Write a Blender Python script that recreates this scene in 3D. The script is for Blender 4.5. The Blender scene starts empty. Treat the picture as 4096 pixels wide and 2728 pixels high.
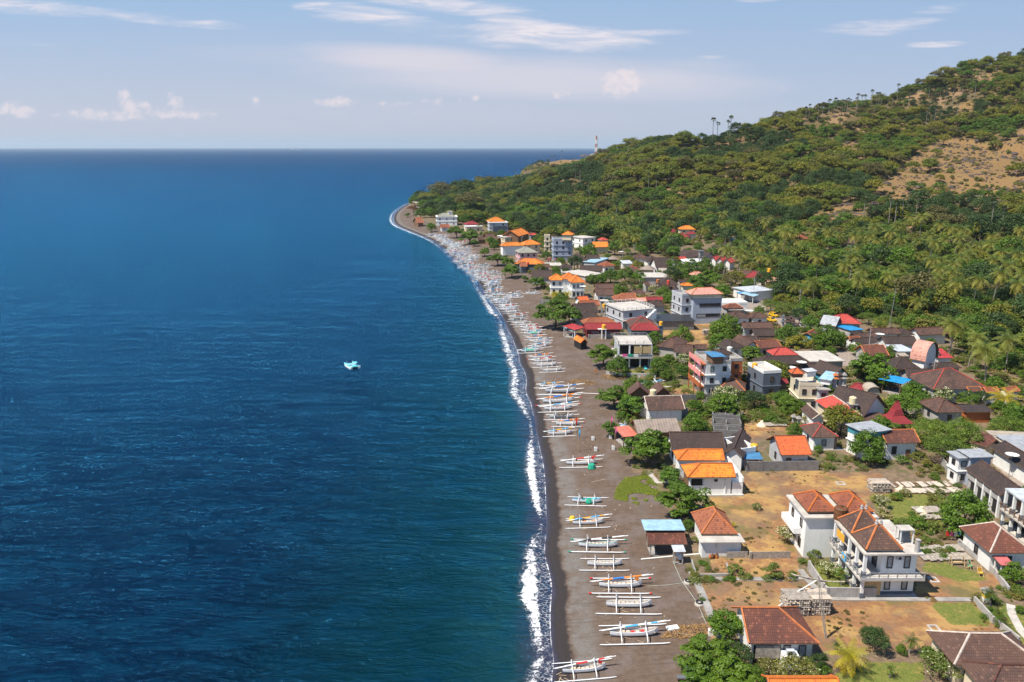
import bpy, math, random
import numpy as np
from mathutils import Vector
R = math.radians
rnd = random.Random(7)
rng = np.random.default_rng(7)
S = bpy.context.scene
COL = S.collection

# ------------------------------------------------------------------ camera
H = 60.0
F = 796.0 / 1024.0
PITCH = math.atan((341 - 147.0) / 796.0)
cam_d = bpy.data.cameras.new("camera")
cam = bpy.data.objects.new("camera", cam_d)
COL.objects.link(cam)
cam.location = (0, 0, H)
cam.rotation_euler = (math.pi / 2 - PITCH, 0, 0)
cam_d.sensor_width = 36
cam_d.lens = 36 * F
cam_d.clip_start = 0.5
cam_d.clip_end = 80000
S.camera = cam

# ------------------------------------------------------------------ sun, sky, exposure
SUN = Vector((-0.80, -0.36, 1.45)).normalized()
sun_d = bpy.data.lights.new("sun", 'SUN')
sun_d.energy = 5.0
sun_d.angle = R(0.5)
sun_d.color = (1.0, 0.93, 0.81)
sun = bpy.data.objects.new("sun", sun_d)
sun.rotation_euler = SUN.to_track_quat('Z', 'Y').to_euler()
COL.objects.link(sun)
S.view_settings.view_transform = 'Standard'
S.view_settings.look = 'None'
S.view_settings.exposure = 0.45
S.view_settings.gamma = 1.0
S.cycles.volume_bounces = 1
S.cycles.max_bounces = 5
S.cycles.diffuse_bounces = 2
S.cycles.glossy_bounces = 2
S.cycles.transparent_max_bounces = 8
S.cycles.use_denoising = True

W = bpy.data.worlds.new("World")
S.world = W
W.use_nodes = True
nt = W.node_tree
nt.nodes.clear()


class NT:
    """tiny node helper"""
    def __init__(s, t):
        s.t = t

    def n(s, typ, **kw):
        x = s.t.nodes.new(typ)
        for k, v in kw.items():
            setattr(x, k, v)
        return x

    def put(s, sock, v):
        if v is None:
            return
        if hasattr(v, 'links') or hasattr(v, 'is_linked'):
            s.t.links.new(v, sock)
        else:
            if hasattr(sock.default_value, '__len__') and not hasattr(v, '__len__'):
                v = (v,) * len(sock.default_value)
            sock.default_value = v if not hasattr(v, '__len__') or len(v) == len(sock.default_value) else tuple(v) + (1,)

    def m(s, op, a, b=None, c=None, clamp=False):
        x = s.n('ShaderNodeMath', operation=op)
        x.use_clamp = clamp
        for i, v in enumerate((a, b, c)):
            if v is not None:
                s.put(x.inputs[i], v)
        return x.outputs[0]

    def mix(s, f, a, b, mode='MIX'):
        x = s.n('ShaderNodeMixRGB', blend_type=mode)
        s.put(x.inputs[0], f)
        s.put(x.inputs[1], a)
        s.put(x.inputs[2], b)
        return x.outputs[0]

    def noise(s, vec, scale, detail=3, rough=0.55, dist=0.0, out=0):
        x = s.n('ShaderNodeTexNoise')
        if vec is not None:
            s.put(x.inputs['Vector'], vec)
        s.put(x.inputs['Scale'], scale)
        s.put(x.inputs['Detail'], detail)
        s.put(x.inputs['Roughness'], rough)
        s.put(x.inputs['Distortion'], dist)
        return x.outputs[out]

    def ramp(s, v, lo, hi, a=0.0, b=1.0):
        x = s.n('ShaderNodeMapRange', interpolation_type='SMOOTHSTEP')
        x.clamp = True
        for i, q in enumerate((v, lo, hi, a, b)):
            s.put(x.inputs[i], q)
        return x.outputs[0]

    def mapping(s, vec, loc=(0, 0, 0), rot=(0, 0, 0), sc=(1, 1, 1)):
        x = s.n('ShaderNodeMapping')
        s.put(x.inputs[0], vec)
        x.inputs[1].default_value = loc
        x.inputs[2].default_value = rot
        x.inputs[3].default_value = sc
        return x.outputs[0]

    def attr(s, name, out='Fac'):
        x = s.n('ShaderNodeAttribute', attribute_name=name)
        return x.outputs[out]

    def bump(s, h, strength, dist=1.0, normal=None):
        x = s.n('ShaderNodeBump')
        s.put(x.inputs['Strength'], strength)
        s.put(x.inputs['Distance'], dist)
        s.put(x.inputs['Height'], h)
        if normal is not None:
            s.put(x.inputs['Normal'], normal)
        return x.outputs[0]


g = NT(nt)
sky = g.n('ShaderNodeTexSky', sky_type='NISHITA')
sky.sun_disc = False
sky.sun_elevation = math.asin(SUN.z)
sky.sun_rotation = math.atan2(SUN.x, SUN.y)
sky.altitude = 60
sky.air_density = 1.0
sky.dust_density = 0.6
sky.ozone_density = 2.0
tc = g.n('ShaderNodeTexCoord')
sx = g.n('ShaderNodeSeparateXYZ')
nt.links.new(tc.outputs['Generated'], sx.inputs[0])
ay = g.m('MAXIMUM', g.m('ABSOLUTE', sx.outputs[1]), 0.05)
P = g.m('DIVIDE', sx.outputs[0], ay)
Q = g.m('DIVIDE', sx.outputs[2], ay)
cv = g.n('ShaderNodeCombineXYZ')
nt.links.new(P, cv.inputs[0]); nt.links.new(Q, cv.inputs[1])
pq = cv.outputs[0]


def sky_pq(x, y):          # overview pixel (2354 wide) -> tangent-plane direction
    u = (x * 1.74 / 4 - 512) / 796.0
    v = (y * 1.74 / 4 - 341) / 796.0
    cy = math.cos(PITCH) - v * math.sin(PITCH)
    cz = -math.sin(PITCH) - v * math.cos(PITCH)
    return u / cy, cz / cy


streak = g.noise(g.mapping(pq, rot=(0, 0, R(-6)), sc=(5, 42, 1)), 1.0, 7, 0.62, 0.6)
wisp = g.noise(g.mapping(pq, loc=(3, 1, 0), rot=(0, 0, R(9)), sc=(9, 60, 1)), 1.0, 8, 0.7, 1.5)
puff = g.noise(g.mapping(pq, loc=(1, 5, 0), sc=(60, 75, 1)), 1.0, 6, 0.6, 0.4)


def blob(x, y, hw, hh, deg):
    a, b = sky_pq(x, y)
    k = 1.74 / 4 / 796.0
    m1 = g.mapping(pq, loc=(-a, -b, 0))
    m2 = g.mapping(m1, rot=(0, 0, R(deg)), sc=(1, 1, 1))
    s_ = g.n('ShaderNodeSeparateXYZ')
    nt.links.new(m2, s_.inputs[0])
    ex = g.m('DIVIDE', s_.outputs[0], hw * k)
    ey = g.m('DIVIDE', s_.outputs[1], hh * k)
    d = g.m('ADD', g.m('MULTIPLY', ex, ex), g.m('MULTIPLY', ey, ey))
    return g.m('SUBTRACT', 1.0, d, clamp=True)


def tot(lst):
    o = None
    for (x, y, hw, hh, dg, st) in lst:
        b_ = g.m('MULTIPLY', blob(x, y, hw, hh, dg), st)
        o = b_ if o is None else g.m('MAXIMUM', o, b_)
    return o


cir = tot([(80, 14, 330, 22, 3, .75), (330, 38, 260, 16, 6, .55), (900, 50, 230, 32, 9, .95), (1040, 14, 230, 20, 4, .85),
           (1170, 45, 170, 18, 10, .8), (1280, 86, 280, 34, 2, 1.2), (1480, 76, 130, 11, -1, .8), (1190, 105, 110, 12, 2, .7),
           (2030, 62, 170, 20, -3, .8), (2170, 18, 90, 13, -4, .6), (2150, 102, 75, 9, -2, .7), (1740, 0, 60, 7, 0, .6),
           (1630, 132, 60, 6, 0, .45), (60, 100, 200, 10, 3, .35), (130, 138, 80, 8, 2, .3)])
haz = tot([(960, 140, 330, 42, 4, .9), (1250, 180, 640, 62, 2, .75), (700, 130, 420, 30, 2, .35), (1560, 155, 260, 26, 0, .4),
           (1000, 265, 1500, 60, 0, .25)])
cum = tot([(1430, 190, 60, 38, 0, 1.0), (1405, 180, 26, 22, 0, .9), (1290, 216, 24, 14, 0, .7), (282, 226, 20, 30, 0, .9), (300, 244, 32, 26, 0, .9),
           (335, 245, 18, 14, 0, .8), (404, 238, 24, 32, 0, .9), (250, 264, 150, 16, 0, .8), (400, 262, 110, 15, 0, .8), (205, 257, 24, 16, 0, .8),
           (38, 254, 60, 24, 0, .9), (775, 233, 62, 15, 0, .8), (1020, 231, 60, 12, 0, .6), (1092, 228, 18, 10, 0, .7),
           (588, 230, 12, 14, 0, .7), (900, 238, 60, 8, 0, .5), (1800, 201, 30, 8, 0, .4)])
c1 = g.ramp(g.m('ADD', g.m('MULTIPLY', cir, 0.85), g.m('MULTIPLY', g.m('SUBTRACT', streak, 0.5), 2.4)), 0.12, 1.0)
c1 = g.m('MULTIPLY', c1, g.ramp(wisp, 0.36, 0.62, 0.30, 1.0))
c1 = g.m('MULTIPLY', c1, g.ramp(cir, 0.02, 0.2))
c2 = g.m('MULTIPLY', g.ramp(g.m('ADD', haz, g.m('MULTIPLY', g.m('SUBTRACT', streak, 0.5), 0.5)), 0.05, 1.0), 0.85)
c2 = g.m('MULTIPLY', c2, g.ramp(haz, 0.0, 0.2))
c3 = g.ramp(g.m('ADD', cum, g.m('MULTIPLY', g.m('SUBTRACT', puff, 0.5), 3.4)), 0.15, 1.15)
c3 = g.m('MULTIPLY', c3, g.ramp(cum, 0.02, 0.3))
lowc = g.mix(g.ramp(Q, 0.0, 0.30), (4.7, 4.95, 6.2, 1), (1.9, 4.2, 7.0, 1))
lowc = g.mix(g.ramp(P, -0.2, 0.6), lowc, g.mix(g.ramp(Q, 0.0, 0.3), (4.0, 4.6, 6.2, 1), (2.3, 4.1, 6.6, 1)))
lowc = g.mix(g.ramp(Q, 0.28, 1.1), lowc, (0.45, 1.3, 3.6, 1))
col = g.mix(0.85, sky.outputs[0], lowc)
col = g.mix(g.m('MULTIPLY', c2, 1.0), col, (6.6, 6.2, 6.8, 1))
col = g.mix(g.m('MULTIPLY', c1, 0.85), col, (8.2, 7.4, 7.6, 1))
col = g.mix(g.m('MULTIPLY', c3, 0.7), col, (7.8, 6.8, 7.0, 1))
bg = g.n('ShaderNodeBackground')
nt.links.new(col, bg.inputs[0])
SKY_STRENGTH = 0.085
bg.inputs[1].default_value = SKY_STRENGTH
wo = g.n('ShaderNodeOutputWorld')
nt.links.new(bg.outputs[0], wo.inputs[0])

# ------------------------------------------------------------------ geometry of the view and the land
CP, SP = math.cos(PITCH), math.sin(PITCH)
Z_ = dict(A=(2000, 2000, .46425), B=(3000, 2000, .4654), C=(2400, 1500, .35072), D=(3200, 1500, .38258), E=(1500, 700, .35072),
          F=(2000, 1150, .31891), G=(2300, 850, .31891), H=(2700, 1200, .31891), I=(3300, 1200, .35082), J=(2000, 450, .38217),
          K=(2800, 800, .29724), L=(3200, 150, .41462), M=(3300, 700, .38269), O=(0, 0, 1.74), N=(0, 0, 1.0), Q=(2080, 1480, .26792),
          V=(3300, 2050, .23597), X=(2150, 1800, .23355), Y=(1950, 1050, .22321), T=(2500, 2350, .3397))


def nat(z, x, y):
    o = Z_[z]
    return o[0] + x * o[2], o[1] + y * o[2]


def ray(px, py):            # native pixel -> world direction with unit forward-Y
    u = (px / 4 - 512) / 796.0
    v = (py / 4 - 341) / 796.0
    return np.array([u, CP - v * SP, -SP - v * CP])


def proj(p):
    x, y, z = p[0], p[1], p[2] - H
    f = y * CP - z * SP
    d = -(y * SP + z * CP)
    return (512 + 796 * x / f) * 4, (341 + 796 * d / f) * 4


def plane(px, py, z=0.0):
    r = ray(px, py)
    t = (z - H) / r[2]
    return np.array([r[0] * t, r[1] * t, z])


COAST = [(2215, 2900), (2204, 2728), (2216, 2650), (2212, 2617), (2203, 2560), (2200, 2460), (2204, 2395), (2207, 2344), (2197, 2288), (2186, 2250),
         (2176, 2209), (2189, 2093), (2184, 2046), (2182, 1960), (2178, 1900), (2172, 1850), (2156, 1780), (2146, 1730), (2137, 1670), (2132, 1650), (2123, 1609),
         (2102, 1571), (2107, 1520), (2099, 1485), (2078, 1456), (2076, 1418), (2056, 1373), (2048, 1348), (2033, 1325), (2016, 1284),
         (2001, 1250), (1966, 1208), (1935, 1166), (1914, 1131), (1893, 1103), (1858, 1072), (1826, 1044), (1798, 1016), (1773, 991),
         (1745, 970), (1710, 952), (1675, 938), (1640, 924), (1605, 910), (1581, 896), (1572, 875), (1581, 851), (1602, 833), (1635, 814),
         (1700, 795), (1790, 770), (1880, 748), (1960, 728), (2050, 712), (2125, 697), (2112, 692), (2118, 689), (2150, 687)]
coast = [plane(x, y)[:2] for x, y in COAST]
c0 = coast[0]
coast = [np.array([c0[0] + 1.5, 10.0])] + coast
e_ = coast[-1]
coast += [e_ + np.array([60, 160]), e_ + np.array([500, 420]), e_ + np.array([3000, 900])]
coast = np.array(coast)


def smooth_poly(p, n=2):
    for _ in range(n):
        q = [p[0]]
        for a, b in zip(p[:-1], p[1:]):
            q += [a * .75 + b * .25, a * .25 + b * .75]
        q.append(p[-1])
        p = np.array(q)
    return p


coast = smooth_poly(coast, 1)


def seg_dist(X, Y, poly, signed=True):
    """distance to a polyline; positive on its right-hand side when walking along it"""
    best = np.full(X.shape, 1e18)
    sg = np.ones(X.shape)
    par = np.zeros(X.shape)
    for i in range(len(poly) - 1):
        ax, ay_ = poly[i]
        dx, dy = poly[i + 1] - poly[i]
        L2 = dx * dx + dy * dy + 1e-9
        t = np.clip(((X - ax) * dx + (Y - ay_) * dy) / L2, 0, 1)
        ex, ey = X - ax - t * dx, Y - ay_ - t * dy
        d2 = ex * ex + ey * ey
        c = dx * (Y - ay_) - dy * (X - ax)
        m = d2 < best - 1e-7
        best = np.where(m, d2, best)
        sg = np.where(m, np.where(c > 0, -1.0, 1.0), sg)
        par = np.where(m, i + t, par)
    d = np.sqrt(best)
    return (d * sg if signed else d), par


def vnoise(X, Y, sc, seed=0):
    x, y = X / sc + seed * 17.3, Y / sc + seed * 9.1
    xi, yi = np.floor(x), np.floor(y)
    fx, fy = x - xi, y - yi
    fx, fy = fx * fx * (3 - 2 * fx), fy * fy * (3 - 2 * fy)

    def h(a, b):
        v = np.sin(a * 127.1 + b * 311.7 + seed * 74.7) * 43758.5453
        return v - np.floor(v)
    return (h(xi, yi) * (1 - fx) + h(xi + 1, yi) * fx) * (1 - fy) + (h(xi, yi + 1) * (1 - fx) + h(xi + 1, yi + 1) * fx) * fy


FOOT = [plane(x * 1.74, y * 1.74, 3)[:2] for x, y in [(1190, 412), (1150, 440), (1130, 470), (1200, 490), (1300, 508), (1450, 530), (1600, 565), (1800, 620),
                                                      (2000, 680), (2354, 735), (2900, 850)]]
FOOT = np.array(FOOT)
RID = []
for xo, yy, hh in [(1228, 2010, 6), (1262, 1990, 13), (1300, 1960, 20), (1370, 1900, 30), (1410, 1600, 41), (1450, 1150, 53), (1540, 800, 61), (1700, 800, 71),
                   (1900, 850, 93), (2100, 880, 121), (2354, 900, 165), (2900, 900, 222), (3600, 900, 250)]:
    RID.append(((xo * .435 - 512) / 796 * yy * 1.03, yy, hh))
RIDZ = np.array([r[2] for r in RID], float)
RID = np.array([r[:2] for r in RID])


def zt(X, Y):
    X = np.asarray(X, float); Y = np.asarray(Y, float)
    dc, _ = seg_dist(X, Y, coast)
    df, _ = seg_dist(X, Y, FOOT)
    df = -df
    dr, pr = seg_dist(X, Y, RID)
    i = np.clip(pr.astype(int), 0, len(RIDZ) - 2)
    hr = RIDZ[i] + (RIDZ[i + 1] - RIDZ[i]) * (pr - i)
    adr = np.abs(dr)
    t = df / (df + adr + 1e-6)
    z = np.where(df > 0, np.clip(t, 0, 1) ** 1.12 * hr, 0)
    az = X / np.maximum(Y, 1)
    back = (Y > np.interp(az, RID[:, 0] / RID[:, 1], RID[:, 1])) & (df > 0)
    z = np.where(back, np.maximum(hr - adr * 0.22, 3), z)
    bumps = (vnoise(X, Y, 70, 1) - .5) * 14 + (vnoise(X, Y, 31, 2) - .5) * 6 + (vnoise(X, Y, 14, 3) - .5) * 2.2
    z = z + bumps * np.clip(z / 25, 0, 1)
    flat = np.minimum(np.where(dc < 0, dc * .05, dc * .075), 1.9) + np.clip((dc - 60) * .006, 0, 1.2)
    flat = np.maximum(flat, -1.5)
    cliff = np.clip(dc / 22, 0, 1)
    return flat + z * cliff


TT = np.concatenate([np.geomspace(0.25, 3.6, 700)])


def hit(px, py, dz=0.0):
    """where the sight line of a native pixel meets the land raised by dz"""
    r = ray(px, py)
    t = np.geomspace(55, 2600, 900)
    X, Y, Z = r[0] * t, r[1] * t, H + r[2] * t
    d = Z - zt(X, Y) - dz
    k = np.where(d < 0)[0]
    if len(k) == 0:
        j = len(t) - 1
        return np.array([X[j], Y[j], float(zt(X[j:j+1], Y[j:j+1])[0])])
    j = k[0]
    if j == 0:
        a = t[0]
    else:
        lo, hi = t[j - 1], t[j]
        f = d[j - 1] / (d[j - 1] - d[j] + 1e-9)
        a = lo + (hi - lo) * f
    x, y = r[0] * a, r[1] * a
    return np.array([x, y, H + r[2] * a - dz])


def gz(x, y):
    return float(zt(np.array([x]), np.array([y]))[0])

# ------------------------------------------------------------------ materials
MATS = {}


def newmat(name):
    m = bpy.data.materials.new(name)
    m.use_nodes = True
    t = m.node_tree
    t.nodes.clear()
    return m, NT(t)


def finish(k, base, rough=0.8, normal=None, spec=None, metal=0.0, alpha=None, trans=None):
    b = k.n('ShaderNodeBsdfPrincipled')
    k.put(b.inputs['Base Color'], base)
    k.put(b.inputs['Roughness'], rough)
    k.put(b.inputs['Metallic'], metal)
    if spec is not None:
        k.put(b.inputs['Specular IOR Level'], spec)
    if normal is not None:
        k.put(b.inputs['Normal'], normal)
    if alpha is not None:
        k.put(b.inputs['Alpha'], alpha)
    out = b.outputs[0]
    if trans is not None:
        tr = k.n('ShaderNodeBsdfTranslucent')
        k.put(tr.inputs[0], trans[0])
        ms = k.n('ShaderNodeMixShader')
        k.put(ms.inputs[0], trans[1])
        k.t.links.new(out, ms.inputs[1])
        k.t.links.new(tr.outputs[0], ms.inputs[2])
        out = ms.outputs[0]
    o = k.n('ShaderNodeOutputMaterial')
    k.t.links.new(out, o.inputs[0])


def c4(c):
    return (c[0], c[1], c[2], 1)


def dark(c, f):
    return (c[0] * f, c[1] * f, c[2] * f, 1)


def paint(name, c, rough=0.6, var=0.12, scale=1.5, bump=0.0, dirt=0.0, metal=0.0):
    """plain surface with weathering blotches and streaks"""
    if name in MATS:
        return MATS[name]
    m, k = newmat(name)
    ob = k.n('ShaderNodeTexCoord').outputs['Object']
    n1 = k.noise(ob, scale, 4, .6)
    f = k.ramp(n1, .3, .7)
    base = k.mix(f, dark(c, 1 - var), dark(c, 1 + var * .6))
    if dirt:
        n2 = k.noise(k.mapping(ob, sc=(1.6, 1.6, .35)), 1.1, 5, .65)
        base = k.mix(k.m('MULTIPLY', k.ramp(n2, .5, .75), dirt), base, (c[0] * .45, c[1] * .42, c[2] * .38, 1))
    nor = k.bump(n1, bump, .05) if bump else None
    finish(k, base, rough, nor, metal=metal)
    MATS[name] = m
    return m


def tiles(name, c, c2, spots, sc=0.32, strength=0.9):
    """clay roof tiles: rows up the slope (UV in metres), single tiles, lichen and sun-bleached patches"""
    m, k = newmat(name)
    uv = k.n('ShaderNodeTexCoord').outputs['UV']
    ob = k.n('ShaderNodeTexCoord').outputs['Object']
    oi = k.n('ShaderNodeObjectInfo').outputs['Random']
    s_ = k.n('ShaderNodeSeparateXYZ'); k.put(s_.inputs[0], uv)
    row = k.m('FRACT', k.m('DIVIDE', s_.outputs[1], sc))
    rowi = k.m('FLOOR', k.m('DIVIDE', s_.outputs[1], sc))
    colx = k.m('FRACT', k.m('ADD', k.m('DIVIDE', s_.outputs[0], sc * .75), k.m('MULTIPLY', rowi, .5)))
    wn = k.n('ShaderNodeTexWhiteNoise', noise_dimensions='2D')
    cc = k.n('ShaderNodeCombineXYZ')
    k.put(cc.inputs[0], k.m('FLOOR', k.m('ADD', k.m('DIVIDE', s_.outputs[0], sc * .75), k.m('MULTIPLY', rowi, .5)))); k.put(cc.inputs[1], rowi)
    k.put(wn.inputs[0], cc.outputs[0])
    n1 = k.noise(ob, .45, 4, .6)
    n2 = k.noise(ob, 1.6, 5, .7)
    base = k.mix(k.ramp(k.m('ADD', n1, k.m('MULTIPLY', k.m('SUBTRACT', oi, .5), .25)), .35, .65), c4(c), c4(c2))
    base = k.mix(k.m('MULTIPLY', k.m('GREATER_THAN', k.m('ADD', wn.outputs[0], k.m('MULTIPLY', n2, .8)), 1.27), .75), base, c4(spots))
    base = k.mix(k.m('MULTIPLY', wn.outputs[0], .35), base, dark(c, .55))
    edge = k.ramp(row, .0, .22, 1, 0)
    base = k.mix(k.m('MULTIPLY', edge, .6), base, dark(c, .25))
    h = k.m('ADD', k.m('MULTIPLY', row, -1.0), k.m('MULTIPLY', k.m('PINGPONG', colx, .5), .8))
    finish(k, base, .75, k.bump(h, strength, .07))
    MATS[name] = m
    return m


tiles('tile_brown', (.070, .040, .031), (.12, .062, .044), (.24, .13, .09))
tiles('tile_dark', (.045, .030, .026), (.065, .040, .032), (.12, .07, .05))
tiles('tile_rust', (.26, .075, .035), (.36, .12, .055), (.10, .04, .03))
tiles('tile_mixed', (.105, .038, .026), (.17, .058, .034), (.36, .12, .07))
tiles('tile_orange', (.60, .17, .025), (.88, .27, .025), (.50, .12, .02), .36)
tiles('tile_redorange', (.62, .11, .03), (.70, .15, .04), (.45, .08, .03))
tiles('tile_red', (.50, .065, .05), (.58, .085, .06), (.33, .05, .04))
tiles('tile_crimson', (.27, .025, .030), (.32, .032, .036), (.16, .03, .03))
tiles('tile_pink', (.62, .30, .23), (.70, .36, .28), (.50, .20, .16), .5)
tiles('tile_greygreen', (.26, .27, .22), (.34, .34, .28), (.16, .18, .15))


def sheet(name, c, sc=.25):
    m, k = newmat(name)
    uv = k.n('ShaderNodeTexCoord').outputs['UV']
    ob = k.n('ShaderNodeTexCoord').outputs['Object']
    s_ = k.n('ShaderNodeSeparateXYZ'); k.put(s_.inputs[0], uv)
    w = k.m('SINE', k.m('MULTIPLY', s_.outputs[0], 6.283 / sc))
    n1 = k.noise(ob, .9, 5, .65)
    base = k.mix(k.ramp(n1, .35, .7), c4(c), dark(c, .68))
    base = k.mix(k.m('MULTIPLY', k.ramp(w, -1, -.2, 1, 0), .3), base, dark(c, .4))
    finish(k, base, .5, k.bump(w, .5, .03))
    MATS[name] = m


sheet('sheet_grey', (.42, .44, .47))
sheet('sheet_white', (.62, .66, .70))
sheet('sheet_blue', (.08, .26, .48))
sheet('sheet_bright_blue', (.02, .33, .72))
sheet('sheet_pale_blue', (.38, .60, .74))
sheet('sheet_coral', (.80, .20, .13), 1.2)
sheet('sheet_pink', (.65, .17, .17))
sheet('sheet_red', (.52, .05, .05))
sheet('sheet_tan', (.50, .42, .33))
sheet('thatch', (.34, .27, .22), .6)
sheet('net_black', (.035, .036, .04), .9)


def blocks(name, c):
    m, k = newmat(name)
    ob = k.n('ShaderNodeTexCoord').outputs['Object']
    s_ = k.n('ShaderNodeSeparateXYZ'); k.put(s_.inputs[0], ob)
    b_ = k.n('ShaderNodeTexBrick')
    cc = k.n('ShaderNodeCombineXYZ')
    k.put(cc.inputs[0], k.m('ADD', s_.outputs[0], s_.outputs[1])); k.put(cc.inputs[1], s_.outputs[2])
    k.put(b_.inputs['Vector'], cc.outputs[0])
    b_.inputs['Scale'].default_value = 1.0
    b_.inputs['Brick Width'].default_value = .42
    b_.inputs['Row Height'].default_value = .22
    b_.inputs['Mortar Size'].default_value = .018
    b_.inputs['Color1'].default_value = c4(c); b_.inputs['Color2'].default_value = dark(c, .78); b_.inputs['Mortar'].default_value = dark(c, 1.25)
    n1 = k.noise(ob, 1.2, 4, .6)
    base = k.mix(k.m('MULTIPLY', k.ramp(n1, .4, .7), .5), b_.outputs[0], dark(c, .5))
    finish(k, base, .9)
    MATS[name] = m


blocks('block_grey', (.23, .22, .215))
blocks('block_brown', (.22, .16, .12))
paint('white', (.80, .80, .78), .7, .07, .7, 0, .55)
paint('clean_white', (.85, .85, .83), .6, .04, .8, 0, .22)
paint('cream', (.72, .62, .45), .7, .06, .8, 0, .25)
paint('grey', (.30, .32, .36), .75, .1, .9, 0, .2)
paint('light_grey', (.47, .48, .51), .75, .1, .9, 0, .3)
paint('bluegrey', (.36, .41, .50), .7, .08, .8, 0, .2)
paint('slate', (.13, .15, .18), .7, .15, 1.5)
paint('teal_wall', (.06, .28, .34), .7, .15)
paint('pink_wall', (.66, .42, .42), .7, .08)
paint('red_wall', (.16, .012, .022), .6, .15)
paint('orange_wall', (.45, .13, .04), .6, .15)
paint('plaster', (.42, .40, .38), .85, .2, .7, .2, .5)
paint('concrete', (.33, .31, .29), .9, .25, .6, .3, .5)
paint('concrete_pale', (.52, .48, .43), .9, .2, .5, .3, .45)
paint('wood', (.20, .11, .06), .8, .3, 4)
paint('wood_grey', (.40, .35, .30), .9, .35, 3, .2)
paint('wood_pale', (.62, .52, .42), .9, .25, 3)
paint('bamboo', (.55, .40, .20), .7, .25, 3)
paint('glass', (.03, .035, .045), .12, .2)
paint('curtain', (.33, .36, .38), .4, .3, 3)
paint('frame_dark', (.05, .03, .025), .6, .1)
paint('dark_gap', (.018, .016, .016), .9, .2)  # near-black; puts the shade of openings and grilles into the colour
paint('tank_yellow', (.85, .42, .02), .4, .05)
paint('tank_cream', (.72, .62, .38), .4, .08)
paint('tank_red', (.62, .06, .03), .4, .05)
paint('tank_rust', (.15, .06, .02), .6, .3)
paint('tank_white', (.7, .7, .66), .5, .1)
paint('metal', (.38, .38, .38), .4, .15, 3, metal=.3)
paint('black', (.03, .03, .032), .6, .2)
paint('orange_cloth', (.85, .25, .03), .8, .1)
paint('yellow_cloth', (.85, .50, .03), .8, .1)
paint('red_cloth', (.70, .03, .03), .8, .1)
paint('pink_cloth', (.80, .12, .35), .8, .1)
paint('blue_cloth', (.03, .20, .62), .8, .1)
paint('sky_cloth', (.08, .42, .72), .8, .1)
paint('green_cloth', (.02, .36, .22), .8, .15)
paint('lilac_cloth', (.60, .60, .75), .8, .1)
paint('boat_white', (.84, .85, .86), .45, .05, 2, 0, .12)
paint('boat_grey', (.55, .58, .62), .5, .08, 2, 0, .2)
paint('boat_blue', (.10, .38, .60), .45, .1, 2)
paint('boat_teal', (.08, .55, .55), .45, .1, 2)
paint('turquoise', (.20, .72, .78), .5, .06, 2)
paint('boat_deck', (.60, .48, .36), .7, .15, 3)
paint('boat_inside', (.58, .53, .47), .8, .3, 3)
paint('keel_blue', (.03, .08, .16), .5, .1)
paint('skin', (.25, .12, .07), .6, .05)
paint('hair', (.02, .015, .012), .6, .05)
paint('trunk_brown', (.11, .08, .06), .95, .3, 3)
paint('trunk_grey', (.26, .23, .20), .95, .3, 3)
paint('rock', (.10, .075, .065), .95, .3, 2, .5)
paint('rope', (.45, .50, .40), .9, .1)
paint('tower_red', (.48, .22, .19), .6, .05)
paint('car_yellow', (.75, .45, .02), .25, .03)
paint('car_white', (.8, .8, .8), .2, .02)
paint('mural_pink', (.85, .30, .28), .7, .35, 1.2)


def leaf_mat(name, c1_, c2_, c3_, trans=.16, inst=False):
    """foliage: every clump and tree has its own green; 'rnd' is stored per leaf face"""
    m, k = newmat(name)
    r_ = k.attr('rnd')
    ge = k.n('ShaderNodeNewGeometry').outputs['Position']
    oi = k.n('ShaderNodeObjectInfo').outputs['Random']
    n1 = k.noise(ge, .05, 2, .5)
    base = k.mix(r_, c4(c1_), c4(c2_))
    t_ = k.ramp(k.m('ADD', k.m('MULTIPLY', n1, .6), k.m('MULTIPLY', oi, .5)), .3, .85)
    base = k.mix(k.m('MULTIPLY', t_, .75), base, c4(c3_))
    base = k.mix(k.m('MULTIPLY', k.m('FRACT', k.m('MULTIPLY', oi, 7.3)), .3), base, dark(c1_, .6))
    finish(k, base, .55, None, .35, trans=(k.mix(.5, base, (.25, .32, .02, 1)), trans))
    MATS[name] = m


leaf_mat('leaf_forest', (.014, .040, .005), (.22, .27, .016), (.25, .21, .014))
leaf_mat('leaf_green', (.009, .040, .004), (.14, .26, .013), (.11, .18, .009))
leaf_mat('leaf_dark', (.010, .032, .008), (.055, .105, .018), (.05, .09, .016))
leaf_mat('leaf_olive', (.085, .075, .022), (.15, .135, .035), (.13, .11, .03))
leaf_mat('leaf_acacia', (.03, .075, .008), (.19, .27, .02), (.15, .20, .02))
leaf_mat('leaf_palm', (.06, .115, .012), (.50, .42, .06), (.20, .22, .03), .15)
leaf_mat('leaf_palm_yellow', (.35, .33, .02), (.75, .52, .02), (.6, .45, .02), .3)
leaf_mat('leaf_lontar', (.05, .07, .03), (.13, .15, .06), (.10, .11, .04), .15)
leaf_mat('leaf_shrub', (.06, .11, .015), (.17, .22, .03), (.22, .17, .03))
leaf_mat('leaf_dry', (.22, .15, .05), (.36, .25, .08), (.28, .16, .06))
leaf_mat('leaf_red', (.14, .05, .03), (.22, .09, .05), (.16, .07, .03))
leaf_mat('blossom', (.75, .68, .45), (.85, .80, .62), (.8, .6, .45), .2)
leaf_mat('straw', (.30, .17, .06), (.45, .29, .12), (.34, .16, .06))
leaf_mat('creeper', (.09, .15, .01), (.28, .34, .03), (.25, .24, .03))


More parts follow.
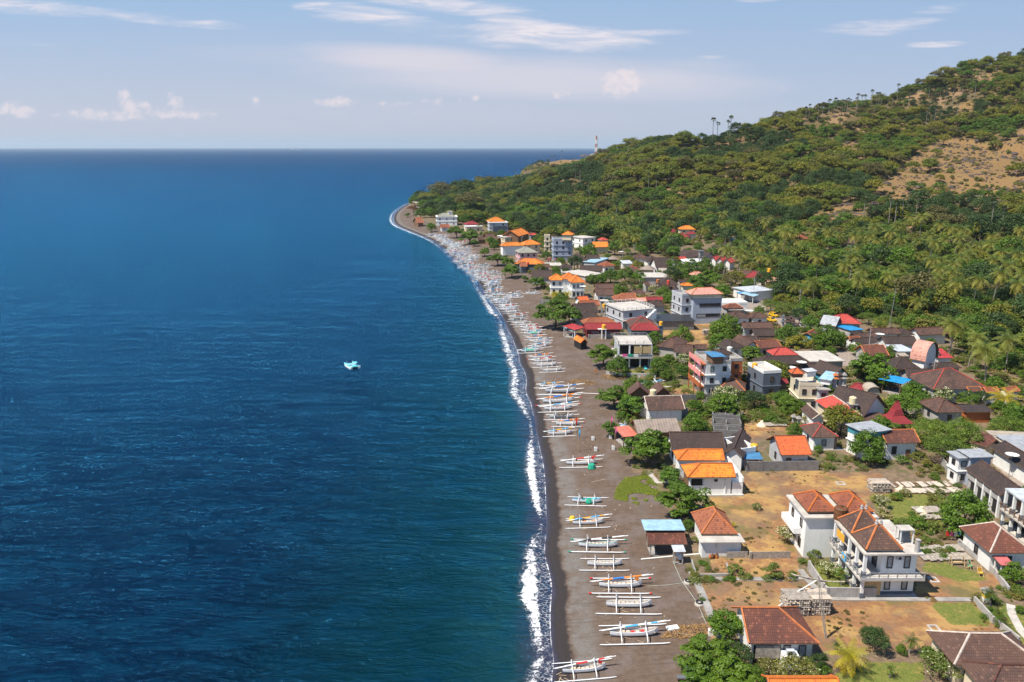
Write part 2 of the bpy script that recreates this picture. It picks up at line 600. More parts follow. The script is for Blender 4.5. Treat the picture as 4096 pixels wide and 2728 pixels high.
# ------------------------------------------------------------------ mesh building
class MB:
    def __init__(s):
        s.v = []; s.f = []; s.mi = []; s.uv = []; s.mats = []

    def mat(s, name):
        if name not in s.mats:
            s.mats.append(name)
        return s.mats.index(name)

    def face(s, pts, mat, uv=None):
        b = len(s.v)
        s.v += [tuple(map(float, p)) for p in pts]
        s.f.append(tuple(range(b, b + len(pts))))
        s.mi.append(s.mat(mat))
        s.uv += uv if uv else [(p[0] + p[1] * .37, p[2] + p[1] * .5) for p in pts]

    def poly(s, V, Fs, mat):
        for f in Fs:
            s.face([V[i] for i in f], mat)

    def box(s, x0, x1, y0, y1, z0, z1, mat, rot=0.0, piv=(0, 0)):
        V = [(x, y, z) for z in (z0, z1) for y in (y0, y1) for x in (x0, x1)]
        if rot:
            c, q = math.cos(rot), math.sin(rot)
            V = [(piv[0] + (x - piv[0]) * c - (y - piv[1]) * q, piv[1] + (x - piv[0]) * q + (y - piv[1]) * c, z) for x, y, z in V]
        s.poly(V, [(0, 2, 3, 1), (4, 5, 7, 6), (0, 1, 5, 4), (2, 6, 7, 3), (0, 4, 6, 2), (1, 3, 7, 5)], mat)

    def tube(s, pts, rad, mat, n=6, caps=True):
        pts = [Vector(p) for p in pts]
        if not hasattr(rad, '__len__'):
            rad = [rad] * len(pts)
        rings = []
        for i, p in enumerate(pts):
            d = (pts[min(i + 1, len(pts) - 1)] - pts[max(i - 1, 0)]).normalized()
            a = d.cross(Vector((0, 0, 1)))
            if a.length < .05:
                a = d.cross(Vector((1, 0, 0)))
            a.normalize(); b = a.cross(d)
            rings.append([p + (a * math.cos(t) + b * math.sin(t)) * rad[i] for t in [2 * math.pi * j / n for j in range(n)]])
        for r0, r1 in zip(rings[:-1], rings[1:]):
            for j in range(n):
                s.face([r0[j], r0[(j + 1) % n], r1[(j + 1) % n], r1[j]], mat)
        if caps:
            s.face(rings[0][::-1], mat); s.face(rings[-1], mat)

    def lathe(s, prof, mat, n=12, cx=0, cy=0):
        for (r0, z0), (r1, z1) in zip(prof[:-1], prof[1:]):
            for j in range(n):
                a, b = 2 * math.pi * j / n, 2 * math.pi * (j + 1) / n
                q = [(cx + r0 * math.cos(a), cy + r0 * math.sin(a), z0), (cx + r0 * math.cos(b), cy + r0 * math.sin(b), z0),
                     (cx + r1 * math.cos(b), cy + r1 * math.sin(b), z1), (cx + r1 * math.cos(a), cy + r1 * math.sin(a), z1)]
                if r0 < 1e-6: q = q[1:]
                elif r1 < 1e-6: q = q[:3]
                s.face(q, mat)

    def mesh(s, name, smooth=False):
        me = bpy.data.meshes.new(name)
        me.from_pydata(s.v, [], s.f)
        for m_ in s.mats:
            me.materials.append(MATS[m_])
        me.polygons.foreach_set('material_index', s.mi)
        uvl = me.uv_layers.new(name='uv')
        uvl.data.foreach_set('uv', np.array(s.uv, dtype=np.float32).ravel())
        if smooth:
            me.polygons.foreach_set('use_smooth', [True] * len(s.f))
        me.update()
        return me


def put(name, me, parent=None, loc=(0, 0, 0), rz=0.0):
    o = bpy.data.objects.new(name, me)
    COL.objects.link(o)
    o.location = loc
    o.rotation_euler = (0, 0, rz)
    if parent is not None:
        o.parent = parent
    return o


def part(name, mb, parent=None, loc=(0, 0, 0), rz=0.0, smooth=False):
    return put(name, mb.mesh(name, smooth), parent, loc, rz)


def tag(o, label=None, cat=None, group=None, kind=None):
    if label: o['label'] = label
    if cat: o['category'] = cat
    if group: o['group'] = group
    if kind: o['kind'] = kind
    return o


def dup(root, loc, rz=None, sc=None, label=None, group=None):
    r = root.copy(); COL.objects.link(r)
    r.location = loc
    if rz is not None: r.rotation_euler = (0, 0, rz)
    if sc is not None: r.scale = (sc, sc, sc) if not hasattr(sc, '__len__') else sc
    if label: r['label'] = label
    if group: r['group'] = group
    for ch in KIDS.get(root.name, []):
        c = ch.copy(); COL.objects.link(c); c.parent = r
        for gch in KIDS.get(ch.name, []):
            d = gch.copy(); COL.objects.link(d); d.parent = c
    return r


KIDS = {}


def kid(p, c):
    KIDS.setdefault(p.name, []).append(c)
    return c


def quads(name, V, mat_list, mi=None, rndv=None, smooth=False):
    """fast mesh of separate quads: V is (n,4,3)"""
    n = len(V)
    me = bpy.data.meshes.new(name)
    me.vertices.add(n * 4)
    me.vertices.foreach_set('co', V.astype(np.float32).ravel())
    me.loops.add(n * 4)
    me.loops.foreach_set('vertex_index', np.arange(n * 4, dtype=np.int32))
    me.polygons.add(n)
    me.polygons.foreach_set('loop_start', np.arange(0, n * 4, 4, dtype=np.int32))
    me.polygons.foreach_set('loop_total', np.full(n, 4, dtype=np.int32))
    for m_ in mat_list:
        me.materials.append(MATS[m_])
    if mi is not None:
        me.polygons.foreach_set('material_index', mi.astype(np.int32))
    if rndv is not None:
        a = me.attributes.new('rnd', 'FLOAT', 'FACE')
        a.data.foreach_set('value', rndv.astype(np.float32))
    me.update(calc_edges=True)
    return me


def gridmesh(name, X, Y, Z, attrs, mat, keep=None):
    nr, nc = X.shape
    idx = np.arange(nr * nc).reshape(nr, nc)
    q = np.stack([idx[:-1, :-1], idx[:-1, 1:], idx[1:, 1:], idx[1:, :-1]], -1).reshape(-1, 4)
    if keep is not None:
        kf = keep.ravel()[q].any(axis=1)
        q = q[kf]
    used = np.unique(q)
    remap = np.full(nr * nc, -1); remap[used] = np.arange(len(used))
    q = remap[q]
    co = np.stack([X.ravel(), Y.ravel(), Z.ravel()], -1)[used]
    me = bpy.data.meshes.new(name)
    me.vertices.add(len(co)); me.vertices.foreach_set('co', co.astype(np.float32).ravel())
    me.loops.add(len(q) * 4); me.loops.foreach_set('vertex_index', q.astype(np.int32).ravel())
    me.polygons.add(len(q))
    me.polygons.foreach_set('loop_start', np.arange(0, len(q) * 4, 4, dtype=np.int32))
    me.polygons.foreach_set('loop_total', np.full(len(q), 4, dtype=np.int32))
    me.polygons.foreach_set('use_smooth', np.ones(len(q), dtype=bool))
    me.materials.append(mat)
    for k_, v_ in attrs.items():
        a = me.attributes.new(k_, 'FLOAT', 'POINT')
        a.data.foreach_set('value', v_.ravel()[used].astype(np.float32))
    me.update(calc_edges=True)
    return me


# ------------------------------------------------------------------ zones of the land (outlines read on the ground)
def inside(px, py, poly):
    r_ = np.zeros(px.shape, bool)
    n = len(poly)
    for i in range(n):
        x0, y0 = poly[i]; x1, y1 = poly[(i + 1) % n]
        c = ((y0 > py) != (y1 > py))
        with np.errstate(divide='ignore', invalid='ignore'):
            xx = (x1 - x0) * (py - y0) / (y1 - y0 + 1e-12) + x0
        r_ ^= c & (px < xx)
    return r_


def zp(z, pts):
    return [plane(*nat(z, x, y), 2.0)[:2] for x, y in pts]


SANDP = zp('O', [(1300, 1700), (1690, 1640), (1665, 1560), (1610, 1370), (1590, 1330), (1575, 1290), (1575, 1200), (1530, 1160), (1500, 1090), (1450, 1075), (1470, 1010), (1440, 985),
                 (1405, 900), (1500, 880), (1400, 860), (1410, 820), (1420, 780), (1325, 775), (1310, 740), (1250, 690), (1240, 640), (1180, 610), (1150, 580), (1100, 550),
                 (1050, 530), (1010, 520), (960, 500), (950, 470), (900, 450), (850, 520), (1000, 700), (1150, 1200)])
DRYP = [zp('B', [(-420, 690), (480, 690), (640, 840), (1915, 865), (2180, 1140), (1300, 1290), (600, 1290), (-40, 940), (-330, 1180)]),
        zp('A', [(1690, 700), (2154, 690), (2400, 700), (2500, 1040), (1930, 1060)]),
        zp('B', [(-350, -260), (330, -120), (430, 660), (-330, 660)]),
        zp('C', [(1650, 1110), (2500, 1080), (2700, 1300), (2600, 1568), (2100, 1568), (1770, 1400)]),
        zp('D', [(-10, 1000), (850, 1020), (1000, 1240), (700, 1330), (-50, 1250)]),
        zp('C', [(1600, 530), (2200, 560), (2150, 700), (1600, 720), (1560, 620)]), zp('C', [(800, 150), (1180, 140), (1250, 230), (830, 230)]),
        zp('G', [(1500, 1370), (1900, 1350), (1800, 1560), (1090, 1568), (1060, 1460), (1500, 1450)]), zp('H', [(-100, 370), (420, 370), (430, 590), (0, 560)]),
        zp('B', [(1430, 650), (2300, 620), (1950, 850), (1430, 830)]), zp('A', [(1510, 1020), (1800, 1030), (1800, 1130), (1500, 1150), (1370, 1130)]),
        zp('F', [(900, 1100), (1300, 1150), (1200, 1190), (820, 1140)])]
GREENP = [zp('B', [(540, 550), (850, 600), (900, 780), (650, 780)]), zp('B', [(720, 1480), (1000, 1390), (1500, 1380), (1500, 1560), (1100, 1640), (700, 1580)]),
          zp('B', [(1520, 870), (1910, 880), (2110, 1080), (1740, 1060)]), zp('B', [(1480, 530), (1700, 540), (2100, 680), (1800, 700), (1480, 610)]),
          zp('B', [(2100, 900), (2400, 890), (2400, 1260), (2310, 1230)]), zp('C', [(290, 1130), (540, 1105), (700, 1300), (700, 1370), (420, 1420), (200, 1350)]),
          zp('F', [(1510, 1030), (1900, 1040), (1950, 1090), (1500, 1080)]), zp('C', [(480, 100), (1150, 110), (1150, 150), (700, 150)]),
          zp('I', [(2050, 900), (2300, 890), (2300, 950), (2000, 950)]), zp('C', [(1650, 440), (2281, 400), (2281, 540), (1650, 530)]),
          zp('B', [(1000, -60), (1650, -60), (1650, 260), (1200, 260)])]
ROADP = [zp('I', [(700, 1040), (880, 1030), (1080, 1290), (1010, 1380), (900, 1330)]), zp('I', [(120, 580), (340, 580), (380, 740), (200, 760)]),
         zp('H', [(1150, 150), (1300, 200), (2195, 300), (2195, 400), (1560, 360), (1230, 290)]), zp('D', [(1930, 860), (2060, 870), (2500, 1200), (2400, 1300), (2270, 1150)]),
         zp('K', [(600, 1350), (850, 1340), (900, 1520), (640, 1500)])]
BAREP = [[(x, y) for x, y in [nat('L', *p) for p in [(1100, 1150), (1250, 1040), (1420, 1000), (1560, 950), (1650, 980), (1820, 1030), (2000, 1000), (2161, 860), (2300, 860), (2300, 1720),
                                                     (1700, 1660), (1400, 1620), (1100, 1640), (650, 1620), (740, 1420), (900, 1330), (960, 1210)]]],
         [nat('K', *p) for p in [(1500, 230), (1800, 120), (1900, 0), (2150, 60), (2190, 340), (1900, 380), (1560, 350)]],
         [nat('L', *p) for p in [(1540, 620), (1760, 620), (1660, 700), (1560, 760), (1520, 700)]], [nat('L', *p) for p in [(1700, 370), (2000, 300), (1850, 440)]],
         [nat('L', *p) for p in [(380, 1030), (560, 1000), (560, 1120), (420, 1200)]], [nat('L', *p) for p in [(250, 830), (560, 800), (420, 860)]],
         [nat('L', *p) for p in [(1230, 790), (1320, 740), (1310, 810)]],
         [nat('J', *p) for p in [(510, 520), (600, 490), (900, 500), (850, 520), (640, 560), (520, 590)]]]


def projv(X, Y, Z):
    z = Z - H
    f = Y * CP - z * SP
    return (512 + 796 * X / f) * 4, (341 - 796 * (Y * SP + z * CP) / f) * 4


def bare_at(X, Y, Z):
    px, py = projv(X, Y, Z)
    b = np.zeros(X.shape, bool)
    for p in BAREP:
        b |= inside(px, py, p)
    return b


YS = np.geomspace(38, 2700, 780)
TS = np.linspace(-.42, 1.35, 760)
GX, GY = np.meshgrid(TS, YS)
GX = GX * GY
GZ = zt(GX, GY)
DC, _ = seg_dist(GX, GY, coast)
wob = (vnoise(GX, GY, 5, 4) - .5) * 3
gs = inside(GX, GY, SANDP).astype(float)
gd = np.zeros(GX.shape)
for p in DRYP: gd[inside(GX, GY, p)] = 1
gg = np.zeros(GX.shape)
for p in GREENP: gg[inside(GX, GY, p)] = 1
gr = np.zeros(GX.shape)
for p in ROADP: gr[inside(GX, GY, p)] = 1
flatm = (GZ < 6)
gb = (bare_at(GX, GY, GZ) & ~flatm).astype(float)
gh = np.clip((GZ - 4) / 10, 0, 1)


def blur(a, n=1):
    for _ in range(n):
        a = (np.roll(a, 1, 0) + np.roll(a, -1, 0) + np.roll(a, 1, 1) + np.roll(a, -1, 1) + a) / 5
    return a


gs, gd, gg, gr, gb = blur(gs, 3), blur(gd, 4), blur(gg, 5), blur(gr, 1), blur(gb, 7)

mg, k = newmat('land')
pos = k.n('ShaderNodeNewGeometry').outputs['Position']
cd = k.attr('cd')
na = k.noise(pos, .25, 5, .6)
nb = k.noise(pos, 1.3, 5, .65)
nc_ = k.noise(pos, 6.0, 4, .7)
nd = k.noise(pos, 8.0, 4, .75)
ne = k.noise(pos, .05, 3, .5)
nj = k.m('SUBTRACT', na, .5)
njb = k.m('SUBTRACT', nb, .5)


def zone(name, w=1.5, lo=.38, hi=.62):
    return k.ramp(k.m('ADD', k.attr(name), k.m('ADD', k.m('MULTIPLY', nj, w * .7), k.m('MULTIPLY', njb, w * .6))), lo, hi)


# village soil: grey-brown earth with weeds
base = k.mix(k.ramp(nb, .35, .65), (.15, .105, .07, 1), (.24, .165, .105, 1))
base = k.mix(k.m('MULTIPLY', k.ramp(na, .45, .6), .65), base, (.085, .10, .03, 1))
# hill soil
hillc = k.mix(k.ramp(nb, .35, .65), (.07, .06, .022, 1), (.17, .115, .05, 1))
hillc = k.mix(k.m('MULTIPLY', k.ramp(ne, .5, .62), .6), hillc, (.33, .20, .11, 1))
base = k.mix(k.attr('hill'), base, hillc)
barec = k.mix(k.ramp(nb, .3, .7), (.17, .095, .035, 1), (.30, .185, .075, 1))
barec = k.mix(k.m('MULTIPLY', k.ramp(nc_, .52, .62), .6), barec, (.10, .06, .045, 1))
barec = k.mix(k.m('MULTIPLY', k.ramp(na, .5, .65), .55), barec, (.19, .16, .05, 1))
base = k.mix(zone('bare', 1.2), base, barec)
# dry fields
dry = k.mix(k.ramp(nb, .3, .7), (.235, .115, .055, 1), (.34, .18, .08, 1))
dry = k.mix(k.m('MULTIPLY', k.ramp(na, .44, .58), .75), dry, (.46, .29, .10, 1))
dry = k.mix(k.m('MULTIPLY', k.ramp(k.noise(pos, .16, 5, .7), .46, .60), .6), dry, (.165, .115, .080, 1))
dry = k.mix(k.m('MULTIPLY', k.ramp(nc_, .5, .7), .45), dry, (.17, .095, .055, 1))
dry = k.mix(k.m('MULTIPLY', k.ramp(k.noise(pos, .13, 4, .65), .56, .66), .55), dry, (.12, .13, .035, 1))
base = k.mix(zone('dry'), base, dry)
grs = k.mix(k.ramp(nc_, .35, .65), (.09, .12, .022, 1), (.19, .20, .04, 1))
grs = k.mix(k.m('MULTIPLY', k.ramp(nb, .5, .68), .6), grs, (.33, .23, .08, 1))
base = k.mix(zone('green'), base, grs)
road = k.mix(k.ramp(nb, .3, .7), (.26, .21, .18, 1), (.34, .28, .24, 1))
base = k.mix(zone('road', .25), base, road)
# black volcanic sand
sand = k.mix(k.ramp(nb, .3, .7), (.118, .080, .056, 1), (.172, .118, .084, 1))
sand = k.mix(k.m('MULTIPLY', k.ramp(na, .45, .65), .6), sand, (.20, .165, .15, 1))
sand = k.mix(k.m('MULTIPLY', k.ramp(nd, .42, .62), .6), sand, (.070, .050, .040, 1))
sand = k.mix(k.m('MULTIPLY', k.m('GREATER_THAN', nd, .68), .5), sand, (.42, .38, .34, 1))
cdn = k.m('ADD', cd, k.m('ADD', k.m('MULTIPLY', nj, 1.6), k.m('MULTIPLY', njb, .9)))
grav = k.mix(k.ramp(nd, .35, .65), (.11, .098, .088, 1), (.235, .215, .195, 1))
gm = k.m('MULTIPLY', k.ramp(cdn, 2.2, 3.0), k.ramp(cdn, 4.6, 6.6, 1, 0))
gm = k.m('MULTIPLY', gm, k.ramp(k.noise(pos, .5, 3, .6), .3, .6, .2, .9))
sand = k.mix(gm, sand, grav)
gm2 = k.m('MULTIPLY', k.ramp(k.noise(k.mapping(pos, sc=(.5, .12, 1)), .5, 5, .7), .50, .72), .32)
sand = k.mix(gm2, sand, grav)
sand = k.mix(k.m('MULTIPLY', k.ramp(k.noise(k.mapping(pos, sc=(.14, 2.2, 1)), 1.0, 4, .6), .55, .66), .4), sand, (.075, .053, .040, 1))
wetf = k.ramp(cdn, 1.9, 2.5, 1, 0)
sand = k.mix(k.m('MULTIPLY', wetf, .95), sand, (.032, .026, .026, 1))
sand = k.mix(k.ramp(cdn, .1, .6, 1, 0), sand, (.045, .040, .062, 1))
base = k.mix(zone('sand', .35), base, sand)
hgt = k.m('ADD', k.m('MULTIPLY', nb, .5), k.m('MULTIPLY', nc_, .3))
rgh = k.m('SUBTRACT', .95, k.m('MULTIPLY', k.ramp(cdn, .3, 1.6, 1, 0), .6))
finish(k, base, rgh, k.bump(hgt, .55, .35), .3)
land_at = dict(cd=DC, sand=gs, dry=gd, green=gg, road=gr, bare=gb, hill=gh)
sandy = (DC > -14) & (DC < 30) & (GZ < 3.4)
me = gridmesh('ground', GX, GY, GZ, land_at, mg, keep=(DC > -14))
tag(put('ground', me), kind='structure')

# ------------------------------------------------------------------ sea
YS = np.geomspace(30, 45000, 520)
TS = np.concatenate([np.linspace(-1.3, -.3, 90), np.linspace(-.29, .15, 260), np.linspace(.16, 1.4, 60)])
WX, WY = np.meshgrid(TS, YS)
WX = WX * WY
wd, _ = seg_dist(WX, WY, coast)
mw, k = newmat('sea_water')
pos = k.n('ShaderNodeNewGeometry').outputs['Position']
sh = k.m('MULTIPLY', k.attr('shore'), -1.0)      # metres from the waterline, seaward
n0 = k.noise(pos, .012, 4, .6)
shn = k.m('ADD', sh, k.m('MULTIPLY', k.m('SUBTRACT', n0, .5), 22))
deep = k.mix(k.ramp(n0, .35, .65), (.0002, .0032, .012, 1), (.0004, .008, .026, 1))
deep = k.mix(k.ramp(shn, 8, 50, 1, 0), deep, (.0008, .020, .024, 1))
deep = k.mix(k.ramp(shn, 2, 15, 1, 0), deep, (.006, .040, .045, 1))
deep = k.mix(k.ramp(k.m('ADD', sh, k.m('MULTIPLY', k.m('SUBTRACT', k.noise(pos, .35, 3, .6), .5), 4)), .5, 5.5, 1, 0), deep, (.040, .042, .070, 1))
w0 = k.noise(k.mapping(pos, rot=(0, 0, R(-16)), sc=(.022, .075, .05)), 1.0, 5, .62, .6)
w1 = k.noise(k.mapping(pos, rot=(0, 0, R(-14)), sc=(.11, .30, .2)), 1.0, 4, .62, .5)
w2 = k.noise(k.mapping(pos, rot=(0, 0, R(-22)), sc=(.55, 1.25, 1)), 1.0, 5, .68, .6)
hh = k.m('ADD', k.m('ADD', k.m('MULTIPLY', w0, 9.0), k.m('MULTIPLY', w1, 3.0)), k.m('MULTIPLY', w2, .8))
sp_ = k.n('ShaderNodeSeparateXYZ'); k.put(sp_.inputs[0], pos)
bp = k.bump(hh, 1.0, 1.0)
glint_paint = k.ramp(k.m('ADD', k.m('MULTIPLY', w1, .45), k.m('ADD', k.m('MULTIPLY', w2, .35), k.m('MULTIPLY', w0, .2))), .44, .60)
deep = k.mix(k.m('MULTIPLY', glint_paint, .6), deep, (.0010, .028, .060, 1))  # wave glints painted into the diffuse water colour
cap = k.m('GREATER_THAN', k.m('ADD', k.m('MULTIPLY', w1, .5), k.noise(pos, 1.1, 4, .7)), 1.10)
deep = k.mix(cap, deep, (.7, .75, .8, 1))
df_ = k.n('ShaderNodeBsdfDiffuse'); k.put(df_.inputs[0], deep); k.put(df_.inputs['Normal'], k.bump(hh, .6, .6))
gl_ = k.n('ShaderNodeBsdfGlossy'); k.put(gl_.inputs[0], (.09, .50, 1.0, 1)); k.put(gl_.inputs['Roughness'], .2); k.put(gl_.inputs['Normal'], bp)
fr = k.n('ShaderNodeFresnel'); fr.inputs[0].default_value = 1.33; k.put(fr.inputs['Normal'], k.bump(hh, .10, .5))
ms = k.n('ShaderNodeMixShader'); k.put(ms.inputs[0], k.m('DIVIDE', fr.outputs[0], k.m('ADD', 1.0, k.m('MULTIPLY', fr.outputs[0], 2.6)))); k.t.links.new(df_.outputs[0], ms.inputs[1]); k.t.links.new(gl_.outputs[0], ms.inputs[2])
o_ = k.n('ShaderNodeOutputMaterial'); k.t.links.new(ms.outputs[0], o_.inputs[0])
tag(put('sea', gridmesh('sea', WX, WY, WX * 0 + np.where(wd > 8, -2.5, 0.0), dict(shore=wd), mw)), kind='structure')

# foam: bands of broken water laid along the waterline
FW = [(2900, 3.0, .8), (2728, 3.3, .75), (2610, 2.4, .5), (2540, 2.6, .75), (2450, 3.2, .95), (2400, 4.6, 1), (2300, 4.9, 1), (2220, 3.4, .7), (2150, 2.2, .55),
      (2085, 1.1, .3), (2040, 1.8, .85), (1990, 3.0, 1), (1900, 3.9, 1), (1830, 3.5, .9), (1760, 2.0, .55), (1690, 1.6, .35), (1640, 3.2, .7), (1580, 4.4, .7), (1500, 4.6, .65),
      (1450, 4.0, .6), (1400, 4.6, .7), (1340, 4.2, .7), (1280, 2.0, .35), (1250, 4.5, .75), (1150, 3.2, .4), (1050, 2.2, .25), (1000, 3.0, .3), (960, 3.4, .6), (900, 4.2, .75),
      (860, 4, .6), (815, 3, .5), (700, 2, .3)]
fy = np.array([f[0] for f in FW][::-1], float); fw = np.array([f[1] for f in FW][::-1]); fd = np.array([f[2] for f in FW][::-1])
seg = np.linalg.norm(np.diff(coast, axis=0), axis=1); cum_s = np.concatenate([[0], np.cumsum(seg)])
smax = cum_s[np.argmax(coast[:, 1] > 1200)]
ss = np.arange(40, smax, .6)
cxs, cys = np.interp(ss, cum_s, coast[:, 0]), np.interp(ss, cum_s, coast[:, 1])
kk = np.ones(7) / 7
nx, ny = np.gradient(cxs), np.gradient(cys)
nl = np.hypot(nx, ny); nx, ny = nx / nl, ny / nl
nx = np.convolve(np.pad(nx, 3, 'edge'), kk, 'valid'); ny = np.convolve(np.pad(ny, 3, 'edge'), kk, 'valid')
ppy = projv(cxs, cys, cxs * 0)[1]
wv = np.interp(ppy, fy, fw) * (1 + .25 * (vnoise(ss, ss * 0, 4, 6) - .5))
dv = np.interp(ppy, fy, fd) * .9; wv = wv * .88
AC = np.linspace(-.12, 1.25, 26)
FX = cxs[:, None] - ny[:, None] * wv[:, None] * AC[None]
FY = cys[:, None] + nx[:, None] * wv[:, None] * AC[None]
prof = np.exp(-((AC - .62) / .3) ** 2)
FZ = .03 + .20 * prof[None] * dv[:, None] * (.6 + .8 * vnoise(FX, FY, 1.5, 8)) + np.maximum(-AC, 0)[None] * wv[:, None] * .09
mf, k = newmat('foam')
pos = k.n('ShaderNodeNewGeometry').outputs['Position']
ac = k.attr('ac'); de = k.attr('de')
n1 = k.noise(pos, .9, 6, .72, .9)
n2 = k.noise(k.mapping(pos, sc=(1, .6, 1)), 2.6, 5, .75, 1.6)
vv = k.n('ShaderNodeTexVoronoi', feature='DISTANCE_TO_EDGE'); k.put(vv.inputs['Vector'], k.mix(.25, pos, k.noise(pos, 1.5, 3, .5, 0, 1), 'ADD')); vv.inputs['Scale'].default_value = 1.7
lace = k.ramp(vv.outputs[0], .0, .12, 1, 0)
core = k.m('MULTIPLY', k.ramp(ac, .30, .62), k.ramp(ac, .80, 1.12, 1, 0))
lead = k.m('MULTIPLY', k.ramp(ac, -.03, .0), k.ramp(ac, .0, .05, 1, 0))
t_ = k.m('ADD', k.m('ADD', k.m('MULTIPLY', core, k.m('MULTIPLY', de, .62)), k.m('MULTIPLY', k.m('SUBTRACT', n1, .5), 1.9)), k.m('MULTIPLY', k.m('SUBTRACT', n2, .5), .9))
a1 = k.m('MULTIPLY', k.ramp(t_, .20, .62), k.ramp(n2, .30, .50, .35, 1))
inn = k.m('MULTIPLY', k.ramp(ac, -.02, .03), k.ramp(ac, .95, 1.2, 1, 0))
a2 = k.m('MULTIPLY', k.m('MULTIPLY', k.m('MULTIPLY', lace, .55), k.ramp(n1, .40, .6)), k.m('MULTIPLY', inn, k.ramp(de, .3, .7)))
a3 = k.m('MULTIPLY', k.m('MULTIPLY', lead, k.ramp(de, .35, .75, .1, 1)), k.ramp(n1, .42, .58))
al = k.m('MAXIMUM', k.m('MULTIPLY', a1, k.ramp(ac, 1.02, 1.2, 1, 0)), k.m('MAXIMUM', a2, a3), clamp=True)
finish(k, (.84, .85, .88, 1), .7, k.bump(n2, .6, .15), .3, alpha=al)
tag(put('surf_foam', gridmesh('surf_foam', FX, FY, FZ, dict(ac=FX * 0 + AC[None], de=FX * 0 + dv[:, None]), mf)), kind='stuff', label='white broken surf along the black beach', cat='surf')

# ------------------------------------------------------------------ buildings
FOOTP = []          # footprints, for keeping plants out
LAND = []           # (x, y, short description) landmarks used in the labels of plants
GAP = .003


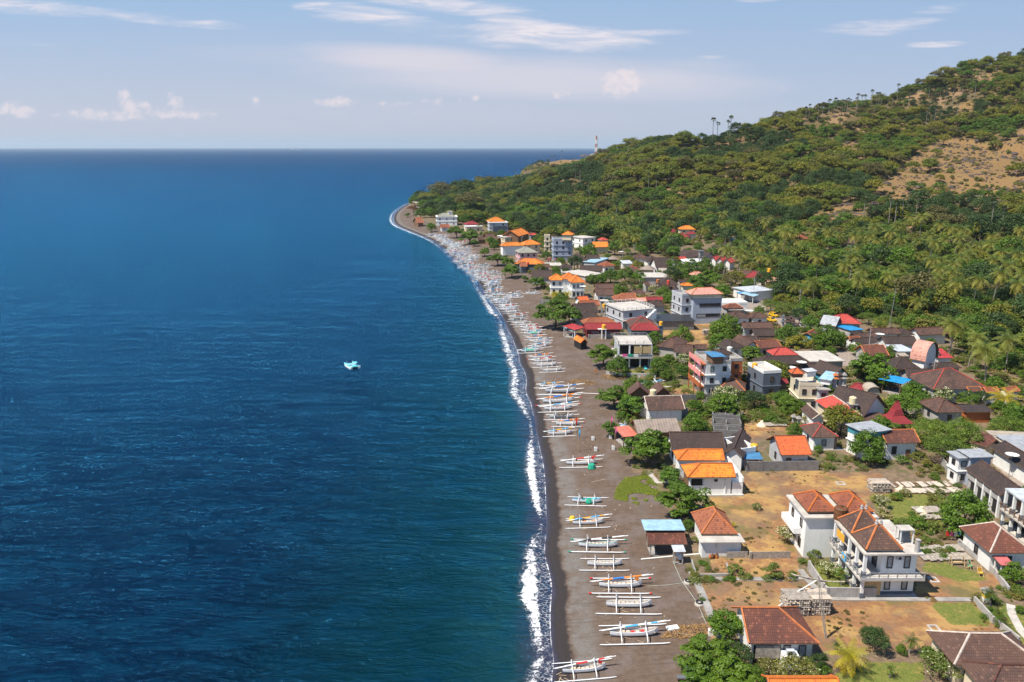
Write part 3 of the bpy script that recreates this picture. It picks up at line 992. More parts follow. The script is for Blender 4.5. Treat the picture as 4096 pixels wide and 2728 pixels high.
def roof_mb(kind, w, d, rise, mat, th=.14, over=0.0):
    """roof over a w x d eave rectangle centred on the origin, eaves at z=0"""
    b = MB(); x, y = w / 2, d / 2
    caps = []
    if kind == 'hip':
        if w >= d:
            r = max((w - d) / 2, 0.0); a, c = (-r, 0, rise), (r, 0, rise)
            sl = math.hypot(y, rise); sl2 = math.hypot(x - r, rise)
            b.face([(-x, -y, 0), (x, -y, 0), c, a] if r > .01 else [(-x, -y, 0), (x, -y, 0), a], mat, [(-x, 0), (x, 0), (r, sl), (-r, sl)] if r > .01 else [(-x, 0), (x, 0), (0, sl)])
            b.face([(x, y, 0), (-x, y, 0), a, c] if r > .01 else [(x, y, 0), (-x, y, 0), a], mat, [(-x, 0), (x, 0), (r, sl), (-r, sl)] if r > .01 else [(-x, 0), (x, 0), (0, sl)])
            b.face([(-x, y, 0), (-x, -y, 0), a], mat, [(-y, 0), (y, 0), (0, sl2)])
            b.face([(x, -y, 0), (x, y, 0), c], mat, [(-y, 0), (y, 0), (0, sl2)])
        else:
            r = (d - w) / 2; a, c = (0, -r, rise), (0, r, rise)
            sl = math.hypot(x, rise); sl2 = sl
            b.face([(-x, y, 0), (-x, -y, 0), a, c], mat, [(-y, 0), (y, 0), (r, sl), (-r, sl)])
            b.face([(x, -y, 0), (x, y, 0), c, a], mat, [(-y, 0), (y, 0), (r, sl), (-r, sl)])
            b.face([(-x, -y, 0), (x, -y, 0), a], mat, [(-x, 0), (x, 0), (0, sl2)])
            b.face([(x, y, 0), (-x, y, 0), c], mat, [(-x, 0), (x, 0), (0, sl2)])
        caps = [(a, c)] + [((sx_ * x, sy_ * y, 0), (a if (sx_ < 0 if w >= d else sy_ < 0) else c)) for sx_ in (-1, 1) for sy_ in (-1, 1)]
    elif kind in ('gx', 'hl', 'hr'):            # ridge along x; hl / hr: hipped only on the left / right
        la = -x + (y if kind == 'hl' else 0); ra = x - (y if kind == 'hr' else 0)
        a, c = (la, 0, rise), (ra, 0, rise); sl = math.hypot(y, rise)
        b.face([(-x, -y, 0), (x, -y, 0), c, a], mat, [(-x, 0), (x, 0), (ra, sl), (la, sl)])
        b.face([(x, y, 0), (-x, y, 0), a, c], mat, [(x, 0), (-x, 0), (la, sl), (ra, sl)])
        if kind == 'hl': b.face([(-x, y, 0), (-x, -y, 0), a], mat, [(-y, 0), (y, 0), (0, sl)])
        if kind == 'hr': b.face([(x, -y, 0), (x, y, 0), c], mat, [(-y, 0), (y, 0), (0, sl)])
        caps = [(a, c)]
        if kind == 'hl': caps += [((-x, -y, 0), a), ((-x, y, 0), a)]
        if kind == 'hr': caps += [((x, -y, 0), c), ((x, y, 0), c)]
        if kind != 'hl': caps += [((-x, -y, 0), a), ((-x, y, 0), a)]
        if kind != 'hr': caps += [((x, -y, 0), c), ((x, y, 0), c)]
    elif kind == 'gy':
        a, c = (0, -y, rise), (0, y, rise); sl = math.hypot(x, rise)
        b.face([(-x, y, 0), (-x, -y, 0), a, c], mat, [(y, 0), (-y, 0), (-y, sl), (y, sl)])
        b.face([(x, -y, 0), (x, y, 0), c, a], mat, [(-y, 0), (y, 0), (y, sl), (-y, sl)])
        caps = [(a, c), ((-x, -y, 0), a), ((x, -y, 0), a)]
    elif kind == 'shed':                          # low at the front, high at the back
        b.face([(-x, -y, 0), (x, -y, 0), (x, y, rise), (-x, y, rise)], mat, [(-x, 0), (x, 0), (x, d), (-x, d)])
    elif kind == 'shedl':                         # low on the left
        b.face([(-x, -y, 0), (x, -y, rise), (x, y, rise), (-x, y, 0)], mat, [(0, -y), (w, -y), (w, y), (0, y)])
    elif kind == 'joglo':                         # low skirt and steep hipped hat
        hx, hy = x * .48, y * .42; z1 = rise * .30
        for P0, P1, Q0, Q1 in (((-x, -y), (x, -y), (-hx, -hy), (hx, -hy)), ((x, -y), (x, y), (hx, -hy), (hx, hy)), ((x, y), (-x, y), (hx, hy), (-hx, hy)), ((-x, y), (-x, -y), (-hx, hy), (-hx, -hy))):
            b.face([(*P0, 0), (*P1, 0), (*Q1, z1), (*Q0, z1)], mat)
            m0, m1 = (Q0[0] * .55, Q0[1] * .8), (Q1[0] * .55, Q1[1] * .8)
            b.face([(*Q0, z1), (*Q1, z1), (m1[0], m1[1], rise * .62), (m0[0], m0[1], rise * .62)], mat)
            rr = hx * .35
            g0 = (-rr if Q0[0] < 0 else rr, 0, rise); g1 = (-rr if Q1[0] < 0 else rr, 0, rise)
            b.face([(m0[0], m0[1], rise * .62), (m1[0], m1[1], rise * .62)] + ([g1, g0] if g0 != g1 else [g1]), mat)
        caps = [((-hx * .35, 0, rise), (hx * .35, 0, rise))]
    elif kind == 'curve':                         # bulging gable, ridge along y
        n = 7; pr = [(-x * math.cos(t_), rise * math.sin(t_) ** .8) for t_ in [math.pi / 2 * i / n for i in range(n + 1)]]
        pr = pr + [(-p[0], p[1]) for p in pr[-2::-1]]; L_ = 0
        for (x0, z0), (x1, z1) in zip(pr[:-1], pr[1:]):
            l1 = L_ + math.hypot(x1 - x0, z1 - z0)
            b.face([(x0, y, z0), (x0, -y, z0), (x1, -y, z1), (x1, y, z1)], mat, [(y, L_), (-y, L_), (-y, l1), (y, l1)]); L_ = l1
    top = len(b.f)
    # underside and edge thickness: the same faces a little lower, and a fascia
    for f in list(b.f[:top]):
        b.face([(b.v[i][0], b.v[i][1], b.v[i][2] - th) for i in f][::-1], 'wood')
    if kind not in ('curve',):
        zf = [0, 0, 0, 0]
        if kind == 'shed': zf = [0, 0, rise, rise]
        if kind == 'shedl': zf = [0, rise, rise, 0]
        cs = [(-x, -y), (x, -y), (x, y), (-x, y)]
        for i in range(4):
            j = (i + 1) % 4
            if (kind in ('gx', 'hl', 'hr') and i in ((1, 3) if kind == 'gx' else (1,) if kind == 'hl' else (3,))) or (kind == 'gy' and i in (0, 2)):
                p, q, ap = cs[i], cs[j], ((c if i == 1 else a) if kind != 'gy' else (a if i == 0 else c))
                for u_, v_ in ((( *p, 0), ap), (ap, (*q, 0))):
                    b.face([(u_[0], u_[1], u_[2] - th), (v_[0], v_[1], v_[2] - th), v_, u_], 'wood')
            else:
                b.face([(*cs[i], zf[i] - th), (*cs[j], zf[j] - th), (*cs[j], zf[j]), (*cs[i], zf[i])], 'wood')
    return b, caps


CAPC = dict(tile_brown='tile_mixed', tile_dark='tile_brown', tile_rust='cap_rust', tile_mixed='cap_rust', tile_orange='cap_orange', tile_redorange='tile_rust', tile_red='tile_crimson',
            tile_crimson='tile_crimson', tile_pink='cap_rust', tile_greygreen='concrete')
paint('cap_rust', (.50, .16, .05), .8, .25, 2)
paint('cap_orange', (.50, .13, .02), .8, .15, 2)
paint('cap_pale', (.55, .45, .38), .8, .25, 2)


def caps_mb(caps, mat, r=.13):
    b = MB()
    for p, q in caps:
        if (Vector(p) - Vector(q)).length > .3:
            p, q = Vector(p), Vector(q)
            b.tube([p + Vector((0, 0, .02)), q + Vector((0, 0, .02))], r, mat, 5)
    return b


def window(parent, x, y, z, w, h, face, frame='frame_dark', glass='glass', deep=.10):
    """face 'f' (front, -y), 'l' (left, -x) or 'r'"""
    b = MB(); t = .09; e = deep

    def bx(u0, u1, v0, v1, o0, o1, m, bb):
        if face == 'f': bb.box(x + u0, x + u1, y - o1, y - o0, z + v0, z + v1, m)
        elif face == 'l': bb.box(x - o1, x - o0, y + u0, y + u1, z + v0, z + v1, m)
        else: bb.box(x + o0, x + o1, y + u0, y + u1, z + v0, z + v1, m)
    bx(-w / 2, -w / 2 + t, 0, h, -.02, e, frame, b); bx(w / 2 - t, w / 2, 0, h, -.02, e, frame, b)
    bx(-w / 2 + t, w / 2 - t, 0, t, -.02, e, frame, b); bx(-w / 2 + t, w / 2 - t, h - t, h, -.02, e, frame, b)
    o = part('window', b, parent)
    b = MB(); bx(-w / 2 + t + GAP, w / 2 - t - GAP, t + GAP, h - t - GAP, -.02, .03, glass, b)
    part('pane', b, o)
    return o


def rect_from(z, A, B, hz, C=None, ry=None, kind='hip', pitch=.58):
    """eave corners in the picture -> rectangle on the plane hz above the ground there"""
    a_, b_ = nat(z, *A), nat(z, *B)
    ga = hit(*a_, dz=hz); zg = ga[2]
    pa, pb = plane(*a_, zg + hz), plane(*b_, zg + hz)
    ab = pb - pa; w = np.linalg.norm(ab[:2]); u = ab / w; n = np.array([-u[1], u[0], 0])
    if C is not None and not isinstance(C, (int, float)):
        pc = plane(*nat(z, *C), zg + hz)
        d = abs(np.dot(pc - pa, n))
    elif isinstance(C, (int, float)):
        d = C
    else:
        yy = nat(z, 0, ry)[1]; M_ = (pa + pb) / 2
        lo, hi = .5, 40
        for _ in range(40):
            d = (lo + hi) / 2
            if kind in ('flat', 'shed', 'shedl', 'gyf'):
                p = M_ + n * d + np.array([0, 0, (.12 * d if kind == 'shed' else 0)])
            else:
                p = M_ + n * d / 2 + np.array([0, 0, pitch * d / 2])
            if proj(p)[1] > yy: lo = d
            else: hi = d
    c = (pa + pb) / 2 + n * d / 2
    return c, w, d, math.atan2(u[1], u[0]), zg


SPECS = []
HROOT = {}


def wall_box(b, w, d, h, mat, kind, rise, over=.55, z0=-1.2):
    o = min(over, w * .12, d * .12) if kind not in ('flat', 'para') else 0.0
    x, y = w / 2 - o, d / 2 - o
    ins = .02
    hh = h - .16 if kind not in ('flat', 'para') else h
    if kind in ('gx', 'hl', 'hr'):
        zr = h + rise * (1 - 0) - .22; e = h + rise * o / (d / 2) - .16
        b.box(-x, x, -y, y, z0, e - .05, mat)
        for s_, ok in ((-1, kind != 'hl'), (1, kind != 'hr')):
            if ok: b.face([(s_ * x, -y, e - .05), (s_ * x, y, e - .05), (s_ * x, 0, zr)][::s_], mat)
    elif kind == 'gy':
        zr = h + rise - .22; e = h + rise * o / (w / 2) - .16
        b.box(-x, x, -y, y, z0, e - .05, mat)
        for s_ in (-1, 1): b.face([(-x, s_ * y, e - .05), (x, s_ * y, e - .05), (0, s_ * y, zr)][::-s_], mat)
    elif kind == 'curve':
        b.box(-x, x, -y, y, z0, h, mat)
        n = 6; pr = [(-x * math.cos(t_), h + (rise - .2) * math.sin(t_) ** .8) for t_ in [math.pi * i / (2 * n) for i in range(2 * n + 1)]]
        for s_ in (-1, 1): b.face([(p[0], s_ * y, p[1]) for p in pr][::s_], mat)
    elif kind == 'shed':
        V = [(-x, -y), (x, -y), (x, y), (-x, y)]; zt_ = [h - .16 + rise * o / d] * 2 + [h + rise - .16 - rise * o / d] * 2
        for i in range(4):
            j = (i + 1) % 4
            b.face([(*V[i], z0), (*V[j], z0), (*V[j], zt_[j]), (*V[i], zt_[i])], mat)
    else:
        b.box(-x, x, -y, y, z0, hh, mat)
    return x, y


def house(z, A, B, C, h, kind, roof, wall, label, name='house', cat='house', ry=None, rise=None, pitch=.58, win=None, floors=None, open_=False, part_of=None, below=0.0,
          wallh=None, door=True, cap=None, group=None, dz=0.0, railing=False, thick=.22, blind=False):
    """one building block; part_of puts the block into an existing building"""
    k2 = 'flat' if kind in ('flat', 'para') else kind
    c, w, d, rz, zg = rect_from(z, A, B, h, C, ry, k2, pitch)
    if rise is None:
        rise = pitch * min(w, d) / 2 if kind == 'hip' else pitch * d / 2 if kind in ('gx', 'hl', 'hr') else pitch * w / 2 if kind == 'gy' else .12 * d if kind == 'shed' else .15 * w if kind == 'shedl' else w * .45
        if kind == 'joglo': rise = .5 * min(w, d)
    if part_of is None:
        root = bpy.data.objects.new(name, None); COL.objects.link(root)
        root.empty_display_size = .5
        root.location = (c[0], c[1], zg); root.rotation_euler = (0, 0, rz)
        tag(root, label, cat, group)
        LAND.append((c[0], c[1], label, w * d))
        fr = (0, 0, 0, 0)
    else:
        root = HROOT[part_of]
        r0 = root.rotation_euler[2]; dx, dy = c[0] - root.location[0], c[1] - root.location[1]
        fr = (dx * math.cos(r0) + dy * math.sin(r0), -dx * math.sin(r0) + dy * math.cos(r0), zg - root.location[2], rz - r0)
    FOOTP.append((c[0], c[1], w / 2 + .4, d / 2 + .4, rz))
    loc = fr[:3]; rr = fr[3]
    wname = 'wall' if part_of is None else 'wing_wall'
    H_ = wallh or h
    b = MB()
    if open_:
        o = .35
        nx_ = max(2, int(w / 3) + 1)
        b.box(-w / 2 + o, w / 2 - o, -d / 2 + o, d / 2 - o, -.4, .12, 'concrete')
        part('floor_slab', b, root, loc, rr)
        for i in range(nx_):
            for s_ in (-1, 1):
                b = MB(); xx = -w / 2 + o + (w - 2 * o) * i / (nx_ - 1)
                zz = h - .1 + (rise - .05 if kind == 'shed' and s_ > 0 else 0)
                b.box(xx - .09, xx + .09, s_ * (d / 2 - o) - .09, s_ * (d / 2 - o) + .09, .125, zz, wall)
                part('post', b, root, loc, rr)
        x, y = w / 2 - .6, d / 2 - .6
    else:
        x, y = wall_box(b, w, d, H_, wall, kind, rise, z0=-1.2 if not below else below)
        wo_ = part(wname, b, root, loc, rr)
    if kind in ('flat', 'para'):
        if kind == 'flat':
            b = MB(); e = .45 if not railing else .35
            b.box(-w / 2 - e, w / 2 + e, -d / 2 - e, d / 2 + e, h + GAP, h + thick, roof)
            rf = part('roof' if part_of is None else 'wing_roof', b, root, loc, rr)
        else:
            b = MB(); t = .18; q = .75
            b.box(-w / 2 + t, w / 2 - t, -d / 2 + t, d / 2 - t, h + GAP, h + .06, roof)
            rf = part('roof' if part_of is None else 'wing_roof', b, root, loc, rr)
            b = MB()
            for x0, x1, y0, y1 in ((-w / 2 - .04, w / 2 + .04, -d / 2 - .04, -d / 2 + t), (-w / 2 - .04, w / 2 + .04, d / 2 - t, d / 2 + .04), (-w / 2 - .04, -w / 2 + t, -d / 2 + t, d / 2 - t), (w / 2 - t, w / 2 + .04, -d / 2 + t, d / 2 - t)):
                b.box(x0, x1, y0, y1, h + GAP, h + q, cap or wall)
            part('parapet', b, root, loc, rr)
        if railing:
            rail(root, loc, rr, -w / 2 - .2, w / 2 + .2, -d / 2 - .2, d / 2 + .2, h + thick, railing)
    else:
        rb, caps = roof_mb(kind, w, d, rise, roof)
        rf = part('roof' if part_of is None else 'wing_roof', rb, root, (loc[0], loc[1], loc[2] + h), rr)
        if caps and roof.startswith('tile'):
            cm = caps_mb(caps, cap or CAPC.get(roof, roof), .13 if w < 14 else .16)
            part('ridge_cap', cm, rf)
    # windows and a door
    fl = floors or max(1, round(H_ / 3.0))
    if not open_ and win != 0:
        nf = win if win is not None else max(1, int(w / 3.2))
        fh = H_ / fl
        for f_ in range(fl):
            z0 = f_ * fh + fh * .30
            for i in range(nf):
                xx = -x + (i + .5) * 2 * x / nf
                if door and f_ == 0 and i == nf // 2 and nf > 1:
                    o = part('door', _door(xx, -y, .95, 2.0), root, loc, rr)
                    continue
                wn_ = window(root, xx, -y, z0, .95, fh * .45, 'f', glass=rnd.choice(['glass', 'curtain', 'glass']))
                wn_.location = loc; wn_.rotation_euler = (0, 0, rr)
            for i in range(max(1, int(d / 4))):
                n_ = max(1, int(d / 4)); yy = -y + (i + .5) * 2 * y / n_
                wn_ = window(root, -x, yy, z0, .9, fh * .42, 'l')
                wn_.location = loc; wn_.rotation_euler = (0, 0, rr)
            if fl > 1 and f_ > 0:
                b = MB(); b.box(-x - .25, x + .25, -y - .25, y + .25, f_ * fh - .07, f_ * fh + .07, wall)
                part('floor_ledge', b, root, loc, rr)
    if blind:
        b = MB(); b.box(-x + .3, -x + 3.0, -y - .16, -y - .10, 1.0, 2.5, 'bamboo'); part('bamboo_blind', b, root, loc, rr)
    return root, w, d


def _door(x, y, w, h):
    b = MB(); b.box(x - w / 2, x + w / 2, y - .07, y + .02, 0, h, 'wood'); return b


def rail(root, loc, rr, x0, x1, y0, y1, z, mat, h=.95, step=1.6, sides='flrb'):
    b = MB()

    def run(p, q):
        L_ = math.hypot(q[0] - p[0], q[1] - p[1]); n = max(1, int(L_ / step))
        for i in range(n + 1):
            t_ = i / n; px_, py_ = p[0] + (q[0] - p[0]) * t_, p[1] + (q[1] - p[1]) * t_
            b.box(px_ - .06, px_ + .06, py_ - .06, py_ + .06, z + GAP, z + h, mat)
        for zz in (z + h * .45, z + h - .05):
            b.tube([(p[0], p[1], zz), (q[0], q[1], zz)], .045, mat, 4)
    if 'f' in sides: run((x0, y0), (x1, y0))
    if 'b' in sides: run((x0, y1), (x1, y1))
    if 'l' in sides: run((x0, y0), (x0, y1))
    if 'r' in sides: run((x1, y0), (x1, y1))
    return part('railing', b, root, loc, rr)


def HS(key, *a, **k_):
    r_ = house(*a, **k_)
    if key: HROOT[key] = r_[0]
    return r_


# near beach front
HS('A1', 'A', (1735, 292), (2045, 292), (1615, 110), 3.0, 'hip', 'tile_rust', 'white', 'small white house under a faded red-brown hipped roof behind the blue-roofed boat shed', rise=2.3, win=0)
HS('', 'A', (1745, 360), (2080, 358), 1.9, 2.55, 'flat', 'concrete_pale', 'white', '', part_of='A1', win=0, thick=.14)
HS('A2', 'A', (1283, 380), (1617, 380), 3.6, 2.2, 'shed', 'tile_mixed', 'wood_grey', 'open boat shed with one brown and one pale blue roof slope on the sand', name='boat_shed', cat='shed', open_=True, rise=1.0)
HS('', 'A', (1268, 252), (1568, 252), 2.6, 3.2, 'flat', 'sheet_pale_blue', 'wood', '', part_of='A2', open_=True, thick=.08)
HS('A3', 'A', (1497, 448), (1603, 446), 1.7, 2.2, 'shed', 'sheet_white', 'wood_grey', 'small pale metal canopy on posts in front of the blue and brown boat shed', name='canopy', cat='canopy', open_=True)
# bottom right
HS('B3', 'B', (-8, 1232), (598, 1232), 7.4, 3.0, 'hr', 'tile_mixed', 'white', 'white bungalow with a mottled red-brown tile roof beside the large dark green tree', rise=2.3, win=0)
HS('B4', 'B', (1755, 1415), (2530, 1425), None, 3.0, 'hip', 'tile_brown', 'cream', 'wide dark brown tiled roof with pale hip ridges, above the pink-flowering shrub', ry=1145, cap='cap_pale')
HS('B5', 'B', (2040, 1680), (2760, 1690), None, 3.0, 'hip', 'tile_brown', 'cream', 'dark brown roof in the bottom right corner cut by the frame', ry=1415)
HS('B6', 'B', (190, 1690), (800, 1690), None, 3.0, 'gx', 'tile_orange', 'white', 'bright orange roof at the bottom edge below the flowering hedge', ry=1525)
HS('B7', 'B', (2062, 455), (2440, 455), (1815, 230), 3.1, 'hip', 'tile_mixed', 'white', 'white house with a weathered brown pyramid roof and a faded pink awning', cap='cap_pale', pitch=.75)
HS('', 'B', (2160, 560), (2280, 560), 2.2, 2.2, 'shed', 'sheet_pink', 'white', '', part_of='B7', open_=True)
# two-storey villa group
HS('B2', 'B', (487, 152), (1070, 150), (344, -24), 6.3, 'flat', 'concrete_pale', 'clean_white', 'two-storey white villa with twin red-orange hipped roofs behind the verandah villa', name='villa', cat='villa', win=0, floors=2, door=False)
HS('', 'B', (497, 100), (757, 98), (385, -52), 7.0, 'hip', 'tile_rust', 'clean_white', '', part_of='B2', win=0, wallh=7.0, below=6.6, cap='cap_orange', pitch=.7)
HS('', 'B', (815, 100), (1063, 99), (690, -52), 7.0, 'hip', 'tile_rust', 'clean_white', '', part_of='B2', win=0, wallh=7.0, below=6.6, cap='cap_orange', pitch=.7)
# orange twin roof house
HS('C1', 'C', (1000, 1168), (1548, 1165), 5.4, 3.6, 'hl', 'tile_orange', 'clean_white', 'white seaside house with two parallel bright orange tile roofs', rise=1.45, win=0, name='house')
HS('', 'C', (884, 972), (1425, 974), 4.4, 3.6, 'hl', 'tile_orange', 'clean_white', '', part_of='C1', rise=1.3, win=0)
HS('C2', 'C', (825, 868), (1440, 872), None, 3.0, 'gx', 'tile_dark', 'white', 'long blackish tiled roof directly behind the twin orange roofs', ry=650)
HS('', 'C', (1400, 905), (1642, 940), (1290, 655), 3.0, 'gy', 'tile_dark', 'white', '', part_of='C2', win=0, pitch=.8)
HS('C3', 'C', (425, 668), (925, 645), None, 2.6, 'gx', 'thatch', 'wood', 'pale thatched roof between the beach tree and the concrete block ruin', ry=500, win=0)
HS('C4', 'C', (262, 706), (440, 690), (235, 600), 2.4, 'shed', 'sheet_coral', 'wood', 'coral red canvas canopy of the beach stall beside the flag poles', name='canopy', cat='canopy', open_=True, rise=.3)
HS('C5', 'C', (545, 402), (972, 390), None, 3.0, 'gx', 'tile_brown', 'white', 'brown roof with a white right verge above the grey block wall by the beach', ry=238, win=0, cap='cap_pale')
HS('C6', 'C', (325, 235), (575, 240), 5, 2.8, 'gy', 'tile_brown', 'wood', 'left one of the two small brown gabled roofs behind the beach tree with turquoise nets', win=0, pitch=.85)
HS('C6b', 'C', (612, 240), (825, 235), 5, 2.8, 'gy', 'tile_brown', 'wood', 'right one of the two small brown gabled roofs beside the cream water tank', win=0, pitch=.85)
HS('C7', 'C', (2062, 912), (2420, 908), None, 3.2, 'gx', 'tile_redorange', 'light_grey', 'grey-white house with a plain red-orange gabled roof behind the block wall', ry=692, win=2)
HS('C8', 'C', (1615, 883), (1775, 860), (1500, 745), 3.0, 'para', 'sheet_grey', 'white', 'flat grey roof with a white rim between the dark roof and the red-orange gable', win=0)
HS('C9', 'C', (1640, 960), (1862, 962), 2.6, 2.3, 'shed', 'sheet_blue', 'plaster', 'bright blue sheet lean-to below the yellow water tank', name='lean_to', cat='shed', open_=True)
HS('C10', 'D', (345, 655), (405, 648), None, 2.6, 'gx', 'concrete', 'block_brown', 'tiny grey block hut beside the white house with a dark hipped roof', ry=610, win=0, name='hut', cat='hut')
# middle right
HS('D1', 'D', (135, 650), (405, 645), None, 3.0, 'hip', 'tile_brown', 'white', 'small white house under a dark hipped roof with a red ridge by the mango-like tree', ry=492, cap='tile_red')
HS('D2', 'D', (690, 605), (930, 571), (562, 516), 5.4, 'flat', 'sheet_grey', 'white', 'two-storey house with a plain grey sheet roof and a teal band under it', win=2, thick=.12)
_r, _w, _d = HROOT['D2'], *rect_from('D', (690, 605), (930, 571), 5.4, (562, 516))[1:3]
_b = MB(); _b.box(-_w / 2 - .05, _w / 2 + .05, -_d / 2 - .05, _d / 2 + .05, 4.1, 5.38, 'teal_wall'); part('fascia_band', _b, _r)
HS('D3', 'D', (905, 712), (1262, 705), None, 3.6, 'gx', 'tile_mixed', 'white', 'white-walled house with a long rust-brown roof right of the grey sheet roof', ry=570, win=2)
HS('D4', 'D', (130, 462), (268, 462), (12, 350), 2.8, 'gy', 'tile_brown', 'white', 'narrow brown gabled roof with a pale verge in front of the bright red roof', win=0, pitch=.8, cap='cap_pale')
HS('D5', 'D', (392, 433), (650, 427), (193, 264), 3.4, 'hip', 'tile_red', 'cream', 'long bright red roof beside the cream terrace building', win=0, pitch=.75, cap='cap_pale')
HS('D6', 'D', (655, 455), (920, 345), (480, 255), 3.0, 'gy', 'tile_dark', 'white', 'long blackish gabled roof between the bright red roof and the village road', win=0, pitch=.75)
HS('D7', 'D', (945, 517), (1190, 508), None, 3.0, 'joglo', 'tile_crimson', 'wood', 'deep crimson pavilion with a steep peaked roof beside the road', ry=380, open_=True, name='pavilion', cat='pavilion', rise=4.0, pitch=.75)
HS('D8', 'D', (730, 512), (985, 490), (695, 425), 2.7, 'shed', 'tile_brown', 'plaster', 'patched brown and crimson low roof joined to the left of the peaked pavilion', win=0)
HS('D9', 'D', (1440, 392), (1735, 385), None, 3.0, 'hip', 'tile_brown', 'plaster', 'brown lichen-spotted hipped roof beside the frangipani hedge', ry=225)
HS('D10', 'D', (1735, 388), (2030, 385), (1700, 330), 2.6, 'shed', 'tile_dark', 'orange_wall', 'low dark roof over a rust-coloured wall under the trees', win=0)
HS('D11', 'D', (1790, 858), (2003, 852), (1680, 790), 5.4, 'flat', 'sheet_grey', 'bluegrey', 'upper floor block with a flat grey metal roof behind the long dark roof', win=0, thick=.1)
HS('', 'D', (1668, 866), (1772, 862), (1605, 806), 5.0, 'flat', 'sheet_grey', 'white', '', part_of='D11', win=1, floors=2, thick=.1, door=False)
HS('D12', 'D', (2100, 1258), (2440, 1262), (1690, 975), 4.2, 'gy', 'tile_dark', 'plaster', 'long open hall with a dark tiled roof and pale concrete posts at the right edge', win=0, name='hall', cat='hall', pitch=.62, open_=False)
HS('D14', 'D', (2400, 1010), (2700, 1010), (1985, 752), 3.0, 'gy', 'tile_dark', 'white', 'row of shops with a dark roof along the paved court', win=0, name='shop', cat='shop', pitch=.5)
HS('D15', 'D', (1960, 752), (2090, 690), (1888, 640), 2.8, 'shedl', 'tile_mixed', 'cream', 'small rust-brown roof between the feathery tree and the beige sheet roof', win=0)
HS('D16', 'D', (2110, 700), (2560, 720), (1945, 592), 3.4, 'flat', 'sheet_tan', 'plaster', 'wide beige sheet roof at the right edge', win=0, thick=.15)
HS('D17', 'D', (2342, 800), (2700, 800), (2120, 642), 3.9, 'flat', 'sheet_grey', 'white', 'grey corrugated roof beyond the shops at the right edge', win=0, thick=.15)
# middle
HS('H0', 'H', (540, 1112), (885, 1140), (430, 1010), 3.0, 'hip', 'tile_brown', 'white', 'white house with a brown hipped roof and a bright orange ridge below the mural guesthouse', cap='cap_rust', pitch=.72)
HS('H1', 'H', (395, 800), (705, 792), (265, 680), 8.4, 'para', 'concrete', 'white', 'three-storey guesthouse with pink murals on its balconies and a roof terrace', name='guesthouse', cat='guesthouse', win=2, floors=3, door=False, cap='plaster')
HS('', 'H', (705, 770), (850, 765), 5, 8.0, 'para', 'concrete', 'orange_wall', '', part_of='H1', win=1, floors=3, door=False, cap='plaster')
HS('', 'H', (475, 712), (610, 708), (430, 655), 10.8, 'flat', 'sheet_blue', 'wood', '', part_of='H1', win=0, thick=.08, below=9.0)
HS('', 'H', (560, 700), (720, 668), (520, 640), 10.4, 'hip', 'tile_dark', 'plaster', '', part_of='H1', win=0, below=8.5)
paint('slate_wall', (.12, .145, .19), .75, .12, 1.2)
HS('H2', 'H', (1112, 925), (1332, 912), (955, 815), 6.2, 'para', 'concrete_pale', 'slate_wall', 'dark blue-grey cube house with a white-rimmed roof terrace and an orange tank', win=1, cap='clean_white', floors=2, door=False)
HS('H3', 'H', (1565, 1078), (1815, 1082), (1425, 965), 5.8, 'para', 'concrete_pale', 'cream', 'cream terrace building with a small red pavilion and flowers on its roof', win=2, floors=2, name='building', cat='building', door=False)
HS('', 'H', (1815, 1128), (1925, 1130), 4.5, 5.4, 'flat', 'concrete', 'light_grey', '', part_of='H3', win=1, floors=2, door=False)
HS('', 'H', (1465, 925), (1628, 925), None, 8.6, 'hip', 'tile_redorange', 'wood', '', part_of='H3', win=0, ry=850, below=7.6, pitch=.8)
HS('', 'H', (1660, 905), (1790, 890), (1640, 870), 8.8, 'shed', 'sheet_white', 'white', '', part_of='H3', win=0, below=7.5, thick=.1)
HS('', 'H', (1800, 985), (1960, 1012), (1770, 900), 7.6, 'shed', 'sheet_pale_blue', 'white', '', part_of='H3', win=0, below=6.4)
HS('H4', 'H', (1062, 812), (1700, 797), None, 3.2, 'hip', 'tile_dark', 'slate_wall', 'long dark hipped roof with slate walls behind the dark blue-grey cube house', ry=698, win=3)
HS('H5', 'H', (1235, 697), (1555, 691), None, 3.2, 'hip', 'tile_red', 'white', 'bright red hipped roof between the long dark roof and the round green trees', ry=595)
HS('H6', 'H', (1710, 775), (2105, 768), (1530, 655), 3.2, 'flat', 'concrete_pale', 'plaster', 'bare flat concrete roof slab beside the village road', win=0, name='building', cat='building')
HS('H7', 'H', (1620, 905), (1900, 905), None, 3.0, 'gx', 'tile_dark', 'slate', 'blackish roof directly behind the cream terrace building', ry=795, win=0)
HS('H7b', 'H', (1975, 985), (2195, 960), (1850, 860), 3.2, 'gy', 'tile_dark', 'teal_wall', 'dark gabled roof with a teal gable wall behind the house shrine', win=0, pitch=.9)
HS('H8', 'H', (1060, 610), (1342, 584), None, 3.0, 'gx', 'tile_mixed', 'plaster', 'mottled rust-brown roof behind the layered green tree', ry=505)
HS('H9', 'H', (690, 615), (880, 590), None, 3.0, 'hip', 'tile_dark', 'white', 'dark brown roof beside the white cylindrical tank', ry=470)
HS('H9b', 'H', (880, 600), (1080, 590), (800, 500), 3.0, 'gy', 'tile_brown', 'white', 'small brown gable just left of the mottled rust-brown roof', win=0, pitch=.7)
HS('H9c', 'H', (800, 520), (1040, 520), None, 3.0, 'gx', 'tile_dark', 'white', 'dark roof in the middle of the dense village block, below the twin dark roofs', ry=452, win=0)
HS('H10', 'H', (1000, 448), (1306, 446), None, 3.0, 'gx', 'tile_dark', 'plaster', 'even brown gabled roof left of the round trees near the shrine', ry=362)
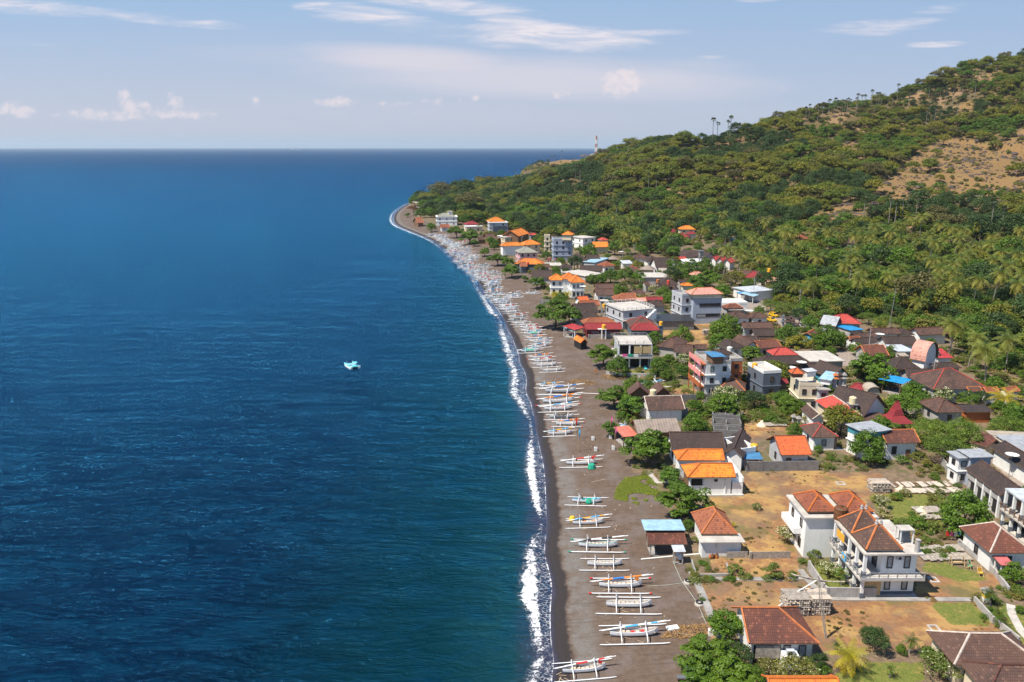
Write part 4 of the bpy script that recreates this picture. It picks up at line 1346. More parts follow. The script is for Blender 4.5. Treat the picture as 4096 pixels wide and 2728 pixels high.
HS('H10b', 'H', (1060, 485), (1300, 482), 2.0, 2.3, 'shed', 'tile_brown', 'plaster', 'low brown lean-to strip under the even brown gable', win=0, name='lean_to', cat='shed')
HS('H11', 'H', (860, 352), (1235, 346), None, 3.0, 'gx', 'tile_brown', 'light_grey', 'brown roof with a white tank beside it, in front of the white bungalow', ry=280)
HS('H12', 'H', (705, 228), (955, 222), None, 3.2, 'hip', 'tile_brown', 'white', 'left hipped roof of the pair behind the round mango-like tree', ry=135)
HS('H12b', 'H', (965, 226), (1180, 222), None, 3.2, 'hip', 'tile_brown', 'white', 'right hipped roof of the pair, next to the road and the satellite dish', ry=155)
HS('H14', 'H', (640, 105), (862, 98), None, 3.6, 'hip', 'tile_mixed', 'plaster', 'small mottled hipped roof ringed by concrete, beside the grey-blue hotel', ry=45, win=0)
HS('H14b', 'H', (690, 130), (905, 128), (560, 60), 2.9, 'flat', 'concrete', 'plaster', 'concrete yard building around the small mottled roof', win=0, name='building', cat='building')
HS('H15', 'H', (1735, 465), (1825, 415), (1640, 410), 2.9, 'gx', 'tile_mixed', 'sky_cloth', 'little hut with a red and brown roof and a bright blue wall among the trees', win=0, name='hut', cat='hut')
HS('H16', 'H', (-10, 655), (225, 665), None, 2.9, 'gx', 'tile_brown', 'plaster', 'brown roof beside the dry yard and the white-flowering tree', ry=560, win=0)
# beach, middle
HS('G5', 'G', (130, 1466), (590, 1464), None, 3.0, 'gx', 'tile_crimson', 'red_wall', 'low crimson-walled restaurant with red tile roofs and faded lettering', ry=1385, win=0, name='restaurant', cat='restaurant', pitch=.5)
HS('', 'G', (110, 1398), (520, 1385), None, 3.2, 'hip', 'tile_rust', 'red_wall', '', part_of='G5', win=0, ry=1320)
HS('', 'G', (0, 1475), (125, 1440), (-20, 1410), 2.8, 'shed', 'sheet_red', 'white', '', part_of='G5', open_=True)
HS('F3', 'F', (1010, 698), (1105, 690), (965, 640), 2.2, 'gy', 'tile_orange', 'dark_gap', 'tiny orange-tiled beach hut on the sand in front of the crimson restaurant', win=0, open_=False, name='hut', cat='hut', pitch=.9)
HS('F4', 'F', (905, 545), (965, 540), (870, 492), 2.4, 'flat', 'sheet_pale_blue', 'white', 'pale blue awning at the left end of the crimson restaurant', name='canopy', cat='canopy', open_=True, thick=.06)
HS('F5', 'G', (715, 1478), (1065, 1478), None, 3.2, 'hip', 'tile_crimson', 'slate_wall', 'slate-walled house with two dark roofs edged in red', ry=1385, cap='tile_red', win=1)
HS('', 'G', (690, 1440), (1040, 1440), None, 3.4, 'hip', 'tile_brown', 'slate_wall', '', part_of='F5', ry=1295, cap='tile_red', win=0)
HS('F6', 'F', (1960, 730), (2230, 765), None, 3.0, 'hip', 'tile_brown', 'plaster', 'brown roof just right of the two-storey grey beach house', ry=580, win=0)
# upper middle
HS('G1', 'G', (1490, 1072), (1845, 1064), (1352, 985), 9.0, 'flat', 'concrete', 'bluegrey', 'three-storey blue-grey hotel with a pinkish tiled roof', name='hotel', cat='hotel', win=0, thick=.2)
HS('', 'G', (1455, 1032), (1866, 1022), None, 10.2, 'hip', 'tile_pink', 'cream', '', part_of='G1', win=0, ry=940, below=9.2)
HS('', 'G', (1345, 1052), (1480, 1046), (1247, 998), 9.3, 'para', 'concrete', 'light_grey', '', part_of='G1', win=1, floors=3, door=False)
HS('G2', 'G', (605, 1238), (985, 1208), (545, 1135), 6.2, 'flat', 'concrete_pale', 'light_grey', 'pale grey building with two railed terraces and an outside stair', name='building', cat='building', win=2, floors=2, railing='white', thick=.2, door=False)
HS('G3', 'G', (1040, 1364), (1495, 1361), (1000, 1275), 3.0, 'flat', 'net_black', 'block_grey', 'roofless grey block yard covered with black netting', name='building', cat='building', win=0, thick=.06)
HS('G6', 'G', (60, 1340), (345, 1325), None, 3.4, 'hip', 'tile_dark', 'plaster', 'steep blackish roofs behind the big beach tree', ry=1225, win=0)
HS('G6b', 'G', (30, 1270), (300, 1255), (60, 1200), 3.6, 'gx', 'tile_dark', 'plaster', 'second blackish roof behind the big beach tree', ry=None, win=0)
HS('G7', 'G', (60, 1120), (190, 1110), None, 3.0, 'gx', 'tile_redorange', 'white', 'orange-red roof left of the two-tier brown roof', ry=1050, win=0)
HS('G7b', 'G', (70, 1170), (310, 1165), None, 2.9, 'gx', 'tile_rust', 'white', 'rust-red roof in front of the two-tier brown roof', ry=1100, win=0)
HS('G8', 'G', (500, 1106), (780, 1102), None, 3.2, 'hl', 'tile_rust', 'wood', 'rust-orange tiled roof behind the railed terraces', ry=1012, win=0)
HS('G9', 'G', (270, 1040), (492, 1036), None, 3.4, 'gx', 'tile_brown', 'white', 'two-tier dark brown tiled house right of the orange twin houses', ry=955)
HS('', 'G', (262, 955), (490, 952), None, 5.2, 'gx', 'tile_brown', 'white', '', part_of='G9', ry=895, win=0)
HS('G10', 'G', (735, 1022), (882, 1018), None, 4.2, 'hip', 'tile_brown', 'tank_yellow', 'square pavilion with a brown pyramid roof and yellow posts', ry=965, win=0, open_=True, name='pavilion', cat='pavilion', pitch=.75)
HS('G11', 'G', (1345, 920), (1486, 918), None, 6.4, 'hip', 'tile_orange', 'cream', 'small orange-roofed tower room behind the blue-grey hotel', ry=880, win=0)
HS('G12', 'G', (1060, 905), (1300, 905), None, 3.4, 'hip', 'tile_dark', 'plaster', 'dark hipped roof below the red water tank', ry=800, win=0)
HS('G13', 'G', (1105, 960), (1255, 958), None, 3.2, 'gx', 'tile_brown', 'cream', 'brown roof with a pale gable left of the blue-grey hotel', ry=912, win=0)
HS('G14', 'G', (850, 815), (1165, 815), (680, 760), 3.4, 'flat', 'concrete_pale', 'plaster', 'long pale flat roof in the middle of the village', win=0, name='building', cat='building')
HS('G15', 'G', (655, 748), (852, 745), None, 3.2, 'hip', 'tile_brown', 'white', 'dark pyramid roof with a red ridge behind the long pale flat roof', ry=652, win=0, cap='tile_red')
HS('G16', 'G', (730, 583), (938, 580), None, 3.2, 'hip', 'tile_brown', 'white', 'white-walled house with a dark pyramid roof and a utility pole before it', ry=518)
HS('G17', 'G', (905, 612), (1080, 610), None, 3.0, 'hip', 'tile_dark', 'white', 'dark hipped roof right of the white-walled pyramid roof house', ry=525, win=0)
HS('G18', 'G', (1015, 690), (1212, 686), None, 3.4, 'gx', 'tile_dark', 'white', 'twin dark roofs right of the thatched shelters', ry=565, win=1, pitch=.8)
HS('G19', 'G', (245, 628), (415, 573), (200, 590), 3.4, 'flat', 'sheet_pale_blue', 'light_grey', 'light blue sheet roof on a grey shed', ry=None, name='shed', cat='shed', win=0, thick=.12)
HS('G20', 'G', (150, 588), (315, 586), None, 3.4, 'gx', 'tile_dark', 'plaster', 'dark gable with a grey end wall behind the light blue sheet roof', ry=530, win=0)
HS('G21', 'G', (-90, 605), (155, 605), None, 3.6, 'hip', 'tile_dark', 'cream', 'broad blackish hipped roof in front of the four-storey hotel', ry=512)
HS('G22', 'G', (365, 680), (510, 668), None, 3.4, 'hip', 'tile_rust', 'white', 'red-brown pyramid roof on a small white house', ry=615)
HS('G23', 'G', (60, 730), (345, 735), None, 3.0, 'gx', 'tile_dark', 'plaster', 'low blackish roofs left of the red-brown pyramid roof', ry=665, win=0)
HS('G23b', 'G', (130, 800), (350, 770), None, 3.0, 'flat', 'concrete_pale', 'plaster', 'flat terrace with bundled thatch on it', ry=735, win=0, name='building', cat='building')
HS('G24', 'G', (235, 435), (426, 432), None, 3.6, 'gx', 'tile_orange', 'cream', 'bright orange gable in front of the white box house', ry=366, win=0)
HS('G25', 'G', (100, 325), (256, 312), None, 6.0, 'flat', 'concrete_pale', 'clean_white', 'white box house with a flat roof at the forest edge', ry=297, name='house', win=2, floors=2, door=False)
HS('G26', 'G', (340, 350), (430, 345), None, 3.0, 'hip', 'tile_red', 'white', 'small red roof at the forest edge right of the white box house', ry=305, win=0)
HS('G27', 'G', (1315, 212), (1518, 212), None, 5.2, 'hip', 'tile_orange', 'cream', 'cream hillside villa with an orange roof', ry=162, win=2, name='villa', cat='villa', floors=2, door=False)
HS('G28', 'G', (1160, 300), (1330, 300), None, 3.2, 'joglo', 'tile_crimson', 'white', 'peaked crimson-brown roof left of the cream hillside villa', ry=255, rise=4.5, win=0)
HS('G28b', 'G', (1225, 305), (1410, 315), None, 3.2, 'hip', 'tile_crimson', 'white', 'low crimson-brown hipped roof before the cream hillside villa', ry=255, win=0)
HS('G28c', 'G', (1425, 270), (1535, 268), None, 3.6, 'hip', 'tile_crimson', 'clean_white', 'small crimson pyramid roof on a white pavilion by the hillside villa', ry=235, win=0)
HS('G29', 'G', (1265, 600), (1412, 585), None, 3.4, 'gx', 'tile_red', 'white', 'pinkish red roof left of the white flat roof by the palms', ry=553, win=0)
HS('G30', 'G', (1380, 625), (1592, 625), None, 3.4, 'flat', 'clean_white', 'clean_white', 'white flat roof between the red roofs by the palms', ry=585, win=0, name='building', cat='building')
HS('G31', 'G', (1375, 562), (1565, 560), None, 3.4, 'hip', 'tile_dark', 'plaster', 'dark roof below the tall concrete water tower', ry=495, win=0)
HS('G32', 'G', (1640, 560), (1750, 545), (1590, 480), 4.0, 'gy', 'tile_dark', 'light_grey', 'grey concrete gabled house beside the tall water tower', win=0)
for i_, (xa, lb) in enumerate(((1672, 'left gable of the triple red-roofed white rowhouses'), (1760, 'middle gable of the triple red-roofed white rowhouses'), (1850, 'right gable of the triple red-roofed white rowhouses'))):
    HS('G33%d' % i_, 'G', (xa, 600 + 14 * i_), (xa + 100, 608 + 14 * i_), 7.5, 3.4, 'gy', 'tile_red', 'clean_white', lb, win=0, pitch=1.0)
HS('G34', 'G', (1500, 790), (1640, 780), None, 3.0, 'hip', 'tile_pink', 'cream', 'faded pink roof half hidden behind a dark round tree', ry=738, win=0)
HS('G35', 'K', (575, 1040), (845, 1055), None, 3.2, 'hip', 'tile_crimson', 'white', 'brown-red hipped roof under the dense trees', ry=945, win=0)
HS('G36', 'K', (880, 1100), (1065, 1105), None, 3.0, 'gx', 'tile_pink', 'cream', 'pink ribbed roof right of the brown-red hipped roof', ry=1040, win=0)
HS('G37', 'K', (680, 1240), (995, 1215), None, 3.6, 'flat', 'sheet_white', 'white', 'white sheet roof at the end of the village road', ry=1170, win=0, name='building', cat='building')
HS('G37b', 'K', (720, 1300), (800, 1275), None, 2.8, 'shed', 'sheet_pale_blue', 'white', 'light blue lean-to in front of the white sheet roof', ry=1240, open_=True, name='canopy', cat='canopy')
HS('G37c', 'K', (560, 1280), (665, 1275), None, 2.8, 'shed', 'sheet_bright_blue', 'wood', 'blue awning left of the white sheet roof', ry=1235, open_=True, name='canopy', cat='canopy')
HS('G38', 'K', (300, 1405), (640, 1400), None, 3.0, 'para', 'clean_white', 'clean_white', 'plain white walled block behind the small mottled hipped roof', ry=1350, win=0, name='building', cat='building')
HS('G39', 'K', (1370, 530), (1480, 520), None, 3.0, 'hip', 'tile_rust', 'orange_wall', 'small orange-walled hut among the coconut palms', ry=460, win=0, name='hut', cat='hut')
HS('G40', 'K', (1960, 575), (2110, 590), None, 3.2, 'gx', 'tile_brown', 'plaster', 'brown roof with a grey patch among the coconut palms', ry=520, win=0)
HS('G41', 'K', (180, 640), (280, 640), None, 3.2, 'hip', 'tile_dark', 'plaster', 'left dark roof at the forest edge below the blue water tower', ry=585, win=0)
HS('G41b', 'K', (290, 640), (470, 640), None, 3.2, 'hip', 'tile_dark', 'plaster', 'right dark roof at the forest edge below the blue water tower', ry=570, win=0)
# far beach houses
HS('E1', 'E', (700, 480), (935, 478), (672, 462), 6.5, 'flat', 'clean_white', 'clean_white', 'white modern villa with a pale grey hipped roof and a small tower', name='villa', cat='villa', win=3, floors=2, door=False)
HS('', 'E', (715, 472), (915, 470), None, 6.9, 'hip', 'tile_greygreen', 'clean_white', '', part_of='E1', win=0, ry=432, below=6.6)
HS('', 'E', (835, 422), (892, 420), None, 10.0, 'hip', 'tile_greygreen', 'clean_white', '', part_of='E1', win=0, ry=405, below=6.8)
HS('E2', 'E', (1048, 568), (1190, 562), None, 3.8, 'hip', 'tile_crimson', 'white', 'small house with a dark red hipped roof beside the black-walled villa', ry=525)
HS('', 'E', (1042, 590), (1222, 585), 6, 3.3, 'flat', 'white', 'cream', '', part_of='E2', win=2)
HS('E3', 'E', (1305, 545), (1512, 542), (1268, 530), 8.0, 'flat', 'clean_white', 'light_grey', 'three-storey villa with an orange pyramid roof and a black lower wall', name='villa', cat='villa', win=2, floors=3, door=False)
HS('', 'E', (1310, 535), (1490, 530), None, 8.4, 'hip', 'tile_orange', 'clean_white', '', part_of='E3', win=0, ry=478, below=8.0)
HS('', 'E', (1345, 598), (1522, 592), 5, 5.0, 'para', 'slate', 'slate', '', part_of='E3', win=0)
HS('E4', 'E', (1170, 735), (1300, 735), None, 3.2, 'hip', 'tile_brown', 'wood', 'leftmost dark brown roof of the beachside cluster', ry=655, win=0)
HS('E4b', 'E', (1290, 740), (1390, 735), None, 3.2, 'gx', 'tile_brown', 'wood', 'middle dark brown roof of the beachside cluster', ry=670, win=0)
HS('E4c', 'E', (1370, 755), (1468, 748), 7, 3.2, 'gy', 'tile_brown', 'wood', 'rightmost dark brown gable of the beachside cluster', win=0)
HS('E5', 'E', (1480, 712), (1680, 702), (1460, 690), 5.8, 'flat', 'white', 'cream', 'two-storey cream house with a pink-red hipped roof', win=3, floors=2, door=False)
HS('', 'E', (1512, 702), (1668, 695), None, 6.2, 'hip', 'tile_red', 'cream', '', part_of='E5', win=0, ry=648, below=5.9)
HS('E6', 'E', (1640, 700), (1760, 665), None, 6.5, 'gx', 'tile_orange', 'wood', 'steep orange gabled roof behind the pink-red hipped roof', ry=618, win=0)
HS('E7', 'E', (1770, 685), (1860, 682), None, 6.4, 'hip', 'tile_red', 'light_grey', 'small red hipped roof right of the steep orange gable', ry=660, win=2, floors=2, door=False)
HS('E8', 'E', (1450, 812), (1700, 804), None, 5.4, 'hip', 'tile_orange', 'clean_white', 'white building with a long orange roof next to the beach', ry=765, win=0)
HS('E9', 'E', (1705, 800), (1896, 790), None, 5.2, 'hip', 'tile_orange', 'cream', 'orange hipped roof between the long orange roof and the four-storey hotel', ry=740, win=2)
HS('E10', 'E', (1640, 890), (1862, 884), (1580, 862), 5.6, 'hip', 'tile_greygreen', 'pink_wall', 'pale pink house with a grey-green hipped roof', rise=2.6, win=3, floors=2, door=False)
HS('E11', 'E', (1590, 1012), (1908, 1022), None, 4.0, 'hip', 'tile_orange', 'slate', 'wide orange roof in front of the pale pink house', ry=950, win=0)
HS('E11b', 'E', (1660, 1046), (1738, 1044), None, 3.4, 'gx', 'tile_rust', 'slate', 'little rust roof beside a red tank under the wide orange roof', ry=990, win=0)
HS('E12', 'E', (2038, 742), (2255, 740), (1998, 722), 11.0, 'para', 'concrete', 'bluegrey', 'four-storey pale blue hotel with a roof garden', name='hotel', cat='hotel', win=3, floors=4, door=False)
HS('', 'E', (2122, 680), (2246, 684), None, 14.0, 'hip', 'tile_orange', 'cream', '', part_of='E12', win=0, ry=634, below=11.2)
HS('', 'E', (1935, 700), (1995, 700), (1905, 690), 11.0, 'para', 'concrete', 'cream', '', part_of='E12', win=1, floors=4, door=False)
HS('E13', 'E', (1990, 1200), (2165, 1200), None, 6.2, 'hip', 'tile_orange', 'white', 'left orange-roofed house of the white trio by the beach', ry=1122, win=2, floors=2, door=False, pitch=.7)
HS('E14', 'Y', (1340, 300), (1600, 300), None, 6.6, 'hip', 'tile_orange', 'white', 'rear orange-roofed house of the white trio by the beach', ry=150, win=0, pitch=.7)
HS('E15', 'Y', (1495, 362), (1765, 356), (1405, 300), 6.4, 'hip', 'tile_orange', 'clean_white', 'right orange-roofed house of the white trio, with tall narrow windows', win=3, floors=2, door=False, pitch=.75)
HS('E16', 'E', (1780, 1165), (2010, 1172), None, 3.2, 'gx', 'tile_dark', 'plaster', 'dark roofs left of the white trio of orange-roofed houses', ry=1090, win=0)
HS('E17', 'E', (2125, 1062), (2262, 1060), None, 3.2, 'hip', 'tile_dark', 'white', 'dark hipped roof behind the white trio of orange-roofed houses', ry=1005, win=0)
HS('E18', 'E', (1940, 1035), (2120, 1035), (1935, 1005), 3.4, 'flat', 'concrete_pale', 'wood', 'raised terrace of the little red shrines', name='terrace', cat='terrace', win=0, open_=True)
HS('E19', 'E', (488, 548), (560, 545), None, 3.0, 'gx', 'tile_rust', 'wood', 'low rust roof at the far end of the beach', ry=485, win=0)
HS('E20', 'E', (750, 600), (850, 598), None, 3.0, 'gx', 'tile_rust', 'white', 'small rust roof with a white gable below the white modern villa', ry=562, win=0)
HS('E21', 'E', (508, 330), (618, 325), None, 3.6, 'shed', 'sheet_tan', 'wood', 'orange beige canopy at the cape', ry=292, open_=True, name='canopy', cat='canopy', rise=1.2)
HS('E22', 'E', (648, 226), (690, 226), None, 6.5, 'hip', 'tile_orange', 'cream', 'left orange roof under the spreading olive tree at the cape', ry=205, win=0)
HS('E22b', 'E', (708, 238), (770, 238), None, 6.0, 'hip', 'tile_orange', 'cream', 'right orange roof under the spreading olive tree at the cape', ry=208, win=0)
HS('E23', 'E', (522, 262), (630, 262), None, 4.0, 'flat', 'sheet_pale_blue', 'clean_white', 'white flat-roofed building at the cape', ry=245, win=0, name='building', cat='building')
HS('E24', 'E', (1745, 82), (1822, 80), None, 4, 'hip', 'tile_orange', 'cream', 'lone orange roof in the far forest', ry=58, win=0)
# right
HS('I1', 'I', (60, 262), (425, 275), None, 3.6, 'hip', 'tile_red', 'plaster', 'brick red hipped roof at the forest edge', ry=160, win=0)
HS('I1b', 'I', (125, 300), (200, 262), (-10, 248), 3.2, 'gy', 'sheet_grey', 'light_grey', 'grey sheet gable joined to the brick red roof', win=0, pitch=.8)
HS('I1c', 'I', (290, 345), (420, 335), (200, 262), 2.9, 'flat', 'sheet_bright_blue', 'plaster', 'vivid blue sheet roof below the brick red roof', ry=None, win=0, name='lean_to', cat='shed', thick=.08)
HS('I2', 'I', (545, 388), (855, 385), None, 3.2, 'gx', 'tile_brown', 'white', 'left brown gabled roof of the back row at the forest edge', ry=320, win=0)
HS('I2b', 'I', (855, 395), (1020, 395), None, 3.0, 'hip', 'tile_dark', 'white', 'small dark hipped roof between the two brown gables of the back row', ry=318, win=0)
HS('I2c', 'I', (1080, 400), (1410, 385), None, 3.2, 'gx', 'tile_brown', 'white', 'right brown gabled roof of the back row at the forest edge', ry=312, win=0)
HS('I3', 'I', (700, 512), (1068, 508), None, 3.0, 'gx', 'tile_dark', 'white', 'long dark gabled roof behind the pink barrel-roofed house', ry=415, win=0)
HS('I3b', 'I', (380, 500), (600, 480), None, 3.0, 'gx', 'tile_dark', 'white', 'dark roof left of the long dark gable', ry=430, win=0)
HS('I3c', 'I', (360, 430), (600, 420), None, 3.2, 'gx', 'tile_brown', 'white', 'brown roof in front of the left back-row gable', ry=372, win=0)
HS('I4', 'I', (470, 638), (735, 634), None, 3.0, 'gx', 'tile_mixed', 'plaster', 'rust-spotted dark roof behind the street pole', ry=515, win=0)
HS('I5', 'I', (850, 590), (1010, 588), None, 3.0, 'flat', 'sheet_white', 'plaster', 'pale metal roof left of the pink barrel-roofed house', ry=520, win=0, name='shed', cat='shed')
HS('I6', 'I', (1145, 705), (1290, 655), (975, 665), 4.2, 'curve', 'tile_pink', 'clean_white', 'barn-shaped house with a tall pink curved roof', rise=4.6, win=0, name='house')
HS('I6b', 'I', (1290, 660), (1470, 660), (1262, 590), 3.6, 'shed', 'sheet_red', 'white', 'red sheet roof joined to the pink barn-shaped house', rise=1.0, win=0, name='shed', cat='shed')
HS('I7', 'I', (790, 785), (1090, 782), None, 3.2, 'hip', 'tile_dark', 'plaster', 'blackish pyramid roof left of the pink barn-shaped house', ry=642, win=0, pitch=.7)
HS('I7b', 'I', (1270, 775), (1560, 775), None, 3.0, 'hip', 'tile_dark', 'plaster', 'blackish roof peeping over the huge brown hipped roof', ry=710, win=0)
HS('I8', 'I', (1235, 1020), (1865, 1008), None, 3.4, 'hip', 'tile_brown', 'light_grey', 'huge brown hipped roof with a red ridge beside the village road', ry=778, win=3, cap='tile_red')
HS('I8b', 'I', (965, 895), (1300, 895), None, 3.2, 'gx', 'tile_dark', 'plaster', 'dark roof just left of the huge brown hipped roof', ry=785, win=0)
HS('I9', 'I', (875, 950), (968, 905), (725, 862), 3.0, 'flat', 'sheet_bright_blue', 'wood', 'bright blue tarpaulin awning by the parked motorbikes', name='canopy', cat='canopy', open_=True, thick=.05)
HS('I10', 'I', (1650, 1045), (1800, 1040), None, 2.9, 'gx', 'tile_mixed', 'white', 'small mottled rust roof below the huge brown hipped roof', ry=988, win=0)
HS('I10b', 'I', (1850, 1060), (2000, 1055), None, 2.9, 'gx', 'tile_rust', 'white', 'small rust roof behind the yellow coconut palm', ry=995, win=0)
HS('I10c', 'I', (2090, 1060), (2230, 1040), None, 2.9, 'gx', 'tile_rust', 'white', 'small rust roof at the right edge beside a yellow pot', ry=992, win=0)
HS('I11', 'I', (480, 1065), (650, 1070), 4, 2.8, 'curve', 'sheet_tan', 'metal', 'round-topped beige canopy beside the road', rise=1.6, win=0, name='canopy', cat='canopy')
HS('I12', 'I', (260, 1000), (425, 1030), None, 3.0, 'hip', 'tile_crimson', 'plaster', 'small crimson roof behind the cream terrace building', ry=935, win=0)

for q_ in [('G', (425, 590), (545, 588), 545, 'thatch', 'wood', 'pale thatched shelter left of the white blossoming tree'), ('G', (600, 642), (728, 640), 598, 'sheet_white', 'white', 'pale sheet roof beside a small turquoise pool'),
           ('G', (810, 715), (985, 722), 650, 'thatch', 'cream', 'long faded thatch roof right of the dark pyramid roof with red ridge'), ('G', (1045, 742), (1150, 745), 695, 'sheet_tan', 'cream', 'tan sheet roof left of the big round tree'),
           ('G', (1315, 885), (1400, 882), 840, 'tile_dark', 'plaster', 'small dark gable by the orange-roofed tower room'), ('G', (885, 915), (945, 912), 865, 'tile_brown', 'plaster', 'tiny brown roof left of the terracotta tank'),
           ('G', (900, 1100), (1105, 1098), 1058, 'tile_crimson', 'plaster', 'long reddish roof behind the grape trellis'), ('G', (945, 1172), (1145, 1170), 1092, 'tile_dark', 'light_grey', 'blackish pyramid roof left of the blue-grey hotel wing'),
           ('G', (780, 1115), (900, 1112), 1065, 'tile_pink', 'white', 'small faded pinkish pavilion roof behind the railed terraces'), ('G', (2095, 815), (2300, 825), 730, 'tile_brown', 'white', 'brown roof at the edge of the palm grove'),
           ('H', (1290, 1050), (1425, 1045), 985, 'tile_crimson', 'block_brown', 'low red roof behind a bamboo screen beside the cube house'), ('H', (255, 610), (400, 615), 560, 'tile_brown', 'plaster', 'brown roof left of the round trees by the dry yard'),
           ('I', (300, 470), (420, 465), 415, 'tile_mixed', 'white', 'small spotted roof beside the trees left of the street pole'), ('I', (860, 640), (960, 640), 600, 'sheet_tan', 'plaster', 'small tan roof left of the curved pink roof'),
           ('H', (650, 1250), (760, 1245), 1190, 'wood_grey', 'plaster', 'weathered lean-to behind the bare posts'), ('E', (1905, 1050), (1990, 1050), 1012, 'tile_brown', 'plaster', 'small brown roof by the terrace of red shrines')]:
    HS('', q_[0], q_[1], q_[2], None, 3.0, 'shed' if q_[4].startswith('sheet') else 'gx' if 'roof' in q_[6] and 'pyramid' not in q_[6] else 'hip', q_[4], q_[5], q_[6], ry=q_[3], win=0)
# headland
for i_, (xa, ya, xb, yb, ry_, lb) in enumerate(((885, 455, 940, 453, 437, 'small brown roof on the far headland'), (985, 447, 1060, 445, 417, 'pale thatched roof beside the lattice tower on the headland'),
                                               (1100, 432, 1175, 432, 412, 'pale roof right of the lattice tower on the headland'))):
    HS('J%d' % i_, 'J', (xa, ya), (xb, yb), None, 5.0, 'hip', 'thatch' if i_ else 'tile_brown', 'wood', lb, ry=ry_, win=0)


# ------------------------------------------------------------------ verandah houses
def verandah_house(key, z, A, B, C, h, wall, label, name, sf, sl, slab='concrete_pale', floors=2, railm='metal', rail_h=.95, slope=0, extra=0.0, ncol=(4, 4), roofm=None, wins=None, railside=None, fc=None):
    c, w, d, rz, zg = rect_from(z, A, B, h, C, None, 'flat')
    root = bpy.data.objects.new(name, None); COL.objects.link(root)
    root.location = (c[0], c[1], zg); root.rotation_euler = (0, 0, rz)
    tag(root, label, name)
    HROOT[key] = root; LAND.append((c[0], c[1], label, w * d)); FOOTP.append((c[0], c[1], w / 2 + .5, d / 2 + .5, rz))
    x0, x1, y0, y1 = -w / 2, w / 2, -d / 2, d / 2
    fh = h / floors
    b = MB(); b.box(x0 + sl, x1 - .3, y0 + sf, y1 - .3, -1.0, h, wall); part('wall', b, root)
    b = MB(); b.box(x0 + sl - .04, x1 - .26, y0 + sf - .04, y1 - .26, -1.0, .5, 'slate'); part('plinth', b, root)
    b = MB(); b.box(x0, x1, y0, y1, h + GAP, h + .24, roofm or slab); part('roof', b, root)
    b = MB(); b.box(x0 + .1, x1, y0 + .1, y1, -.8, .12, 'concrete_pale'); part('floor_slab', b, root)
    for f_ in range(1, floors):
        b = MB(); b.box(x0 - .45, x1 + .25, y0 - .45, y1, f_ * fh - .26, f_ * fh, slab); part('balcony_slab', b, root)
        if railm:
            rail(root, (0, 0, 0), 0, x0 - .35, x1 + .2, y0 - .35, y1 - .2, f_ * fh, railm, rail_h, 1.1, railside or ('fl' if sl > .5 else 'f'))
            b = MB(); b.box(x0 - .43, x1 + .22, y0 - .44, y0 - .38, f_ * fh - .24, f_ * fh + .22, 'light_grey'); part('balcony_fascia', b, root)
    for f_ in range(floors):
        z0, z1 = f_ * fh + .0, (f_ + 1) * fh - .26
        cols = []
        if sf > .6: cols += [(x0 + .25 + (w - .5) * i / (ncol[0] - 1), y0 + .25) for i in (fc or range(ncol[0]))]
        if sl > .6: cols += [(x0 + .25, y0 + .25 + (d - .5) * i / (ncol[1] - 1)) for i in range(0 if sf <= .6 else 1, ncol[1])]
        for (cx_, cy_) in cols:
            b = MB(); b.box(cx_ - .19, cx_ + .19, cy_ - .19, cy_ + .19, z0 + GAP, z1 + (.26 if f_ == floors - 1 else 0), 'clean_white')
            b.box(cx_ - .24, cx_ + .24, cy_ - .24, cy_ + .24, z0 + GAP, z0 + .85, 'slate'); part('column', b, root)
    return root, w, d, fh


root, w, d, fh = verandah_house('B1', 'B', (985, 482), (1500, 480), (720, 183), 6.3, 'clean_white', 'two-storey white villa with a wraparound balcony and two dark hipped roofs', 'villa', 1.15, 2.9, railside='fl', ncol=(2, 5), fc=(0,))
x0, x1, y0, y1 = -w / 2, w / 2, -d / 2, d / 2
for f_ in range(2):
    for xx in (x0 + 4.0, x0 + 6.3):
        window(root, xx, y0 + 1.15, f_ * fh + .75, .78, 1.75, 'f', glass='curtain', deep=.12)
    b = MB(); xx = x0 + 5.2; b.box(xx - .45, xx + .45, y0 + .75, y0 + 1.13, f_ * fh + 2.1, f_ * fh + 2.65, 'boat_grey'); b.lathe([(0, 0), (.2, 0), (.2, .02)], 'dark_gap', 10)
    b.v = b.v[:24] + [(xx - .1 + vx, y0 + .74 - vz, f_ * fh + 2.37 + vy) for vx, vy, vz in b.v[24:]]
    part('air_conditioner', b, root)
    for yy in (y0 + 3.0, y0 + 5.5, y0 + 8):
        if yy < y1 - 1: window(root, x0 + 2.9, yy, f_ * fh + .15, 1.3, 2.2, 'l', glass='glass')
b = MB(); b.box(x0 + .45, x0 + 2.9, y0 + .55, y0 + .62, .2, 2.75, 'bamboo'); part('bamboo_screen', b, root)
b = MB(); b.box(x0 + .02, x0 + .08, y1 - 3.6, y1 - 1.2, fh + 1.6, fh + 2.7, 'tank_yellow'); part('banner', b, root)
b = MB(); b.box(x0 - .52, x0 - .46, y0 + 4.2, y0 + 5.4, fh - .1, fh + .9, 'sky_cloth'); b.box(x0 - .55, x0 - .525, y0 + 4.55, y0 + 5.05, fh + .15, fh + .65, 'tank_yellow'); part('painted_panel', b, root)
